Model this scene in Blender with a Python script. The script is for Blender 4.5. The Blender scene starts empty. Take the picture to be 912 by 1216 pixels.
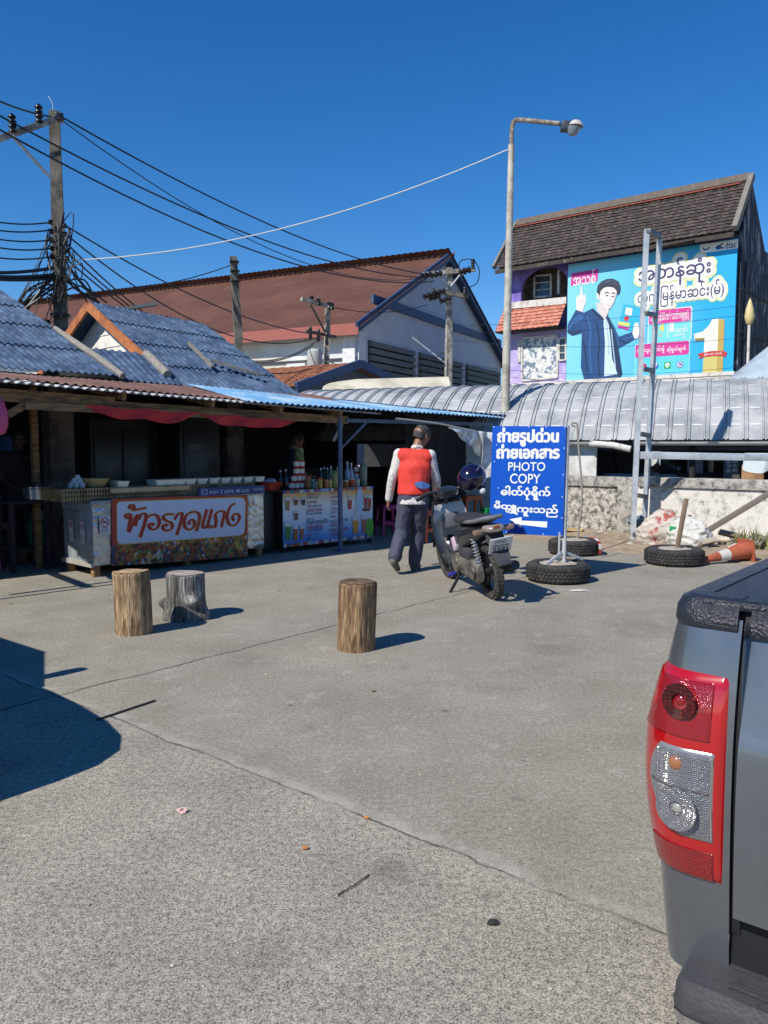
import bpy, bmesh, math, random
from mathutils import Vector, Matrix, noise

random.seed(7)
sc = bpy.context.scene
COL = sc.collection

# ---------------------------------------------------------------- camera, light, exposure
FPX, CXP, CYP, CAMH = 949.0, 456.0, 608.0, 1.42
PITCH = math.atan(78 / 949.0)
cam = bpy.data.cameras.new('camera')
cam.sensor_fit = 'VERTICAL'
cam.sensor_height = 34.6
cam.lens = FPX / 1216 * 34.6
cam.clip_start = 0.05
cam.clip_end = 3000
co = bpy.data.objects.new('camera', cam)
COL.objects.link(co)
co.location = (0, 0, CAMH)
co.rotation_euler = (math.pi / 2 - PITCH, 0, 0)
sc.camera = co

SUN_EL = math.radians(44)
SUN_AZ = math.radians(43)               # the light travels towards +X/+Y at this angle from +X
w = bpy.data.worlds.new("World")
sc.world = w
w.use_nodes = True
nt = w.node_tree
sky = nt.nodes.new('ShaderNodeTexSky')
sky.sky_type = 'NISHITA'
sky.sun_disc = False
sky.sun_elevation = SUN_EL
_tx, _ty = -math.cos(SUN_AZ), -math.sin(SUN_AZ)          # towards the sun
sky.sun_rotation = math.atan2(_tx, _ty)
sky.altitude = 400
sky.air_density = 1.0
sky.dust_density = 0.0
sky.ozone_density = 6.0
hsv = nt.nodes.new('ShaderNodeHueSaturation')          # the clear deep blue of the day
hsv.inputs['Saturation'].default_value = 1.27
hsv.inputs['Hue'].default_value = 0.504
nt.links.new(sky.outputs['Color'], hsv.inputs['Color'])
nt.links.new(hsv.outputs['Color'], nt.nodes['Background'].inputs['Color'])
nt.nodes['Background'].inputs['Strength'].default_value = 0.113
sl = bpy.data.lights.new('sun', 'SUN')
sl.energy = 4.6
sl.angle = math.radians(0.5)
sl.color = (1.0, 0.94, 0.85)
so = bpy.data.objects.new('sun', sl)
COL.objects.link(so)
_d = Vector((math.cos(SUN_AZ) * math.cos(SUN_EL), math.sin(SUN_AZ) * math.cos(SUN_EL), -math.sin(SUN_EL)))
so.rotation_euler = _d.to_track_quat('-Z', 'Y').to_euler()
so.location = (-20, -20, 30)
sc.view_settings.view_transform = 'Standard'
sc.view_settings.look = 'None'
sc.view_settings.exposure = 0.25
sc.view_settings.gamma = 1.0
sc.view_settings.use_curve_mapping = False
sc.cycles.max_bounces = 6
sc.cycles.use_denoising = True

# ---------------------------------------------------------------- measuring helpers
cP, sP = math.cos(PITCH), math.sin(PITCH)
def ray(x, y):
    a = (x - CXP) / FPX; b = (y - CYP) / FPX
    return Vector((a, cP - b * sP, -sP - b * cP))
def G(x, y, z=0.0):
    d = ray(x, y); t = (z - CAMH) / d.z
    return Vector((d.x * t, d.y * t, z))
def AT(x, y, Y):
    d = ray(x, y); t = Y / d.y
    return Vector((d.x * t, Y, CAMH + d.z * t))
def PL(x, y, p, n):
    d = ray(x, y); o = Vector((0, 0, CAMH)); p = Vector(p); n = Vector(n)
    t = (p - o).dot(n) / d.dot(n)
    return o + d * t
UA = math.radians(46)
U = Vector((math.cos(UA), math.sin(UA), 0)); V = Vector((-U.y, U.x, 0)); MO = Vector((-3.15, 8.58, 0))
def MK(s, t, z=0.0):                     # market row: s along the counters, t into the shed
    return MO + U * s + V * t + Vector((0, 0, z))
Z3 = Vector((0, 0, 1))
def lerp(a, b, k): return a + (b - a) * k

# ---------------------------------------------------------------- materials
MATS = {}
def _new(name):
    m = bpy.data.materials.new(name); m.use_nodes = True
    b = m.node_tree.nodes['Principled BSDF']
    return m, m.node_tree, b
def srgb(h):
    h = h.lstrip('#'); r = [int(h[i:i + 2], 16) / 255 for i in (0, 2, 4)]
    return tuple(c / 12.92 if c <= .04045 else ((c + .055) / 1.055) ** 2.4 for c in r)
def mat(name, col, rough=.6, metal=0.0, var=.18, vs=4.0, col2=None, lo=.45, hi=.6, cs=3.0, stretch=(1, 1, 1),
        bump=0.0, bs=40.0, spec=.5, coat=0.0, det=6.0, alpha=1.0, trans=0.0, emit=None):
    """a weathered surface: base colour with fine variation, an optional second colour in blotches, and bump"""
    if name in MATS: return MATS[name]
    if isinstance(col, str): col = srgb(col)
    if isinstance(col2, str): col2 = srgb(col2)
    m, t, b = _new(name); N = t.nodes.new; L = t.links.new
    tc = N('ShaderNodeTexCoord'); mp = N('ShaderNodeMapping'); mp.inputs['Scale'].default_value = stretch
    L(tc.outputs['Object'], mp.inputs['Vector'])
    src = None
    n1 = N('ShaderNodeTexNoise'); n1.inputs['Scale'].default_value = vs; n1.inputs['Detail'].default_value = det
    n1.inputs['Roughness'].default_value = .65
    L(mp.outputs['Vector'], n1.inputs['Vector'])
    r1 = N('ShaderNodeMapRange'); r1.inputs['From Min'].default_value = .3; r1.inputs['From Max'].default_value = .7
    r1.inputs['To Min'].default_value = 1 - var; r1.inputs['To Max'].default_value = 1 + var
    L(n1.outputs['Fac'], r1.inputs['Value'])
    base = N('ShaderNodeRGB'); base.outputs[0].default_value = (*col, 1)
    cur = base.outputs[0]
    if col2:
        n2 = N('ShaderNodeTexNoise'); n2.inputs['Scale'].default_value = cs; n2.inputs['Detail'].default_value = 8
        n2.inputs['Roughness'].default_value = .7
        mp2 = N('ShaderNodeMapping'); mp2.inputs['Scale'].default_value = stretch; mp2.inputs['Location'].default_value = (3.1, 7.7, 1.3)
        L(tc.outputs['Object'], mp2.inputs['Vector']); L(mp2.outputs['Vector'], n2.inputs['Vector'])
        r2 = N('ShaderNodeMapRange'); r2.inputs['From Min'].default_value = lo; r2.inputs['From Max'].default_value = hi
        L(n2.outputs['Fac'], r2.inputs['Value'])
        mx = N('ShaderNodeMix'); mx.data_type = 'RGBA'
        L(r2.outputs['Result'], mx.inputs[0]); L(cur, mx.inputs[6]); mx.inputs[7].default_value = (*col2, 1)
        cur = mx.outputs[2]
    mul = N('ShaderNodeVectorMath'); mul.operation = 'SCALE'
    L(cur, mul.inputs[0]); L(r1.outputs['Result'], mul.inputs['Scale'])
    L(mul.outputs['Vector'], b.inputs['Base Color'])
    rr = N('ShaderNodeMapRange'); rr.inputs['From Min'].default_value = .3; rr.inputs['From Max'].default_value = .7
    rr.inputs['To Min'].default_value = max(0.02, rough - .08); rr.inputs['To Max'].default_value = min(1, rough + .08)
    L(n1.outputs['Fac'], rr.inputs['Value']); L(rr.outputs['Result'], b.inputs['Roughness'])
    b.inputs['Metallic'].default_value = metal
    b.inputs['Specular IOR Level'].default_value = spec
    b.inputs['Coat Weight'].default_value = coat
    if coat: b.inputs['Coat Roughness'].default_value = .06
    if trans: b.inputs['Transmission Weight'].default_value = trans
    if alpha < 1: b.inputs['Alpha'].default_value = alpha
    if bump:
        n3 = N('ShaderNodeTexNoise'); n3.inputs['Scale'].default_value = bs; n3.inputs['Detail'].default_value = 5
        L(mp.outputs['Vector'], n3.inputs['Vector'])
        bp = N('ShaderNodeBump'); bp.inputs['Strength'].default_value = min(1, bump); bp.inputs['Distance'].default_value = .02
        L(n3.outputs['Fac'], bp.inputs['Height']); L(bp.outputs['Normal'], b.inputs['Normal'])
    MATS[name] = m
    return m
def flat(name, col, rough=.5, **k): return mat(name, col, rough, var=k.pop('var', .06), **k)

# ---------------------------------------------------------------- mesh builder
class MB:
    def __init__(s): s.v = []; s.f = []; s.m = []; s.ms = []
    def mi(s, m):
        if m is None: return 0
        if m not in s.ms: s.ms.append(m)
        return s.ms.index(m)
    def add(s, vs, fs, m=None):
        o = len(s.v); k = s.mi(m)
        s.v += [Vector(p) for p in vs]
        for f in fs: s.f.append([i + o for i in f]); s.m.append(k)
        return s
    def box(s, c, size, rz=0.0, m=None, bev=0.0, R=None, taper=1.0):
        bm = bmesh.new(); bmesh.ops.create_cube(bm, size=1)
        for p in bm.verts:
            k = taper if p.co.z > 0 else 1
            p.co = Vector((p.co.x * size[0] * k, p.co.y * size[1] * k, p.co.z * size[2]))
        if bev: bmesh.ops.bevel(bm, geom=bm.edges[:], offset=bev, segments=2, affect='EDGES', profile=.5)
        M_ = (R if R is not None else Matrix.Rotation(rz, 3, 'Z'))
        bm.verts.index_update()
        s.add([M_ @ p.co + Vector(c) for p in bm.verts], [[q.index for q in f.verts] for f in bm.faces], m)
        bm.free(); return s
    def bar(s, a, b, wd, ht, m=None, bev=0.0, up=Z3):
        a = Vector(a); b = Vector(b); x = (b - a); l = x.length; x.normalize()
        y = Vector(up).cross(x)
        if y.length < 1e-4: y = Vector((0, 1, 0)) if abs(x.y) < .9 else Vector((1, 0, 0)); y = (y - x * y.dot(x))
        y.normalize(); z = x.cross(y)
        R = Matrix((x, y, z)).transposed()
        return s.box((a + b) / 2, (l, wd, ht), R=R, m=m, bev=bev)
    def tube(s, pts, r, seg=10, m=None, caps=True):
        pts = [Vector(p) for p in pts]; n = len(pts)
        rs = r if isinstance(r, (list, tuple)) else [r] * n
        vs = []; fs = []; prev = None
        for i, p in enumerate(pts):
            t = (pts[min(i + 1, n - 1)] - pts[max(i - 1, 0)]).normalized()
            if prev is None:
                a = Vector((0, 0, 1)) if abs(t.z) < .9 else Vector((1, 0, 0)); x = (a - t * a.dot(t)).normalized()
            else:
                x = (prev - t * prev.dot(t)).normalized()
            prev = x; y = t.cross(x)
            for k in range(seg):
                a = 2 * math.pi * k / seg
                vs.append(p + (x * math.cos(a) + y * math.sin(a)) * rs[i])
        for i in range(n - 1):
            for k in range(seg):
                fs.append([i * seg + k, i * seg + (k + 1) % seg, (i + 1) * seg + (k + 1) % seg, (i + 1) * seg + k])
        if caps: fs.append(list(range(seg))[::-1]); fs.append([(n - 1) * seg + k for k in range(seg)])
        return s.add(vs, fs, m)
    def lathe(s, prof, c=(0, 0, 0), seg=20, m=None, R=None, cap=True):
        """profile [(r, z)...] turned round a local z axis"""
        vs = []; fs = []; n = len(prof); c = Vector(c)
        for r_, z_ in prof:
            for k in range(seg):
                a = 2 * math.pi * k / seg; p = Vector((r_ * math.cos(a), r_ * math.sin(a), z_))
                vs.append((R @ p if R is not None else p) + c)
        for i in range(n - 1):
            for k in range(seg):
                fs.append([i * seg + k, i * seg + (k + 1) % seg, (i + 1) * seg + (k + 1) % seg, (i + 1) * seg + k])
        if cap:
            if prof[0][0] > 1e-5: fs.append(list(range(seg))[::-1])
            if prof[-1][0] > 1e-5: fs.append([(n - 1) * seg + k for k in range(seg)])
        return s.add(vs, fs, m)
    def grid(s, fn, nu, nv, m=None, keep=None):
        vs = [fn(i / nu, j / nv) for j in range(nv + 1) for i in range(nu + 1)]
        fs = []
        for j in range(nv):
            for i in range(nu):
                if keep and not keep((i + .5) / nu, (j + .5) / nv): continue
                a = j * (nu + 1) + i; fs.append([a, a + 1, a + nu + 2, a + nu + 1])
        return s.add(vs, fs, m)
    def prism(s, poly, d, m=None):
        """a flat outline (3-D points) pushed along the vector d"""
        n = len(poly); d = Vector(d); a = [Vector(p) for p in poly]
        vs = a + [p + d for p in a]
        fs = [list(range(n))[::-1], [n + i for i in range(n)]] + [[i, (i + 1) % n, n + (i + 1) % n, n + i] for i in range(n)]
        return s.add(vs, fs, m)
    def poly(s, pts, m=None): return s.add(pts, [list(range(len(pts)))], m)
    def ico(s, c, r, sub=2, m=None, sc_=(1, 1, 1), R=None, jit=0.0):
        bm = bmesh.new(); bmesh.ops.create_icosphere(bm, subdivisions=sub, radius=1)
        c = Vector(c); out = []
        for p in bm.verts:
            k = 1 + (noise.noise(p.co * 1.7 + c * 3) * jit if jit else 0)
            q = Vector((p.co.x * sc_[0], p.co.y * sc_[1], p.co.z * sc_[2])) * r * k
            out.append((R @ q if R is not None else q) + c)
        bm.verts.index_update()
        s.add(out, [[q.index for q in f.verts] for f in bm.faces], m); bm.free(); return s
    def build(s, name, m=None, parent=None, smooth=35, world=True, thick=0.0):
        me = bpy.data.meshes.new(name)
        vs = s.v
        if parent is not None:
            if world:
                iv = wmat(parent).inverted(); vs = [iv @ p for p in vs]; loc = None
            else: loc = None
        else:
            xs = [p.x for p in vs]; ys = [p.y for p in vs]; zs = [p.z for p in vs]
            loc = Vector(((min(xs) + max(xs)) / 2, (min(ys) + max(ys)) / 2, min(zs))); vs = [p - loc for p in vs]
        me.from_pydata([tuple(p) for p in vs], [], s.f)
        ms = s.ms or [m]
        for q in ms: me.materials.append(q)
        if s.ms:
            for i, p in enumerate(me.polygons): p.material_index = s.m[i]
        me.validate(); 
        bm = bmesh.new(); bm.from_mesh(me)
        closed = all(len(e.link_faces) == 2 for e in bm.edges)
        if closed: bmesh.ops.recalc_face_normals(bm, faces=bm.faces[:])
        if thick: bmesh.ops.solidify(bm, geom=bm.faces[:], thickness=thick)
        if smooth:
            a = math.radians(smooth)
            for f in bm.faces: f.smooth = True
            for e in bm.edges:
                if len(e.link_faces) != 2 or e.calc_face_angle(0) > a: e.smooth = False
        bm.to_mesh(me); bm.free(); me.update()
        o = bpy.data.objects.new(name, me); COL.objects.link(o)
        if parent is not None: o.parent = parent
        elif loc is not None: o.location = loc
        return o
def wmat(o):
    M_ = Matrix.Translation(o.location) @ o.rotation_euler.to_matrix().to_4x4() @ Matrix.Diagonal((*o.scale, 1))
    return wmat(o.parent) @ M_ if o.parent else M_
def tag(o, label=None, cat=None, group=None, kind=None):
    if label: o['label'] = label
    if cat: o['category'] = cat
    if group: o['group'] = group
    if kind: o['kind'] = kind
    return o
def thing(name, label, cat, loc=(0, 0, 0), rz=0.0, group=None):
    o = bpy.data.objects.new(name, None); o.empty_display_size = .1; COL.objects.link(o)
    o.location = loc; o.rotation_euler = (0, 0, rz)
    return tag(o, label, cat, group)
def dup(root, loc, rz=None, label=None):
    r = root.copy(); COL.objects.link(r); r.location = loc
    if rz is not None: r.rotation_euler = (0, 0, rz)
    if label: r['label'] = label
    for ch in list(root.children):
        c = ch.copy(); COL.objects.link(c); c.parent = r
        for g in ch.children:
            d = g.copy(); COL.objects.link(d); d.parent = c
    return r
def rotz(a): return Matrix.Rotation(a, 3, 'Z')
def frame3(x, y, z): return Matrix((x, y, z)).transposed()

# lettering: outline text turned into mesh
_TC = {}
def text_geo(body, bold=0.0):
    k = (body, bold)
    if k not in _TC:
        c = bpy.data.curves.new('lettering', 'FONT'); c.body = body; c.size = 1; c.offset = bold; c.resolution_u = 4
        o = bpy.data.objects.new('lettering', c); COL.objects.link(o)
        dg = bpy.context.evaluated_depsgraph_get(); dg.update()
        me = bpy.data.meshes.new_from_object(o.evaluated_get(dg))
        vs = [(p.co.x, p.co.y) for p in me.vertices]; fs = [list(p.vertices) for p in me.polygons]
        bpy.data.objects.remove(o); bpy.data.curves.remove(c); bpy.data.meshes.remove(me)
        _TC[k] = (vs, fs)
    return _TC[k]
class Print:
    """flat printing on a rectangle: (a, b) in the frame run 0..W, 0..H with b downwards; layers 1.5 mm apart"""
    def __init__(s, tl, tr, bl, W, H, n=None, step=.0015, br=None):
        s.tl = Vector(tl); s.tr = Vector(tr); s.bl = Vector(bl); s.W = W; s.H = H
        s.br = Vector(br) if br is not None else s.tr + s.bl - s.tl
        s.n = (n or (s.tr - s.tl).cross(s.tl - s.bl)).normalized(); s.step = step; s.mb = MB()
    def P(s, a, b, k=1):
        u = a / s.W; v = b / s.H
        return lerp(lerp(s.tl, s.tr, u), lerp(s.bl, s.br, u), v) + s.n * (s.step * k)
    def poly(s, pts, m, k=1): s.mb.poly([s.P(a, b, k) for a, b in pts][::-1], m)
    def rect(s, x0, y0, x1, y1, m, k=1, nx=1):
        s.poly([(x0, y0), (x1, y0), (x1, y1), (x0, y1)], m, k)
    def rrect(s, x0, y0, x1, y1, r, m, k=1):
        pts = []
        for cx, cy, a0 in ((x1 - r, y0 + r, -90), (x1 - r, y1 - r, 0), (x0 + r, y1 - r, 90), (x0 + r, y0 + r, 180)):
            for i in range(6):
                a = math.radians(a0 + 18 * i); pts.append((cx + r * math.cos(a), cy + r * math.sin(a)))
        s.poly(pts, m, k)
    def disc(s, cx, cy, r, m, k=1, ry=None, seg=20):
        ry = ry or r
        s.poly([(cx + r * math.cos(2 * math.pi * i / seg), cy + ry * math.sin(2 * math.pi * i / seg)) for i in range(seg)], m, k)
    def ring(s, cx, cy, r, w_, m, k=1, seg=24, ry=None):
        q = (ry or r) / r; vs = []; fs = []
        for i in range(seg):
            a = 2 * math.pi * i / seg
            for rr in (r, r - w_): vs.append(s.P(cx + rr * math.cos(a), cy + q * rr * math.sin(a), k))
        for i in range(seg):
            j = (i + 1) % seg; fs.append([2 * i, 2 * i + 1, 2 * j + 1, 2 * j])
        s.mb.add(vs, fs, m)
    def stroke(s, pts, w_, m, k=1, nib=None):
        """a pen stroke through points; nib = (angle, thin) gives a broad-pen look"""
        pts = smooth_path(pts, 5); n = len(pts); vs = []; fs = []
        for i, (x, y) in enumerate(pts):
            x0, y0 = pts[max(i - 1, 0)]; x1, y1 = pts[min(i + 1, n - 1)]
            dx, dy = x1 - x0, y1 - y0; l = math.hypot(dx, dy) or 1
            nx, ny = -dy / l, dx / l; ww = w_
            if nib:
                ww = w_ * max(nib[1], abs(math.sin(math.atan2(dy, dx) - nib[0])))
            vs += [s.P(x + nx * ww / 2, y + ny * ww / 2, k + i * .002), s.P(x - nx * ww / 2, y - ny * ww / 2, k + i * .002)]
        for i in range(n - 1): fs.append([2 * i, 2 * i + 1, 2 * i + 3, 2 * i + 2])
        s.mb.add(vs, fs, m)
    def text(s, body, x0, y0, x1, y1, m, k=1, bold=0.0, fit=None):
        vs, fs = text_geo(body, bold)
        rv = text_geo(body, 0.0)[0]
        ax = min(p[0] for p in rv); bx = max(p[0] for p in rv); ay = min(p[1] for p in rv); by = max(p[1] for p in rv)
        s.mb.add([s.P(x0 + (p[0] - ax) / (bx - ax) * (x1 - x0), y1 + (p[1] - ay) / (by - ay) * (y0 - y1), k) for p in vs], fs, m)
    def halo(s, body, x0, y0, x1, y1, r, m, k):
        """a rounded glow printed behind lettering: small discs set along the letter outlines"""
        vs, fs = text_geo(body, 0.0)
        ax = min(p[0] for p in vs); bx = max(p[0] for p in vs); ay = min(p[1] for p in vs); by = max(p[1] for p in vs)
        done = set(); q = 0
        for p in vs:
            cx, cy = x0 + (p[0] - ax) / (bx - ax) * (x1 - x0), y1 + (p[1] - ay) / (by - ay) * (y0 - y1)
            key = (round(cx / r * 2.5), round(cy / r * 2.5))
            if key in done: continue
            done.add(key); q += 1; s.disc(cx, cy, r, m, k + q * .004, seg=12)
    def build(s, name, parent): return s.mb.build(name, None, parent, smooth=0)
def smooth_path(pts, n=5):
    if len(pts) < 3:
        (a, b), (c, d) = pts[0], pts[-1]
        return [(a + (c - a) * i / n, b + (d - b) * i / n) for i in range(n + 1)]
    out = []
    P_ = [pts[0]] + list(pts) + [pts[-1]]
    for i in range(1, len(P_) - 2):
        p0, p1, p2, p3 = P_[i - 1:i + 3]
        for j in range(n):
            t = j / n
            out.append(tuple(.5 * (2 * p1[q] + (p2[q] - p0[q]) * t + (2 * p0[q] - 5 * p1[q] + 4 * p2[q] - p3[q]) * t * t
                                   + (3 * p1[q] - p0[q] - 3 * p2[q] + p3[q]) * t ** 3) for q in range(len(p1))))
    out.append(tuple(pts[-1])); return out
def path3(pts, n=5): return [Vector(p) for p in smooth_path([tuple(p) for p in pts], n)]

# soft bodies: tapered limbs fused into one continuous skin
def fuse(name, limbs, m, parent, voxel=.012, smooth_it=6, local=True, inflate=0.0, clip=None, folds=0.0):
    """limbs: (p0, r0, p1, r1) or with (sx, sy) flattening 5th entry; voxel-remeshed to one surface"""
    mb = MB()
    for L_ in limbs:
        p0, r0, p1, r1 = L_[:4]; p0 = Vector(p0); p1 = Vector(p1); fl = L_[4] if len(L_) > 4 else None
        ax = p1 - p0; ln = ax.length
        if fl is None:
            if ln < 1e-5: mb.ico(p0, r0 + inflate, 3); continue
            R = ax.to_track_quat('Z', 'X').to_matrix(); prof = []
            for i in range(6): a = -math.pi / 2 + i * math.pi / 10; prof.append(((r0 + inflate) * math.cos(a) + 1e-6, (r0 + inflate) * math.sin(a)))
            for i in range(1, 4): k = i / 4; prof.append((lerp(r0, r1, k) + inflate, ln * k))
            for i in range(6): a = i * math.pi / 10; prof.append(((r1 + inflate) * math.cos(a) + 1e-6, ln + (r1 + inflate) * math.sin(a)))
            mb.lathe(prof, p0, 18, R=R)
        else:                                        # ellipsoid-swept: fl = (side, front) half-width scale, axes X and Y
            n = 14; cen = []
            for i in range(n + 1):
                k = i / n; cen.append((lerp(p0, p1, k), lerp(r0, r1, k) + inflate))
            vs = []; fs = []; seg = 20
            e = .75
            rings = [(cen[0][0] - Vector((0, 0, 1)) * (cen[0][1] * .0), .02)] + [(c, r_) for c, r_ in cen] + [(cen[-1][0], .02)]
            for c, r_ in rings:
                for q in range(seg):
                    a = 2 * math.pi * q / seg
                    vs.append(c + Vector((math.cos(a) * r_ * fl[0], math.sin(a) * r_ * fl[1], 0)))
            for i in range(len(rings) - 1):
                for q in range(seg): fs.append([i * seg + q, i * seg + (q + 1) % seg, (i + 1) * seg + (q + 1) % seg, (i + 1) * seg + q])
            fs.append(list(range(seg))[::-1]); fs.append([(len(rings) - 1) * seg + q for q in range(seg)])
            mb.add(vs, fs)
    me = bpy.data.meshes.new(name); me.from_pydata([tuple(p) for p in mb.v], [], mb.f)
    o = bpy.data.objects.new(name, me); COL.objects.link(o)
    rm = o.modifiers.new('r', 'REMESH'); rm.mode = 'VOXEL'; rm.voxel_size = voxel
    sm = o.modifiers.new('s', 'SMOOTH'); sm.iterations = smooth_it; sm.factor = .5
    dg = bpy.context.evaluated_depsgraph_get(); dg.update()
    me2 = bpy.data.meshes.new_from_object(o.evaluated_get(dg)); me2.name = name
    bpy.data.objects.remove(o)
    if folds:                                        # creases of hanging cloth
        nn = [p.normal.copy() for p in me2.vertices]
        for p, n_ in zip(me2.vertices, nn):
            c = p.co; k = 1 - 2 * abs(noise.noise(Vector((c.x * 9, c.y * 9, c.z * 5.5 + 3)))) + .6 * noise.noise(Vector((c.x * 22 + c.z * 9, c.y * 22, c.z * 14)))
            p.co = c + n_ * (k * folds)
    for p in me2.polygons: p.use_smooth = True
    if clip:                                         # cut by planes (point, normal): drop what lies on the normal's side
        bm = bmesh.new(); bm.from_mesh(me2)
        for p, n_ in clip:
            bmesh.ops.bisect_plane(bm, geom=bm.verts[:] + bm.edges[:] + bm.faces[:], plane_co=p, plane_no=n_, clear_outer=True)
        bm.to_mesh(me2); bm.free()
    me2.materials.clear(); me2.materials.append(m)
    o2 = bpy.data.objects.new(name, me2); COL.objects.link(o2); o2.parent = parent
    return o2
# ================================================================ THE SETTING
def ground_mat():
    m, t, b = _new('concrete_lot'); N = t.nodes.new; L = t.links.new
    geo = N('ShaderNodeNewGeometry'); pos = geo.outputs['Position']
    def noise_(scale, det=4, rough=.6, vec=pos):
        n = N('ShaderNodeTexNoise'); n.inputs['Scale'].default_value = scale; n.inputs['Detail'].default_value = det
        n.inputs['Roughness'].default_value = rough; L(vec, n.inputs['Vector']); return n.outputs['Fac']
    def mr(v, a, b_, c, d):
        n = N('ShaderNodeMapRange'); n.inputs['From Min'].default_value = a; n.inputs['From Max'].default_value = b_
        n.inputs['To Min'].default_value = c; n.inputs['To Max'].default_value = d; L(v, n.inputs['Value']); return n.outputs['Result']
    def mth(op, a, b_=None):
        n = N('ShaderNodeMath'); n.operation = op
        for i, q in enumerate((a, b_)):
            if q is None: continue
            if isinstance(q, (int, float)): n.inputs[i].default_value = q
            else: L(q, n.inputs[i])
        return n.outputs[0]
    def mixc(f, a, b_):
        n = N('ShaderNodeMix'); n.data_type = 'RGBA'; L(f, n.inputs[0])
        for i, q in ((6, a), (7, b_)):
            if isinstance(q, tuple): n.inputs[i].default_value = (*q, 1)
            else: L(q, n.inputs[i])
        return n.outputs[2]
    def line(p, q, width, wob=.03, dist=0.0):
        """mask of a thin line on the ground through p and q"""
        dx, dy = q[0] - p[0], q[1] - p[1]; l = math.hypot(dx, dy); nx, ny = -dy / l, dx / l
        dt = N('ShaderNodeVectorMath'); dt.operation = 'DOT_PRODUCT'; L(pos, dt.inputs[0]); dt.inputs[1].default_value = (nx, ny, 0)
        c = nx * p[0] + ny * p[1]
        v = mth('SUBTRACT', dt.outputs['Value'], c)
        v = mth('ADD', v, mr(noise_(3.5, 5), .3, .7, -wob, wob))
        sgn = v
        return sgn, mr(mth('ABSOLUTE', v), width * .5, width * 1.3, 1, 0)
    def seg(p, q):                                     # 1 between p and q along the line
        dx, dy = q[0] - p[0], q[1] - p[1]; l = math.hypot(dx, dy)
        dt = N('ShaderNodeVectorMath'); dt.operation = 'DOT_PRODUCT'; L(pos, dt.inputs[0]); dt.inputs[1].default_value = (dx / l, dy / l, 0)
        c = (dx * p[0] + dy * p[1]) / l
        v = mth('SUBTRACT', dt.outputs['Value'], c)
        return mth('MULTIPLY', mr(v, 0, .02, 0, 1), mr(v, l - .02, l, 1, 0))
    grain = mth('ADD', mth('MULTIPLY', noise_(150, 3, .75), .55), mth('MULTIPLY', noise_(42, 7, .85), .45))
    far = mixc(mr(noise_(1.3, 7, .62), .35, .68, 0, 1), srgb('#898477'), srgb('#999487'))
    far = mixc(mr(noise_(5.5, 6, .7), .56, .72, 0, .5), far, srgb('#b4afa5'))
    gf = mr(grain, .40, .60, .46, 1.50)
    near_c = mixc(mr(noise_(2.2, 5), .35, .65, 0, 1), srgb('#8f897d'), srgb('#9f998b'))
    gn = mr(grain, .42, .58, .30, 1.66)
    sB, lB = line((-2.41, 4.91), (0.82, 2.22), .007, .022)
    sA, lA = line((-1.89, 4.44), (-.38, 6.28), .012, .02)
    sA2 = seg((-2.1, 4.2), (3.2, 10.6))
    sC, lC = line((-3.9, 7.2), (-.1, 10.0), .006, .03)
    nearm = mr(sB, -.04, .04, 1, 0)
    base = mixc(nearm, far, near_c)
    k = mth('ADD', mth('MULTIPLY', gf, mth('SUBTRACT', 1.0, nearm)), mth('MULTIPLY', gn, nearm))
    mul = N('ShaderNodeVectorMath'); mul.operation = 'SCALE'; L(base, mul.inputs[0]); L(k, mul.inputs['Scale'])
    cur = mul.outputs['Vector']
    # white scuffs and dark oil spots
    sc1 = mth('MULTIPLY', mr(noise_(9, 8, .78), .58, .68, 0, .6), mr(noise_(.9, 2), .42, .60, 0, 1))
    cur = mixc(sc1, cur, srgb('#cfcabf'))
    vo = N('ShaderNodeTexVoronoi'); vo.inputs['Scale'].default_value = 2.6; vo.inputs['Randomness'].default_value = 1
    wv = N('ShaderNodeVectorMath'); wv.operation = 'ADD'; nz = N('ShaderNodeTexNoise'); nz.inputs['Scale'].default_value = 9
    sc_ = N('ShaderNodeVectorMath'); sc_.operation = 'SCALE'; sc_.inputs['Scale'].default_value = .09
    L(pos, nz.inputs['Vector']); L(nz.outputs['Color'], sc_.inputs[0]); L(pos, wv.inputs[0]); L(sc_.outputs['Vector'], wv.inputs[1]); L(wv.outputs['Vector'], vo.inputs['Vector'])
    spot = mth('MULTIPLY', mr(vo.outputs['Distance'], .05, .085, .8, 0), mr(noise_(.8, 2), .42, .52, 0, 1))
    cur = mixc(spot, cur, srgb('#4a4845'))
    st = mr(noise_(3.1, 7, .75), .58, .72, 0, .5); cur = mixc(st, cur, srgb('#65625c'))
    for sx_, sy_, sr_, sk_ in ((.012, 2.58, .075, .6), (.33, 2.42, .03, .55), (1.35, 6.7, .30, .4), (.62, 4.6, .12, .35), (-.9, 5.2, .16, .3), (1.15, 5.5, .2, .35), (-.35, 2.15, .10, .35), (2.0, 6.2, .35, .3)):
        ds = N('ShaderNodeVectorMath'); ds.operation = 'DISTANCE'; L(pos, ds.inputs[0]); ds.inputs[1].default_value = (sx_, sy_, 0)
        dd = mth('ADD', ds.outputs['Value'], mr(noise_(11, 5, .7), .3, .7, -sr_ * .5, sr_ * .5))
        cur = mixc(mr(dd, sr_ * .4, sr_ * 1.25, sk_ * .6, 0), cur, srgb('#4f4c47'))
    # pale worn edge beside the slab step, then the joints themselves
    edge = mth('MULTIPLY', mr(mth('ABSOLUTE', mth('SUBTRACT', sB, .03)), .01, .06, .4, 0), mr(noise_(6, 4), .4, .6, .2, 1)); cur = mixc(edge, cur, srgb('#b9b4aa'))
    cur = mixc(mth('MULTIPLY', lB, mr(noise_(2.6, 4), .38, .58, .25, .9)), cur, srgb('#3c3935'))
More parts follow.
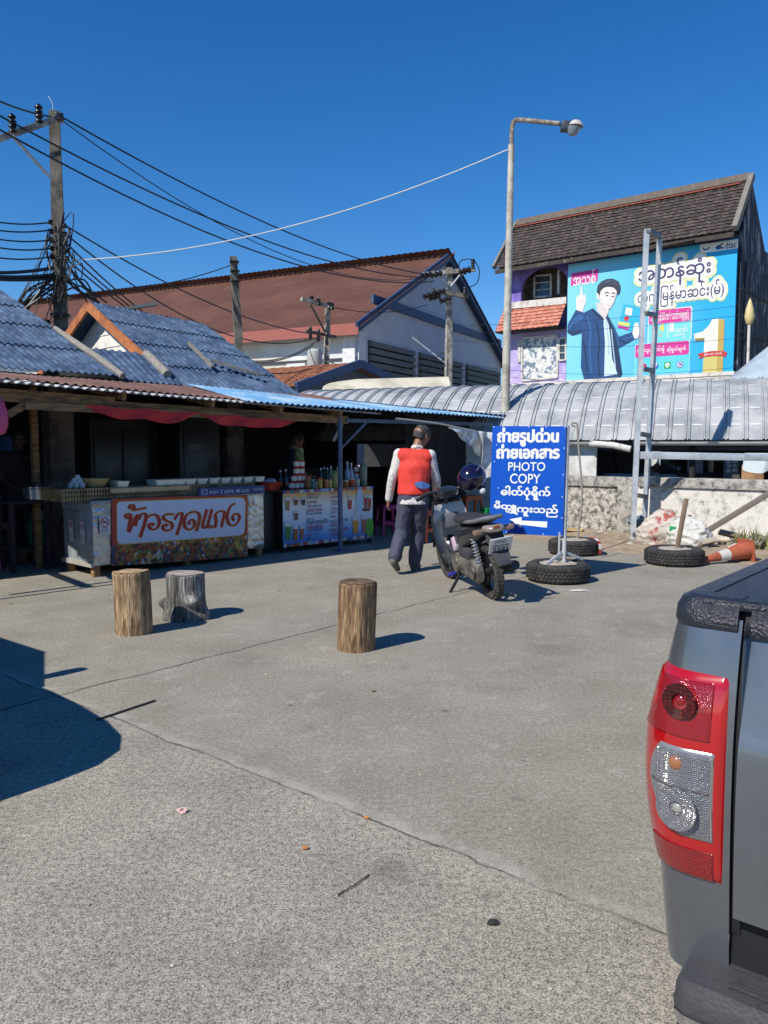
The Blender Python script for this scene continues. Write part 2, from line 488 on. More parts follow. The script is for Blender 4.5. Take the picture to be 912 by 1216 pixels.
    cur = mixc(mth('MULTIPLY', mth('MULTIPLY', lA, sA2), mr(noise_(1.2, 3), .3, .5, .35, .95)), cur, srgb('#45423e'))
    cur = mixc(mth('MULTIPLY', lC, .22), cur, srgb('#c4bfb5'))
    L(cur, b.inputs['Base Color']); b.inputs['Roughness'].default_value = .88; b.inputs['Specular IOR Level'].default_value = .25
    bp = N('ShaderNodeBump'); bp.inputs['Strength'].default_value = .55; bp.inputs['Distance'].default_value = .006
    L(grain, bp.inputs['Height']); L(bp.outputs['Normal'], b.inputs['Normal'])
    return m
g = MB(); g.box((0, 250, -.15), (900, 700, .3))
tag(g.build('ground', ground_mat(), smooth=0), 'grey concrete market lot with cracked joints', kind='structure')

# ---- materials used widely
M_blue_sheet = mat('blue_fibre_sheet', '#394c65', .85, var=.4, vs=7, spec=.15, col2='#5c6f87', lo=.42, hi=.68, cs=3.5, det=9)
M_brown_sheet = mat('brown_sheet', '#5f453e', .85, var=.2, vs=3, col2='#74584f', cs=1.5)
M_white_sheet = mat('white_sheet', '#b5b8b8', .7, var=.15, col2='#83888c', cs=4)
M_brightblue = mat('bright_blue_sheet', '#6597bd', .65, var=.15, col2='#a3bccc', cs=1.5)
M_timber = mat('old_timber', '#8a6a48', .8, var=.3, vs=7, col2='#5c442e', cs=4, stretch=(1, 1, 6))
M_dark = mat('shade_and_dark_parts', (.016, .016, .018), .9, var=.4, vs=3)  # near-black: interior shade put into the colour, also plain dark parts
M_darkwall = mat('dark_wall', (.03, .03, .033), .9, var=.5, vs=4, bump=.4, bs=12)  # gloom of the interiors put into the wall colour
M_conc = mat('old_concrete', '#7d7a74', .9, var=.2, vs=6, col2='#4f4c47', lo=.5, hi=.7, cs=4, bump=.4, bs=60)
M_steelblue = mat('blue_painted_steel', '#4a5f80', .45, var=.15, vs=20, col2='#38435a', cs=9)
M_mortar = mat('mortar', '#8c867c', .95, var=.3, vs=25, bump=.8, bs=30)

def corr(mb, a, b, c, d, pitch=.14, amp=.022, m=None, rows=1, keep=None, step=.012, nper=6):
    """corrugated sheeting: a-b the low edge, d-c the high edge; the waves run from low to high"""
    a, b, c, d = map(Vector, (a, b, c, d)); n = (b - a).cross(d - a).normalized()
    if n.z < 0: n = -n
    ln = (b - a).length; nu = max(8, int(ln / pitch * nper))
    for r in range(rows):
        v0 = r / rows; v1 = (r + 1) / rows + (.03 if r < rows - 1 else 0)
        def fn(u, v, v0=v0, v1=v1):
            vv = lerp(v0, v1, v); p = lerp(lerp(a, b, u), lerp(d, c, u), vv)
            return p + n * (amp * math.sin(u * ln / pitch * 2 * math.pi) + step * (1 - v) + .006 * noise.noise(p * 1.3))
        kk = (lambda u, v, v0=v0, v1=v1: keep(u, lerp(v0, v1, v))) if keep else None
        mb.grid(fn, nu, 6 if not keep else 14, m, kk)
    return mb

# ================================================================ MARKET SHED
def ez(s): return 1.975 - .031 * s if s < 4 else 1.86          # eave height falls slowly along the row
shed = thing('market_shed', 'low open-fronted market shed with blue corrugated gable roofs and dark interior', 'market shed', MK(2, 2))
# lean-to front roof, brown on top with a white sheet edge; one sheet is missing off to the left
GAP = [(-2.13, -.40), (-2.12, .10), (-1.93, .96), (-2.9, .96), (-4.4, .25), (-4.4, -.40)]
def in_poly(x, y, P):
    c = False; j = len(P) - 1
    for i in range(len(P)):
        if (P[i][1] > y) != (P[j][1] > y) and x < (P[j][0] - P[i][0]) * (y - P[i][1]) / (P[j][1] - P[i][1]) + P[i][0]: c = not c
        j = i
    return c
S0, S1 = -6.5, 4.0
lean = MB()
corr(lean, MK(S0, -.36, ez(S0) + .035), MK(S1, -.36, ez(S1) + .035), MK(S1, .95, 2.19), MK(S0, .95, 2.30), .095, .011, keep=lambda u, v: not in_poly(lerp(S0, S1, u), lerp(-.36, .95, v), GAP))
lean.build('lean_to_roof', M_brown_sheet, shed)
we = MB()
corr(we, MK(-1.95, -.47, ez(-1.95)), MK(S1, -.47, ez(S1)), MK(S1, -.1, ez(S1) + .055), MK(-1.95, -.1, ez(-1.95) + .055), .095, .011)
we.build('white_sheet_edge', M_white_sheet, shed, thick=.006)
# bright blue sheets further along the row
bl = MB()
corr(bl, MK(1.7, -.50, ez(1.7) + .02), MK(6.85, -.50, 1.875), MK(6.85, .75, 2.02), MK(1.7, .75, 2.21), .095, .011, rows=1)
bl.build('blue_sheet_roof', M_brightblue, shed, thick=.006)
tail = MB()
corr(tail, MK(3.9, .72, 2.08), MK(9.4, .72, 1.98), MK(9.4, 4.6, 2.3), MK(3.9, 4.6, 2.6), .15, .02, rows=2)
tail.build('rear_sheet_roof', M_blue_sheet, shed)
# left gabled roof with mortared verge
lf = MB()
corr(lf, MK(-6.5, .72, 2.26), MK(.74, .72, 2.24), MK(.64, 4.05, 3.70), MK(-6.5, 4.05, 3.72), .085, .013, rows=4, step=.02)
lf.build('left_roof', M_blue_sheet, shed, thick=.007)
lfb = MB(); corr(lfb, MK(-6.5, 7.3, 2.3), MK(.64, 7.3, 2.3), MK(.64, 4.05, 3.70), MK(-6.5, 4.05, 3.72), .085, .013, rows=1)
lfb.build('left_rear_roof', M_blue_sheet, shed)
vg = MB(); vg.tube([MK(.76, .66, 2.25), MK(.73, 1.2, 2.50), MK(.71, 1.8, 2.75), MK(.69, 2.3, 2.97)], [.04, .042, .042, .03], 8)
vg.build('verge_mortar', M_mortar, shed)
# small gable roof: face at s = 1.6, ridge along the row
gz0, gz1 = 3.54, 3.43
gr = MB()
corr(gr, MK(1.60, .72, 2.13), MK(3.56, .72, 2.13), MK(3.56, 3.2, gz1), MK(1.60, 3.2, gz0), .085, .013, rows=4, step=.02)
gr.build('gable_roof_front', M_blue_sheet, shed, thick=.007)
gb = MB(); corr(gb, MK(1.60, 5.7, 2.2), MK(3.56, 5.7, 2.2), MK(3.56, 3.2, gz1), MK(1.60, 3.2, gz0), .085, .013, rows=2)
gb.build('gable_roof_back', M_blue_sheet, shed, thick=.007)
gw = MB(); gw.prism([MK(1.84, 1.55, 2.58), MK(1.84, 3.2, 3.47), MK(1.84, 4.9, 2.55), MK(1.84, 4.9, 2.2), MK(1.84, 1.55, 2.2)], U * .05)
for k in range(4): gw.bar(MK(1.835, 1.88 + .335 * k, 2.70 + .19 * k), MK(1.835, 4.45 - .36 * k, 2.70 + .19 * k), .012, .012)
gw.build('gable_wall', mat('cream_boarding', '#e2dfd6', .8, var=.06, col2='#cdc9be', cs=3), shed)
bgd = MB()
bgd.bar(MK(1.59, 1.35, 2.43), MK(1.59, 3.2, 3.475), .04, .13); bgd.bar(MK(1.59, 3.2, 3.475), MK(1.59, 5.5, 2.3), .04, .13)
bgd.build('barge_board', mat('orange_barge_paint', '#b5703f', .7, var=.15, col2='#8f5530', cs=6), shed)
sk = MB()
corr(sk, MK(.72, .74, 2.20), MK(1.60, .74, 2.18), MK(1.84, 1.72, 2.68), MK(.72, 1.72, 2.68), .085, .012, rows=1)
sk.grid(lambda u, v: MK(lerp(.72, 1.84, u), lerp(1.70, 4.8, v), 2.66), 2, 2)
sk.build('skirt_roof', M_blue_sheet, shed, thick=.006)
hc = MB(); hc.tube([MK(1.62, 1.62, 2.66), MK(1.58, 1.3, 2.50), MK(1.53, .95, 2.33)], [.055, .06, .06], 10)
hc.build('hip_cap', M_mortar, shed)
lad = MB()                                                     # old battens left lying on the gable roof
for a_, c_, w_, h_ in ((MK(2.45, 1.3, 2.52), MK(2.55, 2.05, 2.93), .05, .035), (MK(2.55, 1.5, 2.64), MK(3.15, 1.1, 2.44), .05, .035), (MK(2.2, 3.45, 3.52), MK(2.75, 3.25, 3.66), .16, .05)):
    lad = MB(); lad.bar(a_, c_, w_, h_); lad.build('roof_batten', M_conc, shed)
# timber under the eave
tb = MB()
tb.bar(MK(-3, -.27, ez(-3) - .10), MK(.15, -.27, ez(0) - .10), .05, .12); tb.bar(MK(.15, -.25, ez(0) - .13), MK(3.55, -.25, ez(3.5) - .09), .05, .10)
tb.bar(MK(-.8, -.33, ez(-.8) - .19), MK(1.6, -.33, ez(1.6) - .15), .04, .07)
tb.build('front_beam', M_timber, shed)
rf = MB()
for s in (-2.4, -1.1, .2, 1.3, 2.3, 3.3): rf.bar(MK(s, -.40, ez(s) - .03), MK(s, 1.0, 2.17), .05, .08)
rf.bar(MK(-.95, -.28, 1.72), MK(-.62, -.28, 1.92), .05, .07)
rf.build('rafter', M_timber, shed)
bp_ = MB(); bp_.bar(MK(3.5, -.27, 1.77), MK(6.8, -.27, 1.78), .05, .05); bp_.build('steel_purlin', M_steelblue, shed)
po = MB(); p0 = MK(3.39, -.28); po.tube([p0, p0 + Vector((0, 0, 1.83))], .032, 12); po.box(p0 + Vector((0, 0, .008)), (.14, .14, .016), UA)
po.build('post', M_steelblue, shed)
br = MB(); br.bar(MK(3.39, -.28, 1.38), MK(3.95, -.28, 1.80), .03, .03); br.build('brace', M_steelblue, shed)
ro = MB(); ro.tube([MK(-4.3, -.43, 2.06), MK(-1.6, -.43, 2.01)], .022, 8); ro.build('edge_rod', M_timber, shed)
for s, t in ((.10, 1.2), (3.1, 1.9), (-3.0, 1.2)):
    c = MB(); c.box(MK(s + .14, t + .1, 1.08), (.30, .22, 2.16), UA, bev=.01); c.build('column', mat('stained_column', '#6a6058', .9, var=.25, col2='#3f3a36', cs=3, bump=.3), shed)
wp = MB(); wp.box(MK(-.13, 1.1, 1.05), (.07, .07, 2.1), UA); wp.build('timber_post', M_timber, shed)
# walls: closed at the back and the left, dark
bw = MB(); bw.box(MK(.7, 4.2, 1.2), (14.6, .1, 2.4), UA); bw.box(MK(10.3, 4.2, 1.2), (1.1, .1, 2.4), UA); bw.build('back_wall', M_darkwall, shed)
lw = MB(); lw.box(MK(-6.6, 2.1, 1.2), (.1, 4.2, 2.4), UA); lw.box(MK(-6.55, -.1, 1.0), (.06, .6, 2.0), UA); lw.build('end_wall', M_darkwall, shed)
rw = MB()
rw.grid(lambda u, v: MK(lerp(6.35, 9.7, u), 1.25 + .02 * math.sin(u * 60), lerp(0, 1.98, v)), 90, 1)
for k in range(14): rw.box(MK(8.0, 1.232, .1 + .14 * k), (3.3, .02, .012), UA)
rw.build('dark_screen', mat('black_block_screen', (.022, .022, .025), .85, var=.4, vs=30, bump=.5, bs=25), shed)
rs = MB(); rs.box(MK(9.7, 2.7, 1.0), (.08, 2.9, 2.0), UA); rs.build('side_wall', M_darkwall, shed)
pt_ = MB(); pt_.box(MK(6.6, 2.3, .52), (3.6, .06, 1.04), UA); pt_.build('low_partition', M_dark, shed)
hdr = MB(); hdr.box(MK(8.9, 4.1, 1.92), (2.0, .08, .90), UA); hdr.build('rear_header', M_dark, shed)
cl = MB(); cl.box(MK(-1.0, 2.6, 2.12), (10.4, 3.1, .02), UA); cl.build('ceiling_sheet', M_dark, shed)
# back-of-stall furniture, hardly visible in the dark
t = thing('glass_cabinet', 'tall dark display cabinet standing in the unlit back of the food stall', 'cabinet', MK(1.5, 2.4), UA)
b = MB(); b.box((0, 0, .9), (.9, .5, 1.8), bev=.01); b.build('body', mat('dark_cabinet', (.035, .03, .03), .5), t, world=False)
b = MB(); b.box((-.21, -.265, 1.0), (.38, .02, 1.3), bev=.004); b.box((.21, -.265, 1.0), (.38, .02, 1.3), bev=.004); b.build('door', mat('dark_glass', (.02, .022, .025), .35), t, world=False)
t = thing('drinks_fridge', 'dark upright drinks fridge with a faint lettered door behind the white trays', 'fridge', MK(2.55, 2.1), UA)
b = MB(); b.box((0, 0, .93), (.68, .6, 1.86), bev=.02); b.build('body', mat('fridge_black', (.03, .03, .035), .4), t, world=False)
b = MB(); b.box((0, -.31, 1.0), (.56, .02, 1.4), bev=.005); b.build('door', MATS['dark_glass'], t, world=False)
b = MB()
for z in (.7, 1.0, 1.3): b.box((0, -.324, z), (.46, .006, .014)); b.box((-.1, -.325, z + .1), (.2, .006, .09))
b.build('shelf', mat('fridge_shelf', (.11, .11, .115), .5), t, world=False)

# ================================================================ RED CLOTH VALANCE
cb = MB()
def val(u, v):
    s = lerp(-.19, 2.55, u); top = lerp(1.835, 1.745, u) + .01 * math.sin(u * 31)
    d = .02 + .105 * abs(math.sin(u * math.pi * 2.0 + .05)) ** .7 + .015 * math.sin(u * 23)
    return MK(s, -.36 + .03 * math.sin(u * 40 + v * 2) * v, top - d * v)
cb.grid(val, 90, 6)
tag(cb.build('cloth_valance', mat('red_banner_cloth', '#b52a30', .8, var=.15, vs=5, col2='#c9bdb2', lo=.66, hi=.69, cs=6.5), None, thick=.003),
    'red printed cloth hung in swags under the shed eave', 'cloth valance')
pk = MB()
pk.lathe([(.005, 0), (.06, .02), (.09, .10), (.09, .22), (.06, .32), (.02, .38), (.012, .44)], MK(-1.06, -.34, 1.52), 18)
tag(pk.build('hanging_bag', mat('pink_plastic', '#c24a78', .5, var=.1)), 'pink plastic bag hanging under the eave at the far left', 'bag')
# ================================================================ BOUNDARY WALL, ARCADE, STEEL FRAME
W0 = Vector((3.3, 12.9, 0)); WD = Vector((.766, -.643, 0)); WN = Vector((-.643, -.766, 0))
WR = math.atan2(WD.y, WD.x)
def WL(k, out=0.0, z=0.0): return W0 + WD * k + WN * out + Vector((0, 0, z))
M_white_stain = mat('mouldy_whitewash', '#d0ccc2', .9, var=.12, vs=5, col2='#3f3d3a', lo=.50, hi=.76, cs=8, bump=.25, bs=40, det=9)
M_cope = mat('mouldy_coping', '#a8a49c', .9, var=.2, vs=8, col2='#2f2d2b', lo=.46, hi=.68, cs=10, bump=.3, bs=40)
bwall = thing('boundary_wall', 'low whitewashed block wall with black mould stains and grey coping', 'wall', WL(1.5))
kp = 0.62
b = MB(); b.box(WL(-.55, -.06, .39), (2.2, .14, .78), WR); b.build('wall_panel', mat('heavy_mould_whitewash', '#bdb8ae', .9, var=.16, vs=6, col2='#4a4843', lo=.42, hi=.62, cs=13, bump=.25, bs=40, det=9), bwall)
b = MB(); b.box(WL(3.75, -.06, .40), (5.9, .14, .80), WR); b.build('wall_panel', M_white_stain, bwall)
b = MB(); b.box(WL(.66, -.04, .47), (.26, .24, .94), WR, bev=.01); b.build('pilaster', M_cope, bwall)
b = MB(); b.box(WL(.86, -.09, .42), (.14, .06, .84), WR); b.build('joint_gap', M_dark, bwall)
b = MB(); b.box(WL(-.6, -.06, .86), (2.26, .22, .16), WR, bev=.012); b.build('coping', M_cope, bwall)
b = MB(); b.box(WL(3.85, -.06, .875), (6.0, .22, .15), WR, bev=.012); b.build('coping', M_cope, bwall)

A0 = Vector((3.4, 14.4, 0)); E3 = Vector((.927, -.375, 0)); N3 = Vector((.375, .927, 0)); AR = math.atan2(E3.y, E3.x)
def AC(k, d=0.0, z=0.0): return A0 + E3 * k + N3 * d + Vector((0, 0, z))
GZ = 1.53; HW = 2.25; RISE = 1.17; RR = (HW * HW + RISE * RISE) / (2 * RISE); PHM = math.asin(HW / RR)
M_grey_roof = mat('grey_metal_roof', '#aaacad', .7, spec=.2, metal=0.0, var=.1, vs=2, col2='#8b8e91', cs=1.2)
arc = thing('arcade_building', 'long low market arcade with grey arched metal roof behind the white wall', 'building', AC(1, 2))
def arch(k, ph, off=0.0): return AC(k, HW + (RR + off) * math.sin(ph), GZ + RISE - RR + (RR + off) * math.cos(ph))
K0, K1 = -6.3, 7.0; NK = 44; PIT = (K1 - K0) / NK
us = []
for i in range(NK):
    for f_, h in ((0, .0), (.04, .028), (.10, .028), (.14, 0), (.20, 0), (.24, .028), (.30, .028), (.34, 0)): us.append((K0 + (i + f_) * PIT, h))
us.append((K1, 0))
b = MB(); nph = 26; vs = []; fs = []
for j in range(nph + 1):
    ph = lerp(-PHM, PHM, j / nph)
    for k, h in us: vs.append(arch(k, ph, h))
n_ = len(us)
for j in range(nph):
    for i in range(n_ - 1): fs.append([j * n_ + i, j * n_ + i + 1, (j + 1) * n_ + i + 1, (j + 1) * n_ + i])
b.add(vs, fs); b.build('arched_roof', M_grey_roof, arc, smooth=25)
b = MB()
for q in (.06, .14, .22, .30, .38, .46):
    ph = lerp(-PHM, PHM, q)
    for i in range(NK):
        a0, a1 = K0 + (i + .40) * PIT, K0 + (i + .93) * PIT
        b.add([arch(a0, ph, .005), arch(a1, ph, .005), arch(a1, ph + .012, .005), arch(a0, ph + .012, .005)], [[0, 1, 2, 3]])
b.build('fixing_strip', mat('roof_strip', '#c9cbcb', .5, var=.06), arc, smooth=0)
def gut(k0, k1, z0, z1):
    g_ = MB(); R_ = .075
    vs = []; fs = []; seg = 9
    for kk, zz in ((k0, z0), (k1, z1)):
        for i in range(seg): a = math.pi + math.pi * i / (seg - 1); vs.append(AC(kk, -.06 + R_ * math.cos(a), zz + R_ * math.sin(a)))
        vs.append(AC(kk, -.06 + R_ + .012, zz)); vs.append(AC(kk, -.06 - R_ - .012, zz))
    m_ = seg + 2
    for i in range(seg - 1): fs.append([i, i + 1, m_ + i + 1, m_ + i])
    fs += [[seg - 1, seg, m_ + seg, m_ + seg - 1], [seg + 1, 0, m_, m_ + seg + 1], list(range(seg)), [m_ + i for i in range(seg)]]
    return g_.add(vs, fs)
M_gutter = mat('white_gutter', '#cfcdc6', .6, var=.1, col2='#8d8a82', lo=.55, hi=.7, cs=5)
gut(1.05, K1, GZ - .02, GZ - .02).build('gutter', M_gutter, arc)
gut(-1.5, .35, GZ - .03, GZ - .02).build('gutter', M_gutter, arc)
b = MB(); b.tube([AC(.3, -.08, GZ - .06), AC(.7, -.10, GZ - .09), AC(1.0, -.14, GZ - .16)], .055, 10); b.build('fallen_gutter_piece', M_gutter, arc)
b = MB(); b.box(AC(-1.05, .12, .75), (2.9, .08, 1.46), AR); b.build('front_wall', mat('white_paint_wall', '#d9d8d2', .8, var=.06, col2='#b5b3aa', cs=2), arc)
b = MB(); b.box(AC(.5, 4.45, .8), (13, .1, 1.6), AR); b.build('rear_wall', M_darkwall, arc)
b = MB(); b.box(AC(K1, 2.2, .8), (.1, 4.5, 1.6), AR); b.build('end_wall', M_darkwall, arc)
b = MB(); b.box(AC(2.4, .35, GZ - .10), (9, .05, .16), AR); b.build('fascia', mat('arcade_fascia', '#3d4356', .7), arc)
for k in (1.25, 2.0, 3.55, 5.2):
    b = MB(); b.tube([AC(k, .30, 0), AC(k, .30, GZ)], .05 if k != 3.55 else .07, 12)
    b.build('post', mat('grey_post', '#8f8f8c', .6) if k == 3.55 else M_dark, arc)
# inside the arcade
def acloc(x, y, Y): p = AT(x, y, Y); return p
p = AT(868, 575, 13.9); t = thing('notice_cabinet', 'dark cabinet with pale notices beside a grey post in the arcade', 'cabinet', (p.x, p.y, 0), AR)
b = MB(); b.box((0, 0, .62), (.26, .3, 1.24), bev=.01); b.build('body', mat('cabinet_dark', (.06, .06, .065), .6), t, world=False)
pr = Print((-.11, -.152, 1.2), (.11, -.152, 1.2), (-.11, -.152, .95), 10, 12); M_notice = flat('notice_paper', '#8f9296')
for i, (x0, y0, x1, y1) in enumerate(((1, 1, 4, 3.5), (5, .6, 9, 3), (1.5, 4.4, 4.5, 7), (5.5, 4, 8.5, 6.4), (1, 8, 4, 11), (5.2, 7.6, 9, 10.6))): pr.rect(x0, y0, x1, y1, M_notice)
o = pr.mb.build('notice', None, t, smooth=0, world=False)
p = AT(825, 575, 14.4); t = thing('metal_box', 'grey metal box on a dark stand under the arcade roof', 'box', (p.x, p.y, 0), AR)
b = MB(); b.box((0, 0, 1.06), (.26, .3, .24), bev=.01); b.build('box', mat('box_grey', '#6b7078', .6), t, world=False)
b = MB(); b.box((0, 0, .47), (.5, .4, .94), bev=.01); b.build('stand', M_dark, t, world=False)
p = AT(843, 575, 14.6); t = thing('paper_roll_stand', 'pale upright roll on a shelf inside the arcade', 'roll', (p.x, p.y, 0), AR)
b = MB(); b.lathe([(.045, .95), (.05, .96), (.05, 1.27), (.04, 1.28)], seg=14); b.build('roll', flat('cream_roll', '#b3ab97'), t, world=False)
b = MB(); b.box((0, 0, .47), (.3, .3, .94)); b.build('shelf', M_dark, t, world=False)
ct = MB(); q0 = AT(772, 536, 13.3); q1 = AT(785, 536, 13.3)
ct.grid(lambda u, v: lerp(q0, q1, u) + Vector((0, .05 * math.sin(u * 9) * v, -(.20 + .05 * math.sin(u * 7)) * v)), 12, 6)
tag(ct.build('hanging_cloth', flat('white_cloth', '#b9bab6', .9), thick=.004), 'crumpled white cloth hanging by the steel uprights', 'cloth')
ct = MB(); q0 = AT(884, 538, 12.9); q1 = AT(945, 538, 12.3)
ct.grid(lambda u, v: lerp(q0, q1, u) + Vector((0, .06 * math.sin(u * 12 + v), -(.27 + .05 * math.sin(u * 6)) * v)), 20, 6)
tag(ct.build('tarpaulin', flat('pale_tarp', '#c9d3d6', .8), thick=.004), 'pale blue-white tarpaulin hanging under the gutter at the right', 'tarpaulin')
p = AT(893, 570, 13.6); t = MB(); t.box((p.x, p.y, .98), (.34, .3, .26), AR, bev=.01); t.box((p.x, p.y, .425), (.5, .35, .85), AR)
tag(t.build('cardboard_box', mat('cardboard', '#8a6a48', .85, col2='#a98760', cs=4)), 'brown cardboard box below the pale tarpaulin', 'box')

# steel frame of two uprights
M_galv = mat('galvanised_steel', '#b7bdc1', .45, metal=.1, var=.08, vs=9, col2='#9fa6ab', cs=5)
Bs = G(751, 645); Ts = AT(768, 272, Bs.y + .05); Bs2 = G(764, 641.5); Ts2 = AT(783.5, 281, Bs2.y + .05)
fr = thing('steel_gantry', 'tall galvanised steel gantry with two ladder-like uprights and a long beam', 'steel frame', Bs)
for a, c in ((Bs, Ts), (Bs2, Ts2)):
    b = MB(); ax = (c - a); sx = Vector((1, -.15, 0)).normalized(); sy = Vector((.15, 1, 0)).normalized()
    wv, dv, th = .036, .032, .006
    prof = [(-wv, -dv), (wv, -dv), (wv, -dv + th), (-wv + th, -dv + th), (-wv + th, dv - th), (wv, dv - th), (wv, dv), (-wv, dv)]
    if c is Ts2: prof = [(-x, y) for x, y in prof][::-1]
    b.prism([a + sx * x + sy * y for x, y in prof], ax); b.build('upright', M_galv, fr)
b = MB()
for yy in (274, 372, 438, 515, 588):
    q = PL(lerp(768, 751, (yy - 272) / 373) + 2, yy, Bs, (0, 1, 0)); r_ = PL(lerp(781, 762, (yy - 281) / 361) + 2, yy + (2 if yy > 300 else 7), Bs2, (0, 1, 0))
    d = (r_ - q); b.bar(q, r_ + d * .02, .07, .06, bev=.004)
b.build('tie_plate', mat('tie_plate', '#6f767b', .5, metal=.3, col2='#57534d', cs=14), fr)
q = PL(760, 540.5, Bs, (0, 1, 0)); q2 = AT(1010, 545, 11.9); b = MB(); b.bar(q, q2, .08, .105, bev=.004); b.build('beam', M_galv, fr)
b = MB(); b.bar(AT(828, 637.5, 10.95), AT(960, 558, 10.5), .06, .075, bev=.004); b.build('brace', mat('brown_steel', '#6d655e', .6, var=.15), fr)

# ================================================================ DIRT, RUBBLE
def dirt_fn(u, v):
    k = lerp(-1.2, 4.6, u); out = lerp(.02, 1.0 + .75 * min(1, u * 2.2) + .12 * math.sin(u * 19), v)
    p = WL(k, out); h = .13 * (1 - v) ** .7 * (0.25 + .75 * min(1, u * 2.5)) * (.6 + .8 * noise.noise(p * 1.1))
    h += .03 * noise.noise(p * 5) * (1 - v); 
    return p + Vector((0, 0, max(.002, h + .006) if v < .99 else -.01))
b = MB(); b.grid(dirt_fn, 90, 26)
tag(b.build('dirt', mat('sandy_dirt', '#a08f76', .95, var=.22, vs=9, col2='#8c7b66', cs=4, bump=.6, bs=60)), 'sandy dirt heaped along the wall foot', kind='structure')
rng = random.Random(3)
b = MB(); M_rub = [mat('rubble_a', '#a39a8c', .95, var=.25, bump=.4), mat('rubble_b', '#7d766c', .95, var=.25), mat('rubble_c', '#b9b2a4', .95, var=.2)]
for i in range(150):
    k = rng.uniform(.3, 4.3); out = rng.uniform(.05, 1.55) * (0.6 + .4 * rng.random()); r_ = rng.choice((.02, .025, .03, .04, .06, .09)) * (1 if k > 1.2 else .5)
    q = WL(k, out); h = .10 * (1 - out / 1.6)
    b.ico(q + Vector((0, 0, h + r_ * .3)), r_, 1, M_rub[i % 3], (1.3, 1, .6), rotz(rng.random() * 3), .9)
for k, out, z, s_, a in ((1.85, .55, .19, (.34, .22, .08), .4), (2.35, .45, .20, (.30, .25, .06), -.3), (2.75, .6, .17, (.4, .2, .05), .9), (2.2, .9, .13, (.22, .2, .07), 1.4), (3.1, .5, .2, (.36, .28, .1), .1)):
    b.box(WL(k, out, z), s_, m=M_rub[int(k * 7) % 3], R=Matrix.Rotation(a, 3, 'Z') @ Matrix.Rotation(.28 * math.sin(k * 5), 3, 'X') @ Matrix.Rotation(.3 * math.cos(k * 3), 3, 'Y'), bev=.008)
tag(b.build('rubble', None, smooth=30), 'heap of broken concrete at the wall foot', 'rubble', kind='stuff')
def sack(name, px, py, Y, w_, h, m, label, lean=0.0, extra=None):
    p = G(px, py) if Y is None else AT(px, py, Y)
    t = thing(name, label, 'sack', (p.x, p.y, 0), WR)
    b = MB()
    def fn(u, v):
        a = 2 * math.pi * u; r_ = w_ * (1 - .8 * (max(0, v - .45) / .55) ** 1.6) * (.86 + .2 * math.sin(v * 3))
        q = Vector((math.cos(a) * r_ + lean * v, math.sin(a) * r_ * .7, h * v))
        f_ = abs(noise.noise(q * 6 + Vector((px, 0, 0)))) * -.10 + abs(noise.noise(q * 15)) * -.05 + .05 + noise.noise(q * 34) * .008
        return q + Vector((math.cos(a), math.sin(a) * .7, .3 * v)) * f_
    b.grid(fn, 72, 44); b.build('sack', m, t, world=False, smooth=60)
    if extra: extra(t, w_, h)
    return t
M_sackw = mat('dusty_white_sack', '#b8b2a8', .8, var=.12, vs=6, col2='#a0524a', lo=.54, hi=.60, cs=4, bump=.5, bs=14)
M_sackg = mat('white_sack', '#c2c2bb', .75, var=.1, vs=6, bump=.5, bs=14)
sack('rubble_sack', 781, 643, 11.4, .30, .52, M_sackw, 'dusty white and red sack of rubble leaning by the steel upright', .10)
def green_panel(t, w_, h):
    b = MB(); b.grid(lambda u, v: Vector((lerp(-.21, -.10, u), lerp(-.135, -.185, u) - .02 * math.sin(v * 3), lerp(.12, .32, v))), 4, 6)
    b.build('green_print', flat('sack_green', '#2c8f5a'), t, world=False)
sack('rubble_sack', 817, 641, 11.0, .27, .46, M_sackg, 'full white sack with a green printed panel behind the stick', .0, green_panel)
b = MB(); b.ico(WL(1.05, .4, .30), .14, 2, None, (1.3, .9, .55), rotz(.4), .8)
tag(b.build('plastic_bag', flat('dull_plastic', '#5c6f7c', .4)), 'small dull blue plastic bag between the two sacks', 'bag')
# planks lying at the wall foot behind the taped tyre
b = MB(); b.bar(WL(-1.5, .5, .06), WL(.1, .35, .10), .10, .025); b.bar(WL(-1.4, .3, .045), WL(-.15, .6, .05), .08, .02)
tag(b.build('plank', mat('pale_plank', '#c4a878', .8, col2='#a58a60', cs=4)), 'pale timber planks lying along the foot of the wall', 'plank')
# weeds at the right
b = MB(); rg = random.Random(5); p0 = AT(897, 655, 10.6)
for i in range(90):
    a = rg.uniform(0, 6.28); l = rg.uniform(.12, .38); q = Vector((p0.x + rg.uniform(-.2, .25), p0.y + rg.uniform(-.2, .2), .02)); d = Vector((math.cos(a) * .5, math.sin(a) * .5, 1)).normalized()
    sd = Vector((-math.sin(a), math.cos(a), 0)) * .012; e = q + d * l; mid = q + d * l * .5 + Vector((math.cos(a), math.sin(a), 0)) * -.02
    b.add([q - sd, q + sd, mid + sd * 1.2, e, mid - sd * 1.2], [[0, 1, 2, 4], [2, 3, 4]])
tag(b.build('weeds', mat('weed_green', '#5f6b35', .8, var=.4, vs=8, col2='#8b8450', cs=9), smooth=0), 'dry green weeds growing behind the fallen cone', 'weeds', kind='stuff')
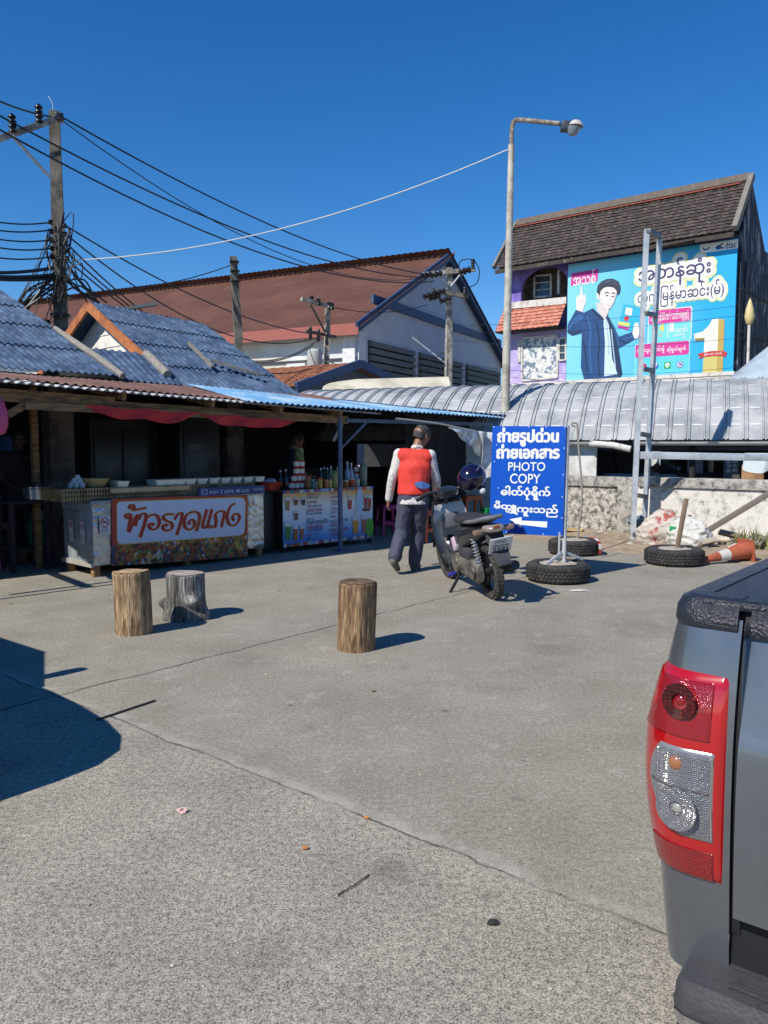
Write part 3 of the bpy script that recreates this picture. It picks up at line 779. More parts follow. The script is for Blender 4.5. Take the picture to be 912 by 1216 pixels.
# ================================================================ PURPLE SHOPHOUSE AND BILLBOARD
PR_ = Vector((15.3, 35, 0)); PD = Vector((-.777, .63, 0)); PNn = Vector((-.63, -.777, 0)); PB = -PNn
PA = math.atan2(PD.y, PD.x)
def BPx(x, y, out=0.0): return PL(x, y, PR_ + PNn * out, PNn)
def PB3(a, out, z): return PR_ + PD * a + PNn * out + Vector((0, 0, z))     # a metres to the left of the right corner
def acoord(p): return (Vector(p) - PR_).dot(PD)
M_purple = mat('purple_paint', '#6a58a6', .75, var=.12, vs=2, col2='#8878b8', cs=1.5)
M_purple_sunlit = mat('purple_paint_sunlit', '#a898cf', .75, var=.08, vs=2, col2='#c2b6dd', cs=2)  # the purple wall again, sunlight put into a paler colour
M_white_trim = mat('dirty_white_trim', '#cdc8c0', .8, var=.1, vs=3, col2='#7c766e', lo=.5, hi=.68, cs=3)
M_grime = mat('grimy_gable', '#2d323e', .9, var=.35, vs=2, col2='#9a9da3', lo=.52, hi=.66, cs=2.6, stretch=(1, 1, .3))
ph = thing('purple_shophouse', 'three-storey purple shophouse with dark tiled roof and grimy side gable', 'building', PB3(5, -3, 0))
aL = acoord(BPx(606, 400)); zE = (BPx(588, 311, .95).z + BPx(871, 283, .95).z) / 2
DEP = 1.25; zR = (BPx(884, 215.5, -DEP).z + BPx(611, 266, -DEP).z) / 2
aRe = acoord(BPx(871, 282, .95)); aLe = acoord(BPx(588, 311, .95))
b = MB()                                               # front wall with the recess left open
rx0, rx1 = acoord(BPx(674, 340)), acoord(BPx(619, 340)); rz0, rz1 = BPx(640, 357).z, BPx(640, 318).z
def fw(a0, a1, z0, z1, th=.2, out=-.1, m=None): b.box(PB3((a0 + a1) / 2, out, (z0 + z1) / 2), (abs(a1 - a0), th, z1 - z0), PA, m)
fw(rx1, aL, 0, zE); fw(0, rx0, 0, zE); fw(rx0, rx1, 0, rz0); fw(rx0, rx1, rz1, zE)
n = 10; pts = [PB3(rx0, 0, rz1)]
ar = [PB3(lerp(rx0, rx1, i / n), 0, rz1 - .75 + .75 * math.sin(math.pi * i / n) ** .6) for i in range(n + 1)]
b.prism([PB3(rx1, -.02, rz1 + .01), PB3(rx0, -.02, rz1 + .01)] + [p - PNn * .02 for p in ar], -PNn * .16)
b.build('front_wall', M_purple, ph)
b = MB(); b.box(PB3((rx0 + rx1) / 2, -1.0, (rz0 + rz1) / 2), (rx1 - rx0 + .3, .1, rz1 - rz0 + .4), PA)
b.box(PB3(rx1 + .02, -.6, (rz0 + rz1) / 2), (.06, .8, rz1 - rz0), PA); b.build('recess_wall', mat('recess_brown', '#4b4238', .9, var=.4, vs=4, col2='#6d5f4b', cs=3), ph)
def px_window(x0, y0, x1, y1, out, name='window', bars=2, glass=None):
    p00, p10, p11, p01 = BPx(x0, y0, out), BPx(x1, y0 - (x1 - x0) * .1, out), BPx(x1, y1 - (x1 - x0) * .1, out), BPx(x0, y1, out)
    f = MB(); w_ = .09
    for p, q in ((p00, p10), (p10, p11), (p11, p01), (p01, p00)): f.bar(p, q, .08, w_)
    for i in range(1, bars + 1): f.bar(lerp(p00, p01, i / (bars + 1)), lerp(p10, p11, i / (bars + 1)), .05, .04)
    o = f.build(name, M_white_trim, ph)
    gq = MB(); s_ = PB * .03; gq.prism([p00 + s_, p10 + s_, p11 + s_, p01 + s_], PB * .02); gq.build('pane', glass or mat('window_glass', (.05, .07, .09), .1), o)
px_window(634.7, 328, 654.5, 353.5, -.85)
b = MB(); b.bar(BPx(663.5, 321, -.5), BPx(663.5, 349, -.5), .1, .12); b.build('recess_post', M_white_trim, ph)
b = MB(); b.bar(BPx(606, 363.5, .12), BPx(674, 357, .12), .3, .33); b.build('ledge', M_white_trim, ph)
# tiles: rows of lapped clay tiles
def tiles(mb, a, b_, c, d, rows, pitch, lift=.05, m=None, amp=.022):
    a, b_, c, d = map(Vector, (a, b_, c, d)); n = (b_ - a).cross(d - a).normalized()
    if n.z < 0: n = -n
    ln = (b_ - a).length; nu = max(6, int(ln / pitch) * 4)
    for r in range(rows):
        v0, v1 = r / rows, min(1, (r + 1.12) / rows)
        mb.grid(lambda u, v: lerp(lerp(a, b_, u), lerp(d, c, u), lerp(v0, v1, v)) + n * (lift * (1 - v) + amp * math.sin(u * ln / pitch * 2 * math.pi) + .015 * noise.noise(Vector((u * ln * 3, r * 1.7, 0)))), nu, 1, m)
        mb.grid(lambda u, v: lerp(lerp(a, b_, u), lerp(d, c, u), v0) + n * (lerp(-.01, lift + amp * math.sin(u * ln / pitch * 2 * math.pi), v)), nu, 1, m)
M_rtile = mat('old_roof_tile', '#3c3431', .95, var=.4, vs=3, col2='#5c524b', lo=.45, hi=.62, cs=3.5, bump=.3)
M_otile = mat('orange_tile', '#b06a58', .85, var=.25, vs=4, col2='#c88b74', cs=4)
b = MB(); tiles(b, PB3(aLe, .95, zE), PB3(aRe, .95, zE), PB3(aRe - .05, -DEP, zR), PB3(aLe, -DEP, zR), 15, .30, m=M_rtile)
b.build('roof_front', M_rtile, ph, smooth=0)
b = MB(); b.grid(lambda u, v: PB3(lerp(aLe, aRe, u), lerp(-DEP - 2.6, -DEP, v), lerp(zE, zR, v)), 2, 2); b.build('roof_back', M_rtile, ph, thick=.1)
b = MB(); b.bar(PB3(aLe, -DEP, zR + .08), PB3(aRe, -DEP, zR + .08), .35, .30); b.build('ridge_cap', mat('ridge_mortar', '#6e655c', .95, var=.3, vs=5, bump=.4), ph)
b = MB(); n_f = (PB3(aLe, .95, zE) - PB3(aLe, -DEP, zR))
b.bar(PB3(aLe, -DEP + .22, zR - .18), PB3(aRe + .3, -DEP + .22, zR - .18), .2, .05); b.build('red_flashing', mat('red_flashing', '#8f4a40', .8), ph)
M_verge = mat('verge_grey', '#77736b', .9, var=.25, vs=4)
b = MB(); b.bar(PB3(aRe - .06, 1.0, zE + .05), PB3(aRe - .06, -DEP, zR + .12), .22, .28); b.build('verge', M_verge, ph)
b = MB(); b.bar(PB3(aLe + .05, 1.0, zE + .05), PB3(aLe + .05, -DEP, zR + .1), .14, .22)
b.build('verge', M_verge, ph)
b = MB(); b.bar(PB3(aLe, .9, zE - .16), PB3(aRe, .9, zE - .16), .08, .2)
for i in range(26): a = lerp(aRe, aLe, (i + .5) / 26); b.bar(PB3(a, .92, zE - .1), PB3(a, .1, zE + .25), .07, .12)
b.bar(PB3(aRe + 1.6, 1.02, zE - .12), PB3(aRe + 3.4, 1.02, zE - .2), .04, .09); b.build('eave_board', mat('weathered_eave', '#3f3833', .9, var=.4, vs=3, col2='#8d877c', lo=.6, hi=.68, cs=2), ph)
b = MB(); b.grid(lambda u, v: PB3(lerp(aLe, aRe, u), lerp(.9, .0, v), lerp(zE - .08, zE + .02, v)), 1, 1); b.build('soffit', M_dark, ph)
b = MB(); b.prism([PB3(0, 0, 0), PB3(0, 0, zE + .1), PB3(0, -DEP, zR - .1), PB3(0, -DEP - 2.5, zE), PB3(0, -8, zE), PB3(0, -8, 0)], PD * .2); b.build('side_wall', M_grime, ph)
b = MB()
for z in (8.2, 6.4): b.bar(PB3(-.02, -.1, z), PB3(-.02, -7.8, z), .05, .14)
b.bar(PB3(-.03, -.6, 3), PB3(-.03, -.6, 9.4), .10, .10); b.build('side_moulding', mat('side_band', '#2b303b', .9, var=.3), ph)
b = MB(); b.prism([PB3(aL, 0, 0), PB3(aL, 0, zE + .1), PB3(aL, -DEP, zR - .1), PB3(aL, -DEP - 2.5, zE), PB3(aL, -8, zE), PB3(aL, -8, 0)], -PD * .2); b.build('far_side_wall', M_purple, ph)
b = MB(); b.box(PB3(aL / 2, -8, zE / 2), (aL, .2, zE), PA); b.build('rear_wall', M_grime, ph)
# awning of tiles over the lower window
aw0, aw1 = acoord(BPx(674, 380)), aL + .3
zt, zb_ = BPx(640, 362.5, .1).z, BPx(640, 389, 1.0).z
b = MB(); tiles(b, PB3(aw1, 1.0, zb_), PB3(aw0, 1.0, zb_), PB3(aw0, .12, zt), PB3(aw1, .12, zt), 7, .3, m=M_otile, lift=.05)
b.build('tile_awning', M_otile, ph, smooth=0)
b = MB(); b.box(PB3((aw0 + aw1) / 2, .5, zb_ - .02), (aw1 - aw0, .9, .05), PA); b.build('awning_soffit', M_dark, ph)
zl = BPx(640, 455).z
b = MB(); b.box(PB3((aL + acoord(BPx(674, 400))) / 2, .06, (zb_ + zl) / 2 - .2), (aL - acoord(BPx(674, 400)), .10, zb_ - zl + .5), PA); b.build('lower_wall', M_purple_sunlit, ph)
px_window(620, 402, 662, 452, .16, 'shop_window', 0, mat('poster_window', '#6f7f92', .4, var=.3, vs=5, col2='#d9d9d4', lo=.47, hi=.5, cs=3.0))
px_window(664, 402, 672, 428, .16, 'window', 2)
b = MB(); b.bar(BPx(617, 404, .16), BPx(617, 430, .16), .1, .16); b.build('shutter', M_white_trim, ph)
b = MB(); b.box(PB3(aL / 2, .18, zl - .06), (aL, .5, .16), PA); b.build('lower_ledge', M_white_trim, ph)

# ---- billboard
OUT = .35
bt, btr, bb_, bbr = BPx(676.4, 312.7, OUT), BPx(877, 284, OUT), BPx(670.6, 454, OUT), BPx(869, 446, OUT)
a0_, a1_ = acoord((bt + bb_) / 2), acoord((btr + bbr) / 2); zt0, zb0 = (bt.z + btr.z) / 2, (bb_.z + bbr.z) / 2
BT = PB3(a0_, OUT, zt0); BW, BH = a0_ - a1_, zt0 - zb0
bil = thing('billboard', 'large cyan phone-network billboard with a smiling man and gold number one', 'billboard', PB3((a0_ + a1_) / 2, OUT - .1, zb0))
m, t_, p_ = _new('billboard_cyan'); N = t_.nodes.new; tc = N('ShaderNodeTexCoord'); sx_ = N('ShaderNodeSeparateXYZ'); t_.links.new(tc.outputs['Object'], sx_.inputs[0])
mrn = N('ShaderNodeMapRange'); mrn.inputs['From Min'].default_value = -3.2; mrn.inputs['From Max'].default_value = 2.2; t_.links.new(sx_.outputs['X'], mrn.inputs['Value'])
cr = N('ShaderNodeMix'); cr.data_type = 'RGBA'; t_.links.new(mrn.outputs['Result'], cr.inputs[0]); cr.inputs[6].default_value = (*srgb('#7fcde6'), 1); cr.inputs[7].default_value = (*srgb('#0a9fd6'), 1)
t_.links.new(cr.outputs[2], p_.inputs['Base Color']); p_.inputs['Roughness'].default_value = .45
b = MB(); b.box(PB3((a0_ + a1_) / 2, OUT - .05, (zt0 + zb0) / 2), (BW, .09, BH), PA); b.build('panel', m, bil)
b = MB(); b.bar(PB3(a0_ + .1, OUT - .06, zb0 - .10), PB3(a1_ - .1, OUT - .06, zb0 - .10), .2, .18); b.build('frame', M_white_trim, bil)
bp = Print(BT, BT - PD * BW, BT - Z3 * BH, BW, BH, step=.006)
def bz(zx, zy):
    q = BPx(660 + zx / 3.965, 285 + zy / 3.965, OUT); d = q - BT
    return (-d.dot(PD), -d.z)
def bpoly(pts, m_, k=1): bp.poly([bz(*p) for p in pts], m_, k)
def btext(body, x0, y0, x1, y1, m_, k=1, bold=0.0):
    a, c = bz(x0, y0), bz(x1, y1); bp.text(body, a[0], a[1], c[0], c[1], m_, k, bold)
F = lambda n_, h_: flat('print_' + n_, h_, .5, var=.02)
W_, PINK, NAVY, YEL, INK, SKIN, HAIR, PALE = F('white', '#e6e6e4'), F('pink', '#c8328c'), F('navy', '#1d4476'), F('yellow', '#e8e6a0'), F('ink', '#3a3560'), F('skin', '#dfd6d2'), F('hair', '#2b3140'), F('pale', '#9fdcee')
bpoly([(75, 157), (203, 135), (195, 193), (70, 216)], PINK); btext('အသစ်', 84, 150, 187, 203, W_, 2, .01)
# figure of the man
bpoly([(175, 320), (128, 345), (130, 338), (95, 328), (56, 400), (55, 438), (78, 452), (122, 440), (118, 600), (136, 668), (302, 660), (314, 630), (296, 512), (376, 466), (362, 432), (298, 455), (262, 385), (238, 342), (205, 350)], NAVY, 1)
bpoly([(128, 345), (60, 405), (62, 430), (80, 400), (130, 372)], F('navy2', '#2f5f98'), 2)
bpoly([(225, 340), (250, 400), (262, 500), (268, 560), (290, 632), (228, 642), (232, 480), (226, 400)], F('shirt', '#bfd6ea'), 2)
bpoly([(240, 342), (252, 400), (266, 560), (302, 650), (312, 632), (294, 512), (262, 385)], F('navy3', '#16304f'), 3)
bpoly([(134, 655), (302, 645), (304, 662), (138, 669)], F('trouser', '#1c2740'), 3)
bpoly([(190, 290), (196, 335), (228, 372), (245, 352), (252, 326)], F('skin2', '#cfc4c0'), 3)
bpoly([(202, 240), (203, 275), (210, 300), (226, 322), (246, 331), (262, 318), (276, 292), (288, 255), (288, 235), (260, 215), (220, 222)], SKIN, 4)
bpoly([(192, 252), (203, 248), (208, 272), (200, 284), (193, 272)], SKIN, 4)
bpoly([(194, 248), (198, 215), (216, 196), (240, 184), (270, 182), (297, 196), (306, 220), (303, 246), (292, 262), (288, 240), (272, 224), (246, 220), (226, 226), (212, 240), (208, 262), (200, 252)], HAIR, 5)
for pts, m_, k, w_ in (([(232, 252), (242, 247), (252, 250)], HAIR, 5, .05), ([(264, 252), (272, 250), (280, 254)], HAIR, 5, .05), ([(236, 263), (248, 262)], HAIR, 5, .05), ([(264, 266), (276, 266)], HAIR, 5, .05),
                       ([(256, 262), (262, 282), (254, 286)], F('skin3', '#b9aaa6'), 5, .03), ([(234, 298), (248, 307), (262, 300)], W_, 5, .07), ([(232, 296), (248, 310), (264, 298)], F('lip', '#a97a78'), 5, .025)):
    bp.stroke([bz(*p) for p in pts], w_, m_, k)
JL, JD = F('navylight', '#2c5c92'), F('navydark', '#132a47')
for pts, m_, w_ in (([(70, 400), (90, 372), (118, 352)], JL, .10), ([(60, 430), (84, 440), (118, 425)], JD, .07), ([(150, 360), (165, 430), (160, 520), (170, 630)], JL, .09), ([(190, 380), (205, 470), (200, 560), (208, 640)], JD, .06), ([(130, 470), (140, 540), (146, 620)], JD, .06), ([(318, 470), (345, 462), (366, 450)], JL, .07), ([(300, 470), (330, 484), (352, 478)], JD, .05), ([(172, 330), (196, 352), (222, 372)], JD, .10), ([(270, 400), (290, 450), (296, 500)], JL, .05)):
    bp.stroke([bz(*p) for p in pts], w_, m_, 3)
for pts, m_, w_ in (([(236, 380), (246, 450), (250, 540)], F('shirt_fold', '#a3c0d8'), .06), ([(262, 420), (272, 520), (282, 600)], F('shirt_fold', '#a3c0d8'), .05)): bp.stroke([bz(*p) for p in pts], w_, m_, 4)
for pts, w_ in (([(206, 222), (228, 202), (258, 192)], .05), ([(232, 206), (262, 194), (288, 202)], .04), ([(252, 212), (278, 206), (298, 216)], .04)): bp.stroke([bz(*p) for p in pts], w_, F('hair_light', '#4a5266'), 6)
bpoly([(276, 292), (288, 255), (288, 238), (280, 250), (272, 285), (256, 312), (246, 331), (262, 318)], F('skin4', '#c9bdb9'), 5); bpoly([(206, 276), (212, 300), (228, 322), (240, 328), (222, 300), (214, 276)], F('skin5', '#cdc2be'), 5)
bpoly([(98, 330), (96, 275), (108, 258), (116, 262), (118, 220), (124, 216), (128, 262), (138, 256), (144, 285), (132, 318), (128, 340)], SKIN, 3)
for p, q in (((110, 285), (122, 300)), ((122, 280), (132, 290))): bp.stroke([bz(*p), bz(*q)], .03, F('skin3', '#b9aaa6'), 4)
bpoly([(322, 302), (420, 322), (400, 436), (292, 412)], F('card', '#28a9d4'), 4)
bpoly([(332, 318), (362, 322), (358, 356), (326, 350)], W_, 5); bp.disc(*bz(334, 370), .12, F('red', '#c4322e'), 5)
bpoly([(298, 384), (350, 392), (346, 408), (294, 398)], F('cardyel', '#cfd75a'), 5); bpoly([(294, 400), (346, 412), (342, 424), (291, 410)], PINK, 5)
bpoly([(362, 440), (372, 392), (388, 388), (396, 430), (388, 462), (372, 466)], SKIN, 6)
# lettering with a glow
def glow(body, x0, y0, x1, y1, th):
    a, c = bz(x0, y0), bz(x1, y1); bp.halo(body, a[0], a[1], c[0], c[1], th * 22, F('halo', '#d9dc9a'), 1.5); bp.halo(body, a[0], a[1], c[0], c[1], th * 15, W_, 4); btext(body, x0, y0, x1, y1, INK, 7, th)
glow('အတန်ဆုံး', 392, 112, 728, 192, .012); glow('တွက်ြမန်မာဆင်း(မ်)', 388, 232, 790, 284, .008)
def brr(x0, y0, x1, y1, m_, k): 
    a, c = bz(x0, y0), bz(x1, y1); bp.rrect(a[0], a[1], c[0], c[1], .1, m_, k)
brr(436, 334, 638, 472, W_, 1); brr(439, 337, 635, 470, F('boxcyan', '#6fcbe6'), 2); brr(439, 337, 635, 380, PINK, 3)
btext('ကိုယ်ပိုင်ဆင်းကတ်များဝယ်', 470, 345, 626, 358, W_, 4, .01); btext('အခမဲ့ဖုန်းဆက် 1 ဆင်း ကြိုဆိုပွဲ', 446, 362, 628, 376, W_, 4, .01)
btext('24', 462, 398, 510, 432, F('gold', '#d8cf4a'), 4, .02); btext('နာရီ', 466, 440, 500, 462, F('gold', '#d8cf4a'), 4)
bp.stroke([bz(528, 395), bz(528, 462)], .03, W_, 4); btext('1', 541, 392, 552, 430, W_, 4, .03); btext('သတင်း', 560, 402, 622, 430, W_, 4, .005); btext('လင်ကျ', 554, 434, 606, 460, W_, 4, .005)
brr(374, 492, 628, 626, F('boxedge', '#bfe6f2'), 1); brr(376, 494, 626, 624, F('boxcyan2', '#58c4e4'), 2); brr(376, 494, 626, 538, PINK, 3)
btext('ဆက်သွယ် ဆင်းရှိ', 384, 506, 512, 532, W_, 4, .012); btext('ဆိုရှယ်ဖျက်', 524, 502, 612, 528, W_, 4, .012)
for zx, zy, c_, in ((414, 597, '#b02a5e'), (468, 593, '#1d5fae'), (526, 590, '#23a04a'), (584, 587, '#6a66a0')):
    a, c = bz(zx, zy); bp.disc(a, c, .155, F('icon' + c_[1:], c_), 4) if c_ != '#23a04a' else bp.rrect(a - .155, c - .15, a + .155, c + .15, .05, F('icon' + c_[1:], c_), 4)
    if c_ == '#1d5fae': bp.text('f', a - .05, c - .11, a + .07, c + .15, W_, 5, .05)
    if c_ == '#23a04a': bp.disc(a, c - .015, .11, W_, 5, .09); bp.poly([(a - .04, c + .06), (a + .05, c + .06), (a - .02, c + .13)], W_, 5); bp.text('LINE', a - .07, c - .04, a + .07, c + .015, F('icon23a04a', '#23a04a'), 6, .03)
    if c_ == '#6a66a0': bp.disc(a, c, .12, W_, 5); bp.disc(a, c, .095, F('icon6a66a0', c_), 6); bp.stroke([(a - .05, c - .05), (a - .03, c + .02), (a + .05, c + .06)], .035, W_, 7)
bpoly([(736, 374), (766, 371), (757, 640), (690, 645), (700, 468), (651, 472), (651, 442), (690, 432), (722, 402)], F('onew', '#dfe0cc'), 2)
bpoly([(766, 371), (795, 374), (785, 636), (757, 640)], F('oneg', '#b39a4e'), 3); bpoly([(697, 540), (760, 536), (757, 640), (690, 645)], F('oneg2', '#c4b66a'), 3); bpoly([(652, 464), (700, 460), (700, 472), (660, 476)], F('oned', '#8b7440'), 4)
bpoly([(667, 538), (692, 530), (740, 522), (788, 522), (808, 530), (800, 542), (806, 550), (782, 546), (740, 546), (694, 553), (672, 560), (682, 548)], F('ribbon', '#b8322c'), 5)
btext('ြမန်မာ ဆင်း ကတ်သစ်', 700, 530, 782, 543, W_, 6, .005)
bpoly([(678, 22), (858, -4), (858, 38), (680, 64)], W_, 1)
bp.stroke([bz(692, 38), bz(704, 46), bz(718, 42), bz(722, 32)], .06, NAVY, 2); bp.stroke([bz(752, 38), bz(770, 30), bz(786, 16)], .07, NAVY, 2); bp.stroke([bz(770, 32), bz(780, 38), bz(790, 36)], .07, NAVY, 2); bp.disc(*bz(766, 35), .10, F('icon1d5fae', '#1d5fae'), 2)
btext('dtac', 798, 12, 850, 34, INK, 2, .01)
bp.build('print', bil)

# ---- ornamental lamp and pale lean-to roof beside the gable
p = AT(887, 458, 26); t = thing('ornamental_lamp', 'cream flame-shaped lamp on a slim white pole beside the grimy gable', 'lamp', (p.x, p.y, 0))
zt_ = AT(887, 386, 26).z; zt2 = AT(887, 354, 26).z
b = MB(); b.tube([(0, 0, 0), (0, 0, zt_)], .045, 8); b.build('pole', M_white_trim, t, world=False)
b = MB(); b.lathe([(.04, zt_), (.10, zt_ + .06), (.15, zt_ + .25), (.12, zt_ + .5), (.05, zt_ + .75), (.005, zt2)], seg=14); b.build('lamp_head', flat('cream_lamp', '#cdb680'), t, world=False)
t = thing('side_shed', 'pale corrugated lean-to roof behind the arcade at the right edge', 'shed', AT(900, 450, 24))
b = MB(); q = [AT(868, 447, 22), AT(945, 385, 25), AT(945, 452, 22)]; b.grid(lambda u, v: lerp(AT(866, 449, 23), lerp(AT(960, 372, 24.5), AT(960, 455, 22.5), v), u) + Z3 * .02 * math.sin(v * 60), 8, 40); b.build('roof', mat('pale_sheet', '#a9b6bf', .7, var=.1), t)
b = MB(); b.bar(AT(905, 449, 23.2), AT(905, 449, 23.2) * 1 - Z3 * 3.2, .1, .1); b.build('post', M_galv, t)

# ================================================================ BIG BROWN-ROOFED WAREHOUSE
WC = Vector((-1.35, 40, 0)); WGd = Vector((.459, .888, 0)); WSd = Vector((-.888, .459, 0)); WGn = Vector((.888, -.459, 0)); WSn = -WGd
ZEV, ZRG, HWG, LEN = 7.5, 12.9, 10.8, 46
def WG3(g_, z, out=0.0): return WC + WGd * g_ + WGn * out + Z3 * z
def WS3(l_, z, out=0.0): return WC + WSd * l_ + WSn * out + Z3 * z
def WGx(x, y, out=0.0): return PL(x, y, WC + WGn * out, WGn)
wh = thing('brown_roof_warehouse', 'large warehouse with brown pitched roof, pale grey gable and louvred openings', 'warehouse', WC)
M_wroof = mat('warehouse_roof', '#583629', .85, var=.12, vs=.5, col2='#633f31', cs=.4)
M_navy = mat('navy_trim', '#33496c', .6, var=.08)
M_wgrey = mat('warehouse_grey', '#c8cacc', .8, var=.04, vs=.6, col2='#bdbfc2', cs=.5)
def wr(g0, z0, g1, z1, name):
    b = MB(); nr = 1
    for r in range(nr):
        v0, v1 = r / nr, (r + 1.05) / nr
        def fn(u, v, v0=v0, v1=v1):
            vv = lerp(v0, v1, v); return WC + WSd * lerp(-.6, LEN, u) + WGd * lerp(g0, g1, vv) + Z3 * (lerp(z0, z1, vv) + .022 * math.sin(u * LEN * 2 * math.pi / .4))
        b.grid(fn, 700, 4)
    b.build(name, M_wroof, wh, smooth=40)
b = MB(); b.bar(WC + WSd * -.62 + WGd * HWG + Z3 * (ZRG + .03), WC + WSd * LEN + WGd * HWG + Z3 * (ZRG + .03), .5, .14); b.build('ridge_cap', M_wroof, wh)
wr(-.7, ZEV - .3, HWG, ZRG + .02, 'roof_front'); wr(2 * HWG + .7, ZEV - .3, HWG, ZRG + .02, 'roof_back')
b = MB(); b.box((WS3(LEN / 2, ZEV - .42, .72)), (LEN + 1, .06, .55), math.atan2(WSd.y, WSd.x)); b.build('eave_fascia', mat('red_fascia', '#96564a', .7, var=.08), wh)
b = MB(); b.prism([WG3(0, 0), WG3(0, ZEV), WG3(HWG, ZRG - .2), WG3(2 * HWG, ZEV), WG3(2 * HWG, 0)], -WGn * .3); b.build('gable_wall', M_wgrey, wh)
b = MB(); b.box(WS3(LEN / 2, ZEV / 2 - .1, -.15), (LEN, .3, ZEV - .2), math.atan2(WSd.y, WSd.x)); b.build('side_wall', mat('warehouse_white', '#cfd2d2', .8, var=.06, vs=.8, col2='#c3beb0', cs=.4), wh)
b = MB()
for z in (5.75, 4.7): b.box(WS3(LEN / 2, z, .04), (LEN, .08, .12), math.atan2(WSd.y, WSd.x))
b.build('side_band', mat('dark_band', '#3d4046', .8), wh)
b = MB(); b.box(WS3(.35, ZEV / 2, .1), (.7, .2, ZEV - .6), math.atan2(WSd.y, WSd.x)); b.box(WG3(.35, ZEV / 2 - .2, .06), (.7, .12, ZEV - .4), math.atan2(WGd.y, WGd.x)); b.build('corner_pier', mat('pier_white', '#d3d5d3', .8), wh)
b = MB(); b.bar(WG3(-.75, ZEV - .35, .45), WG3(HWG, ZRG - .03, .45), .12, .46, up=WGn.cross(Z3)); b.bar(WG3(2 * HWG + .75, ZEV - .35, .45), WG3(HWG, ZRG - .03, .45), .12, .46); b.build('barge_board', M_navy, wh)
b = MB(); b.grid(lambda u, v: WC + WGn * lerp(0, .5, v) + WGd * lerp(-.7, HWG, u) + Z3 * (lerp(ZEV - .4, ZRG - .1, u)), 1, 1); b.grid(lambda u, v: WC + WGn * lerp(0, .5, v) + WGd * lerp(2 * HWG + .7, HWG, u) + Z3 * (lerp(ZEV - .4, ZRG - .1, u)), 1, 1); b.build('verge_soffit', M_navy, wh)
zb1 = (WGx(500, 380).z + WGx(588, 402).z) / 2
b = MB(); b.bar(WG3(1.5, zb1, .08), WG3(2 * HWG - .4, zb1, .08), .14, .45); b.build('navy_band', M_navy, wh)
M_louv = mat('louvre_grey', '#6a6d68', .8, var=.15, vs=2)
zt1, zb2 = WGx(497, 418.5).z, 3.6
for x0, x1 in ((437, 490), (497, 547), (553, 592)):
    g0, g1 = (WGx(x0, 430) - WC).dot(WGd), (WGx(x1, 430) - WC).dot(WGd)
    b = MB(); nl = 9
    b.box(WG3((g0 + g1) / 2, (zt1 + zb2) / 2, .02), (g1 - g0, .03, zt1 - zb2), math.atan2(WGd.y, WGd.x), m=M_dark)
    for i in range(nl):
        z = lerp(zb2, zt1, (i + .5) / nl); b.bar(WG3(g0, z, .10), WG3(g1, z, .10), .18, .26, m=M_louv)
    b.build('louvre', None, wh)
b = MB(); b.box(WS3(3.2, 4.9, .3), (1.1, .6, 1.4), math.atan2(WSd.y, WSd.x)); b.build('air_unit', flat('ac_white', '#cfd0cc'), wh)

# small brown-roofed house and the cream canopy in front of the warehouse
hs = thing('brown_roof_house', 'small house with orange-brown tiled roof below the warehouse wall', 'house', AT(380, 480, 30))
rA, rB = AT(428, 430, 30), AT(255, 442, 34); eA, eB = AT(352, 458, 26.5), AT(255, 470, 29)
b = MB(); tiles(b, eB, eA, rA, rB, 12, .28, m=M_otile, lift=.04); b.build('roof_front', mat('house_tile', '#8d5a41', .9, var=.25, vs=3, col2='#a26c50', cs=3), hs, smooth=0)
for p in hs.children[0].data.materials: pass
hs.children[0].data.materials[0] = MATS['house_tile']
rdir = (rA - rB).normalized(); dn = (eA - rA); bk = Vector((-dn.x * .2 + 2.5, -dn.y, dn.z))
b = MB(); b.grid(lambda u, v: lerp(rB, rA, u) + bk * v, 2, 2); b.build('roof_back', MATS['house_tile'], hs, thick=.08)
b = MB(); o_ = -rdir * .5; b.prism([eA + o_, rA + o_, rA + bk + o_, Vector((*(rA + bk + o_).xy, 0)), Vector((*(eA + o_).xy, 0))], -rdir * .15); b.build('gable_wall', mat('dim_wall', '#59616e', .8, var=.15), hs)
b = MB(); b.bar(eA + Z3 * -.05, rA + Z3 * -.05, .1, .3); b.bar(rA - Z3 * .05, rA + bk - Z3 * .05, .1, .3); b.build('barge_board', M_navy, hs)
b = MB(); b.bar(Vector((*eA.xy, 0)) + o_, Vector((*eA.xy, eA.z)) + o_, .3, .3); b.build('post', M_wgrey, hs)
t = thing('cream_canopy', 'cream rounded canvas canopy behind the arched arcade roof', 'canopy', AT(460, 480, 24))
b = MB(); c0, c1 = AT(386, 470, 24.0), AT(531, 470, 25.0)
def can(u, v):
    a = math.pi * v; e = .5 + .5 * min(1, u / .25) ** .5 if u < .25 else 1
    return lerp(c0, c1, u) + Vector((0, -1.3 * math.cos(a), -.12 + (.24 + .42 * e * (.8 + .3 * u)) * math.sin(a)))
b.grid(can, 30, 14); b.build('canvas', mat('cream_canvas', '#cfc8b2', .85, var=.08, vs=2, col2='#b5ad97', cs=1.5), t)
b = MB()
for q in (c0, c1): b.tube([Vector((q.x, q.y, 0)), q], .04, 8)
b.build('post', M_galv, t)

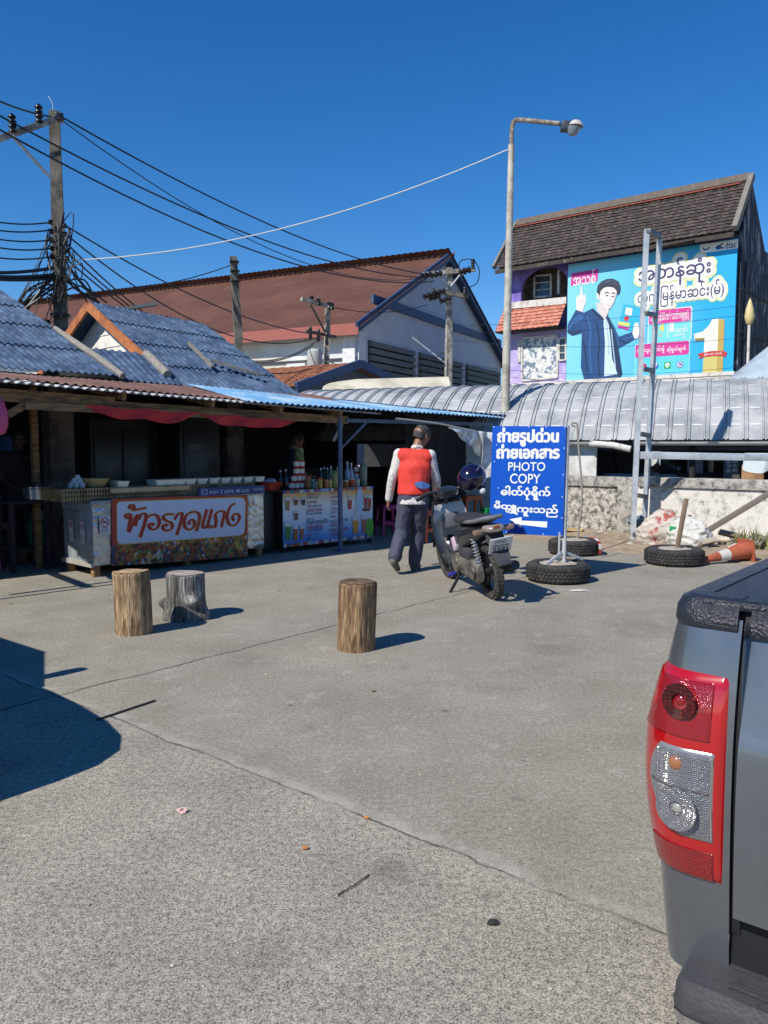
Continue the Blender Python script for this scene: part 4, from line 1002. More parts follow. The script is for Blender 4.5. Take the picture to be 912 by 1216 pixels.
# ================================================================ STREET LAMP
pb = PL(600, 487, AC(0, .55), N3); Yl = pb.y
lt = AT(607.5, 150, Yl); lm = thing('street_lamp', 'tall cream street lamp with a bent arm over the arcade roof', 'street lamp', (pb.x, pb.y, 0))
b = MB(); top = Vector((AT(607.3, 172, Yl).x, Yl, AT(607.3, 172, Yl).z)); b.tube([(pb.x - .06, Yl, 0), pb, top], [.085, .082, .058], 14); b.build('pole', mat('cream_pole', '#b9b3a6', .6, var=.1, vs=4, col2='#93897a', cs=3), lm)
b = MB(); e1 = AT(665, 147, Yl - .3)
b.tube(path3([top, AT(607.7, 158, Yl), AT(609, 147, Yl), AT(613.5, 142.5, Yl - .02), AT(625, 143, Yl - .1), AT(645, 145, Yl - .2), e1], 5), .042, 10); b.build('arm', mat('rusty_arm', '#6b5f55', .8, var=.3, vs=9, col2='#a39a8c', cs=6), lm)
hd_ = (e1 - AT(625, 143, Yl - .1)).normalized()
b = MB(); c_ = AT(672.5, 150.5, Yl - .35); b.box(c_, (.20, .20, .17), .2, bev=.03, R=Matrix.Rotation(.12, 3, 'Y')); b.build('gear_box', mat('lamp_housing', '#3c4350', .5, var=.15), lm)
b = MB(); c2 = AT(683.5, 150.5, Yl - .4)
b.lathe([(.005, .10), (.08, .09), (.12, .05), (.135, .0)], c2, 18, R=Matrix.Rotation(.12, 3, 'Y'), cap=False); b.build('hood', flat('lamp_hood', '#b9b2ad'), lm, thick=.004)
b = MB(); b.lathe([(.128, .0), (.11, -.06), (.07, -.12), (.005, -.14)], AT(681, 152, Yl - .4), 18, R=Matrix.Rotation(.12, 3, 'Y')); b.build('lens', mat('lamp_lens', '#7d8791', .15, var=.1), lm)

# ================================================================ UTILITY POLES
M_pole = mat('pole_concrete', '#6f6a61', .95, var=.3, vs=4, col2='#4b463f', lo=.45, hi=.65, cs=4, bump=.4, bs=30)
M_poleL = mat('pole_concrete_light', '#a39d92', .95, var=.3, vs=3, col2='#6f6a62', cs=3, bump=.3)
M_ins = mat('brown_insulator', '#201b1c', .3, var=.1)
M_black = flat('cable_black', (.012, .012, .014), .5)
def sq_pole(mb, a, c, w0, w1, m=None, tw=.3):
    R = rotz(tw); vs = []
    for p, w_ in ((Vector(a), w0), (Vector(c), w1)):
        for x, y in ((-1, -1), (1, -1), (1, 1), (-1, 1)): vs.append(p + R @ Vector((x * w_ / 2, y * w_ / 2, 0)))
    mb.add(vs, [[3, 2, 1, 0], [4, 5, 6, 7], [0, 1, 5, 4], [1, 2, 6, 5], [2, 3, 7, 6], [3, 0, 4, 7]], m)
def insul(mb, p, h=.3, r=.07, m=None):
    prof = []
    for i in range(4): z = h * i / 4; prof += [(r * .55, z), (r, z + h * .06), (r * .95, z + h * .12), (r * .55, z + h * .2)]
    mb.lathe(prof + [(r * .4, h)], p, 12, m)
# big pole at the left
pa_t, pa_b = AT(64.5, 133, 18), AT(74, 430, 18); pa0 = pa_b + (pa_b - pa_t) * (pa_b.z / (pa_t.z - pa_b.z))
pA = thing('utility_pole', 'tall weathered concrete utility pole tangled with black cables behind the left roof', 'utility pole', pa0)
b = MB(); sq_pole(b, pa0, pa_t, .36, .21); b.build('pole', M_pole, pA)
ca0, ca1 = AT(68, 141, 17.8), AT(-40, 178, 16.2); b = MB(); b.bar(ca0, ca1, .10, .13, bev=.006); b.build('crossarm', M_poleL, pA)
b = MB(); b.bar(AT(15, 162, 16.9), AT(59, 210, 17.7), .05, .05); b.build('brace', M_galv, pA)
for x, y, Y in ((15, 158, 16.95), (46.5, 146, 17.4)):
    b = MB(); q = AT(x, y, Y); insul(b, q, .38, .085); b.build('insulator', M_ins, pA)
b = MB(); b.tube(path3([AT(63, 132, 18), AT(62, 122, 18), AT(57, 114, 18)]), .008, 6); b.build('rod', M_galv, pA)
b = MB(); b.box(AT(71, 140, 17.8), (.16, .2, .16), .3, bev=.02); b.build('clamp', M_ins, pA)
for i, (x, y) in enumerate(((60, 264), (61, 275), (61, 285), (62, 295), (62, 305), (76, 268), (77, 278), (78, 288), (79, 298), (80, 307))):
    b = MB(); q = AT(x, y, 17.75); b.lathe([(.03, -.05), (.06, -.04), (.035, 0), (.06, .04), (.03, .05)], q, 10); b.build('insulator', M_ins, pA)
b = MB()
for y in (330, 352, 375, 392): b.box(AT(70.5 + (y - 330) * .03, y, 17.9), (.40, .40, .05), .3)
b.build('band', M_black, pA)
b = MB(); b.box(AT(50, 385, 17.7), (.30, .2, .2), bev=.02); b.build('splice_box', M_black, pA)
# slim timber-like pole
t_, b_ = AT(277, 305, 22), AT(285, 432, 22); b0 = b_ + (b_ - t_) * (b_.z / (t_.z - b_.z))
pD = thing('utility_pole', 'bare dark leaning pole standing in front of the brown warehouse roof', 'utility pole', b0)
b = MB(); sq_pole(b, b0, t_, .28, .18); b.build('pole', M_pole, pD)
b = MB()
for y in (311, 322, 334): b.box(AT(278 + (y - 305) * .06, y, 21.9), (.24, .24, .03), .3)
b.build('band', M_black, pD)
# pole with transformer
t_, b_ = AT(389.5, 361, 32), AT(386.5, 470, 32); b0 = b_ + (b_ - t_) * (b_.z / (t_.z - b_.z))
pB = thing('utility_pole', 'pale concrete pole with two stubby crossarms beside the warehouse side wall', 'utility pole', b0)
b = MB(); sq_pole(b, b0, t_, .26, .18); b.build('pole', M_poleL, pB)
b = MB(); b.bar(AT(358, 355, 31), AT(396, 365, 32), .12, .14); b.build('crossarm', M_poleL, pB)
b = MB(); b.bar(AT(363, 393, 31), AT(399, 400, 32), .1, .1); b.build('crossarm', M_pole, pB)
b = MB(); b.bar(AT(369, 362, 31.3), AT(387, 396, 31.9), .06, .06); b.build('brace', M_pole, pB)
for x, y in ((370, 356), (378, 359), (391, 363), (394, 364)):
    b = MB(); b.lathe([(.05, -.14), (.11, -.1), (.06, 0), (.11, .1), (.05, .14)], AT(x, y, 31.5), 8); b.build('insulator', M_ins, pB)
for x, y in ((368.5, 391), (378, 394), (388, 398)):
    b = MB(); b.lathe([(.04, -.3), (.08, -.2), (.05, 0), (.08, .12), (.04, .2)], AT(x, y + 3, 31.4), 8); b.build('fuse', M_ins, pB)
b = MB(); b.lathe([(.28, 0), (.3, .05), (.3, .75), (.22, .85)], AT(374, 441, 31.4), 16); b.build('transformer', flat('transformer_grey', '#a9aaa6'), pB)
# pole with double crossarms
t_, b_ = AT(534, 318, 36), AT(532, 465, 36); b0 = b_ + (b_ - t_) * (b_.z / (t_.z - b_.z))
pC = thing('utility_pole', 'concrete pole with double crossarms in front of the grey gable', 'utility pole', b0)
b = MB(); sq_pole(b, b0, t_, .34, .2); b.build('pole', M_poleL, pC)
for (x0, y0), (x1, y1) in (((503, 326), (564, 320)), ((513, 345), (556, 352))):
    b = MB(); b.bar(AT(x0, y0, 35.7), AT(x1, y1, 35.9), .16, .18); b.build('crossarm', M_poleL if y0 < 330 else M_pole, pC)
b = MB(); b.bar(AT(522, 327, 35.8), AT(533, 340, 35.9), .06, .06); b.bar(AT(548, 324, 35.8), AT(535, 340, 35.9), .06, .06); b.build('brace', M_galv, pC)
for x, y, r_ in ((506, 327, .16), (518, 326, .16), (552, 322, .18), (509, 351, .16), (516, 353, .16), (522, 347, .14), (529, 356, .14)):
    b = MB(); R = Matrix.Rotation(1.3, 3, 'Y'); b.lathe([(.05, -.28), (r_, -.2), (.07, -.1), (r_, 0), (.07, .1), (r_, .2), (.05, .28)], AT(x, y, 35.5), 8, R=R); b.build('insulator', M_ins, pC)
for q_, h_ in ((AT(561.5, 319, 35.6), .42), (AT(552, 349, 35.7), .3)): b = MB(); insul(b, q_, h_, .10); b.build('arrester', M_ins, pC)
b = MB(); b.tube(path3([AT(545, 319, 35.6), AT(546, 311, 35.6), AT(553, 308, 35.6), AT(562, 309, 35.6), AT(569, 320, 35.6), AT(567, 335, 35.6), AT(558, 341, 35.6)]), .022, 6); b.build('jumper', M_black, pC)
b = MB(); b.bar(AT(490, 401, 35.5), AT(527, 430, 35.9), .06, .06); b.build('stay', M_galv, pC)

# ================================================================ CABLES
def cable(px0, Y0, px1, Y1, sag=.0, r=.016, m=None, label='', name='cable', via=None, group='overhead power cables'):
    a, c = AT(*px0, Y0), AT(*px1, Y1); pts = []
    for i in range(25):
        k = i / 24; p = lerp(a, c, k); p = p - Z3 * (sag * 4 * k * (1 - k)); pts.append(p)
    b = MB(); b.tube(pts, r, 6)
    return tag(b.build(name, m or M_black), label, 'cable', group)
HV = 'black high cable crossing the sky from the big left pole to the far double-crossarm pole'
cable((-30, 106), 17, (77, 141), 17.8, .1, .02, label='uppermost black cable reaching the big left pole from the left edge', group=None)
cable((77, 141), 17.8, (507, 326), 35.5, .55, .022, label=HV); cable((75, 144), 17.9, (520, 326), 35.6, 1.35, .014, label=HV)
cable((-20, 127), 16.3, (508, 330), 35.4, .75, .022, label=HV); cable((-20, 143), 16.2, (515, 334), 35.4, 1.0, .022, label=HV)
MID = 'black cable of the fan dropping rightwards from the big left pole past the brown roof'
for y0, x1, y1, sg in ((268, 388, 398, .5), (278, 384, 398, 1.1), (288, 380, 402, 1.6), (298, 372, 410, 1.4), (307, 385, 432, 1.2)):
    cable((78, y0), 17.8, (x1, y1), 31.6, sg, .02, label=MID, group='fan of cables to the transformer pole')
cable((82, 318), 17.8, (384, 436), 31.6, 2.2, .034, label='thickest black cable sagging from the big left pole to the transformer pole')
LEFTL = 'thin black cable running level from the left edge into the big left pole'
for y0, y1 in ((258, 264), (268, 273), (278, 285), (288, 295), (301, 305)): cable((-30, y0), 16.5, (60, y1), 17.7, .08, .016, label=LEFTL, group='level cables left of the big pole')
for i, (y0, y1) in enumerate(((323, 318), (326, 326), (329, 330))): cable((-30, y0), 16.5, (64, y1), 17.7, .05, .035, label='thick black bundled cable entering the big left pole low down', group='thick bundled cables')
rg = random.Random(11)
b = MB()
for i in range(15):
    x, y = rg.uniform(62, 86), rg.uniform(268, 370); q = [AT(70, rg.uniform(265, 390), 17.7)]
    for j in range(4): q.append(AT(x + rg.uniform(-16, 16), y + rg.uniform(-24, 24) + j * 8, 17.6 + rg.uniform(-.3, .3)))
    b.tube(path3(q, 5), rg.choice((.008, .012, .018)), 5)
for i in range(11):
    b.tube(path3([AT(65, rg.uniform(318, 345), 17.7), AT(rg.uniform(30, 50), rg.uniform(345, 362), 17.5), AT(rg.uniform(-20, 20), rg.uniform(372, 420), 17.3)], 6), rg.choice((.01, .015, .022)), 5)
for i in range(9): b.tube([AT(62, rg.uniform(268, 310), 17.7), AT(rg.uniform(15, 45), rg.uniform(345, 385), 17.4)], .008, 5)
for i in range(6): b.tube(path3([AT(78, rg.uniform(320, 345), 17.8), AT(rg.uniform(85, 100), rg.uniform(330, 350), 17.8), AT(rg.uniform(110, 135), rg.uniform(350, 372), 18.2)], 6), rg.choice((.012, .02)), 5)
tag(b.build('cable_tangle', M_black), 'tangled black cable loops hanging round the big left pole', 'cable tangle')
cable((88, 309), 17.8, (604.5, 177), Yl, .42, .012, flat('white_cable', '#c8c6c0', .6), 'single white cable rising across the sky to the street lamp')
cable((150, 343), 19, (276, 314), 22, .1, .013, label='thin black cable rising to the top of the bare dark pole')
cable((396, 365), 31.8, (508, 362), 35.6, .25, .016, label='black cable between the two concrete poles by the warehouse corner')
for i, y in enumerate((440, 445, 450)): cable((392, y - 10), 31.7, (528, y - 22 + i * 3), 35.7, .6 + .2 * i, .018, label='low sagging cable crossing in front of the grey louvres', group='cables by the louvres')
for i, (y0, y1) in enumerate(((386, 352), (394, 362), (404, 391), (431, 425), (437, 434), (442, 440))):
    cable((538, y0), 35.6, (960, y1), 30.5 - i * .2, .25 + .1 * i, .008, label='hair-thin cable crossing in front of the cyan billboard', group='thin cables before the billboard')
# ================================================================ FOOD COUNTER
def collage(name, cols, scale=30.0, warp=.02, rough=.5):
    m, t, b = _new(name); N = t.nodes.new; L = t.links.new
    tc = N('ShaderNodeTexCoord'); nz = N('ShaderNodeTexNoise'); nz.inputs['Scale'].default_value = scale * .6; L(tc.outputs['Object'], nz.inputs['Vector'])
    s_ = N('ShaderNodeVectorMath'); s_.operation = 'SCALE'; s_.inputs['Scale'].default_value = warp * 3; L(nz.outputs['Color'], s_.inputs[0])
    a_ = N('ShaderNodeVectorMath'); L(tc.outputs['Object'], a_.inputs[0]); L(s_.outputs['Vector'], a_.inputs[1])
    vo = N('ShaderNodeTexVoronoi'); vo.inputs['Scale'].default_value = scale; L(a_.outputs['Vector'], vo.inputs['Vector'])
    n2 = N('ShaderNodeTexNoise'); n2.inputs['Scale'].default_value = scale * .22; L(tc.outputs['Object'], n2.inputs['Vector'])
    sep = N('ShaderNodeSeparateColor'); L(vo.outputs['Color'], sep.inputs['Color'])
    ad = N('ShaderNodeMath'); ad.operation = 'MULTIPLY_ADD'; L(sep.outputs[0], ad.inputs[0]); ad.inputs[1].default_value = .55; L(n2.outputs['Fac'], ad.inputs[2])
    sb = N('ShaderNodeMath'); sb.operation = 'SUBTRACT'; L(ad.outputs[0], sb.inputs[0]); sb.inputs[1].default_value = .28
    cr = N('ShaderNodeValToRGB'); cr.color_ramp.interpolation = 'CONSTANT'
    el = cr.color_ramp.elements
    for i, c in enumerate(cols):
        e = el[0] if i == 0 else el.new(i / len(cols)); e.color = (*srgb(c), 1)
    el.remove(el[-1]) if el[-1].position >= .999 else None
    el[0].position = 0
    L(sb.outputs[0], cr.inputs['Fac']); L(cr.outputs['Color'], b.inputs['Base Color']); b.inputs['Roughness'].default_value = rough
    return m
M_foil = mat('crumpled_foil', '#b9bdc0', .28, metal=.8, var=.1, vs=9, col2='#8f9598', cs=2, bump=.35, bs=5)
M_zinc = mat('zinc_sheet', '#8d959b', .5, metal=.25, var=.15, vs=7, col2='#a3aaae', cs=4, bump=.15, bs=10)
M_leg = mat('counter_leg_wood', '#8c6a44', .85, var=.25, vs=9)
fc = thing('food_counter', 'metal-clad food counter with a white and red curry-rice banner', 'counter', MK(0, 0), UA)
CW, CD = 2.30, .70
b = MB(); b.box((CW / 2, CD / 2, .46), (CW, CD, .68), bev=.006); b.build('body', M_zinc, fc, world=False)
b = MB(); b.box((CW / 2, CD / 2, .815), (CW + .02, CD + .02, .035), bev=.005); b.build('top', mat('zinc_top', '#8d959b', .4, metal=.5), fc, world=False)
for x, y in ((.05, .05), (CW - .05, .05), (.05, CD - .05), (CW - .05, CD - .05), (1.2, .06)):
    b = MB(); b.box((x, y, .06), (.075, .075, .12), bev=.004); b.build('leg', M_leg, fc, world=False)
def foil(x0, x1):
    b = MB(); b.grid(lambda u, v: Vector((lerp(x0, x1, u), -.008 - .014 * abs(noise.noise(Vector((x0 + u * 1.6, v * 4.5, 0)) * 1.9)), lerp(.13, .80, v))), 14, 30); b.build('foil_panel', M_foil, fc, world=False, smooth=12)
foil(.004, .285); foil(2.03, CW - .004)
b = MB(); b.box((-.006, CD / 2, .765), (.012, CD, .07)); b.box((-.004, .30, .62), (.014, .14, .16)); b.build('side_trim', M_zinc, fc, world=False)
b = MB(); b.box((-.012, CD / 2, .135), (.03, CD + .02, .05)); b.build('bottom_edge', mat('zinc_edge', '#a9a79d', .6, metal=.2, var=.2, vs=15), fc, world=False)
def nosmoke(tl, tr, bl):
    W = (Vector(tr) - Vector(tl)).length; H = (Vector(bl) - Vector(tl)).length
    p = Print(tl, tr, bl, W, H); r = W * .42
    p.rect(0, 0, W, H, F('sticker', '#c9c9cc'), 1); p.ring(W / 2, r + W * .08, r, r * .2, F('nsred', '#b0353c'), 2)
    p.rect(W * .25, r + W * .04, W * .72, r + W * .15, INK, 2); p.stroke([(W * .64, r), (W * .7, r * .75), (W * .62, r * .6)], r * .1, INK, 2)
    p.stroke([(W * .2, r * .5), (W * .8, r * 1.75)], r * .2, F('nsred', '#b0353c'), 3)
    for i in range(4): p.rect(W * .15, H * (.62 + .085 * i), W * (.85 - .1 * (i % 2)), H * (.65 + .085 * i), F('stickergrey', '#77777c'), 2)
    return p.mb.build('no_smoking_sticker', None, fc, smooth=0, world=False)
nosmoke((-.014, .53, .60), (-.014, .43, .60), (-.014, .52, .36)); nosmoke((-.014, .245, .60), (-.014, .145, .60), (-.014, .24, .36)); nosmoke((.07, -.03, .66), (.195, -.03, .66), (.07, -.03, .47))
# banner: drawn where the photograph shows it, on the plane of the counter front
def fz(zx, zy):
    q = PL(130 + zx / 4.8, 580 + zy / 4.8, MK(0, -.025), V); d = q - MO
    return (d.dot(U), .84 - q.z)
pr = Print(MK(0, -.025, .84), MK(1, -.025, .84), MK(0, -.025, -.16), 1, 1)
FP = lambda pts, m_, k: pr.poly([fz(*p) for p in pts], m_, k)
FP([(12, 60), (400, 46), (787, 38), (787, 388), (400, 418), (12, 442)], F('banner_red', '#a53a26'), 1)
M_food = collage('food_photo', ['#1d2030', '#5b3a1c', '#8a4a20', '#2c3a24', '#b0622c', '#6d7a3a', '#8c3a22', '#33415e', '#b9b6a8', '#c79a48', '#46532c', '#232838'], 20, .035)
FP([(12, 325), (200, 312), (400, 298), (600, 282), (787, 268), (787, 388), (400, 418), (12, 442)], M_food, 2)
rr = [(52, 78), (740, 53), (763, 60), (772, 82), (768, 240), (758, 258), (738, 266), (400, 292), (72, 316), (52, 312), (44, 296), (42, 96)]
ce = (405, 180)
FP([(ce[0] + (x - ce[0]) * 1.012, ce[1] + (y - ce[1]) * 1.05) for x, y in rr], F('banner_yel', '#c9a13a'), 3); FP(rr, F('banner_pale', '#c3cde0'), 4)
STR = [[(112, 162), (100, 168), (90, 158), (98, 146), (114, 150), (118, 170), (112, 210), (108, 250)], [(108, 250), (128, 205), (150, 160)], [(148, 168), (160, 150), (150, 190), (144, 215)],
       [(128, 108), (116, 112), (114, 98), (130, 96), (138, 112), (134, 124), (170, 118), (208, 110)],
       [(165, 176), (178, 150), (196, 144), (206, 158), (198, 200), (172, 280)],
       [(212, 168), (232, 152), (256, 150), (276, 166), (282, 196), (268, 226), (244, 234), (226, 222), (226, 204), (240, 200), (250, 212)],
       [(368, 148), (340, 146), (314, 152), (306, 168), (322, 184), (346, 194), (356, 214), (346, 234), (322, 240), (304, 228), (306, 210), (320, 206), (328, 216)],
       [(368, 178), (384, 152), (400, 140), (412, 150), (404, 195), (380, 266)],
       [(492, 244), (506, 200), (512, 160), (500, 138), (470, 134), (440, 150), (424, 184), (430, 222), (456, 234), (478, 218), (482, 192), (468, 178), (452, 190), (454, 206)],
       [(554, 118), (542, 160), (530, 202), (534, 222), (548, 224), (552, 212)], [(582, 118), (571, 160), (560, 202), (564, 220), (578, 222), (582, 210)],
       [(598, 226), (606, 190), (602, 168), (604, 146), (626, 130), (648, 132), (652, 152), (642, 190), (636, 222)],
       [(716, 86), (692, 98), (674, 132), (668, 172), (680, 202), (704, 212), (728, 194), (738, 164), (728, 146), (708, 148), (700, 168), (710, 184)]]
for i, st_ in enumerate(STR):
    ps_ = [fz(*p) for p in st_]
    pr.stroke(ps_, .058, F('banner_yel', '#c9a13a'), 5, nib=(-.15, .55)); pr.stroke(ps_, .046, F('letter_red', '#a32a24'), 6, nib=(-.15, .38))
bnr = pr.build('banner', fc)
# price strip
def s_at(x, y, t): q = PL(x, y, MK(0, t), V); return (q - MO).dot(U), q.z
x0, x1 = s_at(236, 582, -.03)[0], s_at(313.5, 580, -.03)[0]
b = MB(); b.box(((x0 + x1) / 2, -.035, .875), (x1 - x0, .02, .10)); ps = b.build('price_strip', flat('strip_blue', '#22386e'), fc, world=False)
pr = Print(MK(x0, -.048, .925), MK(x1, -.048, .925), MK(x0, -.048, .825), 10, 1.3)
pr.text('ราคา 2 อย่าง 40 บาท', 1.4, .3, 7.4, 1.0, F('strip_text', '#b9c2d8'), 1, .01); pr.rect(.3, .25, 1.1, 1.05, F('strip_text', '#b9c2d8'), 1); pr.rect(.4, .33, 1.0, .97, F('strip_blue2', '#2b4c86'), 2); pr.text('ขอบคุณ', 8.2, .4, 9.7, .95, F('strip_text', '#b9c2d8'), 1)
pr.build('lettering', ps)
# bamboo tray rack on top
rk = thing('bamboo_rack', 'long low bamboo rack running along the top of the food counter', 'rack', MK(0, 0, .8325), UA)
M_bam = mat('bamboo', '#94805c', .8, var=.25, vs=8, col2='#6d5a3c', cs=6)
rx0 = s_at(74, 585, .05)[0]; rx1 = 2.22
b = MB(); b.box(((rx0 + rx1) / 2, .33, .125), (rx1 - rx0, .56, .018)); b.build('shelf', M_bam, rk, world=False)
b = MB(); b.bar((.25, .045, .10), (1.25, .045, .10), .02, .045); b.build('front_rail', mat('bamboo_pale', '#b3a07a', .8, var=.2), rk, world=False)
b = MB()
nn = int((rx1 - rx0) / .032)
for i in range(nn): x = lerp(rx0, rx1, (i + .5) / nn); b.box((x, .05, .058), (.016, .012, .115))
for i in range(14): b.box((rx0, lerp(.06, .58, i / 13), .058), (.012, .016, .115))
b.bar((rx0, .044, .03), (rx1, .044, .03), .008, .014); b.bar((rx0, .044, .075), (rx1, .044, .075), .008, .014)
b.build('lattice', M_bam, rk, world=False)
# trays
def tray_make():
    t = thing('food_tray', 'white rectangular food tray in the row along the counter rack', 'food tray', (0, 0, 0), UA, 'white food trays on the counter')
    b = MB(); w0, w1, d0, d1, h = .056, .068, .10, .12, .062
    def ring(w_, d_, z): return [(-w_, -d_, z), (w_, -d_, z), (w_, d_, z), (-w_, d_, z)]
    vs = ring(w0, d0, 0) + ring(w1, d1, h) + ring(w1 + .012, d1 + .012, h + .004) + ring(w1 - .006, d1 - .006, h) + ring(w0 - .004, d0 - .004, .006)
    fs = [[3, 2, 1, 0]]
    for k in range(4):
        for i in range(4): fs.append([4 * k + i, 4 * k + (i + 1) % 4, 4 * k + 4 + (i + 1) % 4, 4 * k + 4 + i])
    fs.append([16, 17, 18, 19]); b.add(vs, fs); b.build('tray', flat('tray_white', '#d5d4ca', .5), t, world=False)
    b = MB(); b.grid(lambda u, v: Vector((lerp(-.060, .060, u), lerp(-.108, .108, v), .044 + .012 * noise.noise(Vector((u * 5, v * 5, 1))))), 8, 8); b.build('food', collage('curry', ['#3a2414', '#6d3a18', '#8c5a24', '#2e3a1c'], 60), t, world=False)
    return t
t0 = tray_make(); first = True
for px, py in ((142, 577), (187, 577), (198.5, 576.5), (210, 576), (222, 575.5), (236, 575), (250, 574.5), (263.5, 574), (277, 573.5), (290.5, 573), (304, 572.5)):
    s, _ = s_at(px, py, .15); loc = MK(s, .17, .9675)
    if first: t0.location = loc; first = False
    else: dup(t0, loc)
p = MK(s_at(92, 575, .2)[0], .22, .967)
t = thing('egg_bag', 'clear bag of white eggs at the left end of the bamboo rack', 'bag of eggs', p)
b = MB()
for i, (x, y, z) in enumerate(((-.06, 0, .03), (0, 0, .03), (.06, .01, .03), (-.03, .05, .03), (.03, .05, .035), (-.03, .01, .075), (.03, .02, .075), (0, .03, .11))): b.ico((x, y, z), .032, 2, None, (1, 1, 1.25))
b.build('eggs', flat('egg_white', '#c9c9c6'), t, world=False)
p = MK(s_at(114, 575, .2)[0], .22, .967)
t = thing('woven_bowl', 'wide tan woven bowl standing beside the egg bag', 'bowl', p)
b = MB(); b.lathe([(.06, 0), (.09, .005), (.13, .05), (.15, .10), (.14, .10), (.12, .055), (.08, .015), (.001, .012)], seg=22); b.build('bowl', mat('woven_tan', '#a3905f', .8, var=.25, vs=20), t, world=False)
b = MB(); b.grid(lambda u, v: Vector((.125 * math.cos(u * 6.283) * v, .125 * math.sin(u * 6.283) * v, .085 + .02 * noise.noise(Vector((math.cos(u * 6.28) * v * 2, math.sin(u * 6.28) * v * 2, 0))))), 16, 4); b.build('rice', flat('rice_white', '#b9bab8'), t, world=False)
# pot, gas cylinder, bench at the left
sp = s_at(57, 590, .62); p = MK(-.30, .66, 0)
p = MK(-.28, 1.12, 0)
bn = thing('low_stand', 'dark wooden stand carrying the steel pot left of the food counter', 'stand', p, UA)
b = MB(); b.box((0, 0, .79), (.5, .45, .04), bev=.005); b.build('top', M_dark, bn, world=False)
for x in (-.2, .2):
    for y in (-.18, .18): b = MB(); b.box((x, y, .385), (.05, .05, .77)); b.build('leg', M_dark, bn, world=False)
t = thing('steel_pot', 'shiny stainless steel cooking pot beside the food counter', 'pot', MK(-.16, 1.0, .81))
b = MB(); b.lathe([(.13, 0), (.155, .01), (.16, .13), (.17, .14), (.17, .15), (.15, .15)], seg=26); b.build('pot', mat('stainless', '#b9bec4', .2, metal=.9, var=.05), t, world=False)
b = MB(); b.lathe([(.168, .152), (.12, .175), (.03, .19), (.02, .21), (.001, .215)], seg=26); b.build('lid', MATS['stainless'], t, world=False)
p = G(50, 672); bq = MK(-.10, 1.05)
t = thing('wooden_bench', 'low dark wooden bench holding the green gas cylinder', 'bench', MK(.05, 1.6), UA)
b = MB(); b.box((0, 0, .17), (.5, .3, .05), bev=.004); b.build('seat', mat('bench_wood', '#5f5142', .85, var=.2), t, world=False)
for x in (-.2, .2): b = MB(); b.box((x, 0, .0725), (.05, .26, .145)); b.build('leg', MATS['bench_wood'], t, world=False)
t = thing('gas_cylinder', 'small green gas cylinder standing on the low wooden bench', 'gas cylinder', MK(.10, 1.6, .195))
b = MB(); b.lathe([(.09, 0), (.125, .03), (.13, .08), (.13, .26), (.11, .32), (.05, .35), (.03, .37), (.03, .40)], seg=22); b.build('tank', flat('gas_green', '#2f8468', .4), t, world=False)
b = MB(); b.lathe([(.09, .34), (.095, .35), (.095, .43), (.085, .43)], seg=18, cap=False); b.build('collar', MATS['print_white'] if False else M_galv, t, world=False)
# stools
def stool(loc, m, label, rz=.3, h=.46, cat='stool'):
    t = thing('plastic_stool', label, cat, loc, rz)
    b = MB(); b.box((0, 0, h - .012), (.29, .29, .024), bev=.01); b.box((0, 0, h - .05), (.27, .27, .06), bev=.008); b.build('seat', m, t, world=False)
    for x in (-1, 1):
        for y in (-1, 1):
            b = MB(); b.prism([(x * .125 - .02, y * .125 - .02, h - .05), (x * .125 + .02, y * .125 - .02, h - .05), (x * .125 + .02, y * .125 + .02, h - .05), (x * .125 - .02, y * .125 + .02, h - .05)], (x * .035, y * .035, -(h - .05))); b.build('leg', m, t, world=False)
    b = MB(); z = h * .38; q = .145
    for a, c in (((-q, -q), (q, -q)), ((q, -q), (q, q)), ((q, q), (-q, q)), ((-q, q), (-q, -q))): b.bar((*a, z), (*c, z), .012, .05)
    b.build('stretcher', m, t, world=False); return t
M_pinkst, M_orst, M_grst = flat('stool_magenta', '#b02a72', .4), flat('stool_orange', '#b5502e', .4), flat('stool_green', '#1f9a4a', .4)
stool(MK(-.62, 1.45), M_pinkst, 'magenta plastic stool at the far left beside the dark table', .5, .5)
stool(MK(-.25, 1.9), flat('stool_brown', '#6d4a30', .5), 'brown plastic stool half hidden behind the gas cylinder', .2, .5)
stool(G(461, 636) + Vector((0, .25, 0)), M_pinkst, 'magenta plastic stool behind the walking man', .4, .48)
stool(G(506, 643), M_orst, 'dark orange plastic stool between the man and the scooter', .7, .48)
stool(G(563, 637) + Vector((0, .5, 0)), M_orst, 'orange plastic stool behind the scooter handlebar', .3, .62)
stool(G(581, 640) + Vector((.1, .6, 0)), M_grst, 'green plastic stool next to the blue signboard', .1, .44)
t = thing('dark_table', 'dark table at the far left edge under the eave', 'table', MK(-1.0, 1.9), UA)
b = MB(); b.box((0, 0, .83), (1.3, .7, .05), bev=.005); b.build('tabletop', mat('table_grey', '#4c5058', .6, var=.15), t, world=False)
for x in (-.58, .58):
    for y in (-.3, .3): b = MB(); b.box((x, y, .40), (.05, .05, .80)); b.build('leg', M_dark, t, world=False)
b = MB(); q = AT(12, 545, 11.5)
for i in range(5): b.box((q.x, q.y, 1.25 + .07 * i), (.30, .22, .06), UA)
tag(b.build('crate_stack', flat('crate_blue', '#2f62b0', .5)), 'small stack of blue plastic crates in the dark at far left', 'crates')

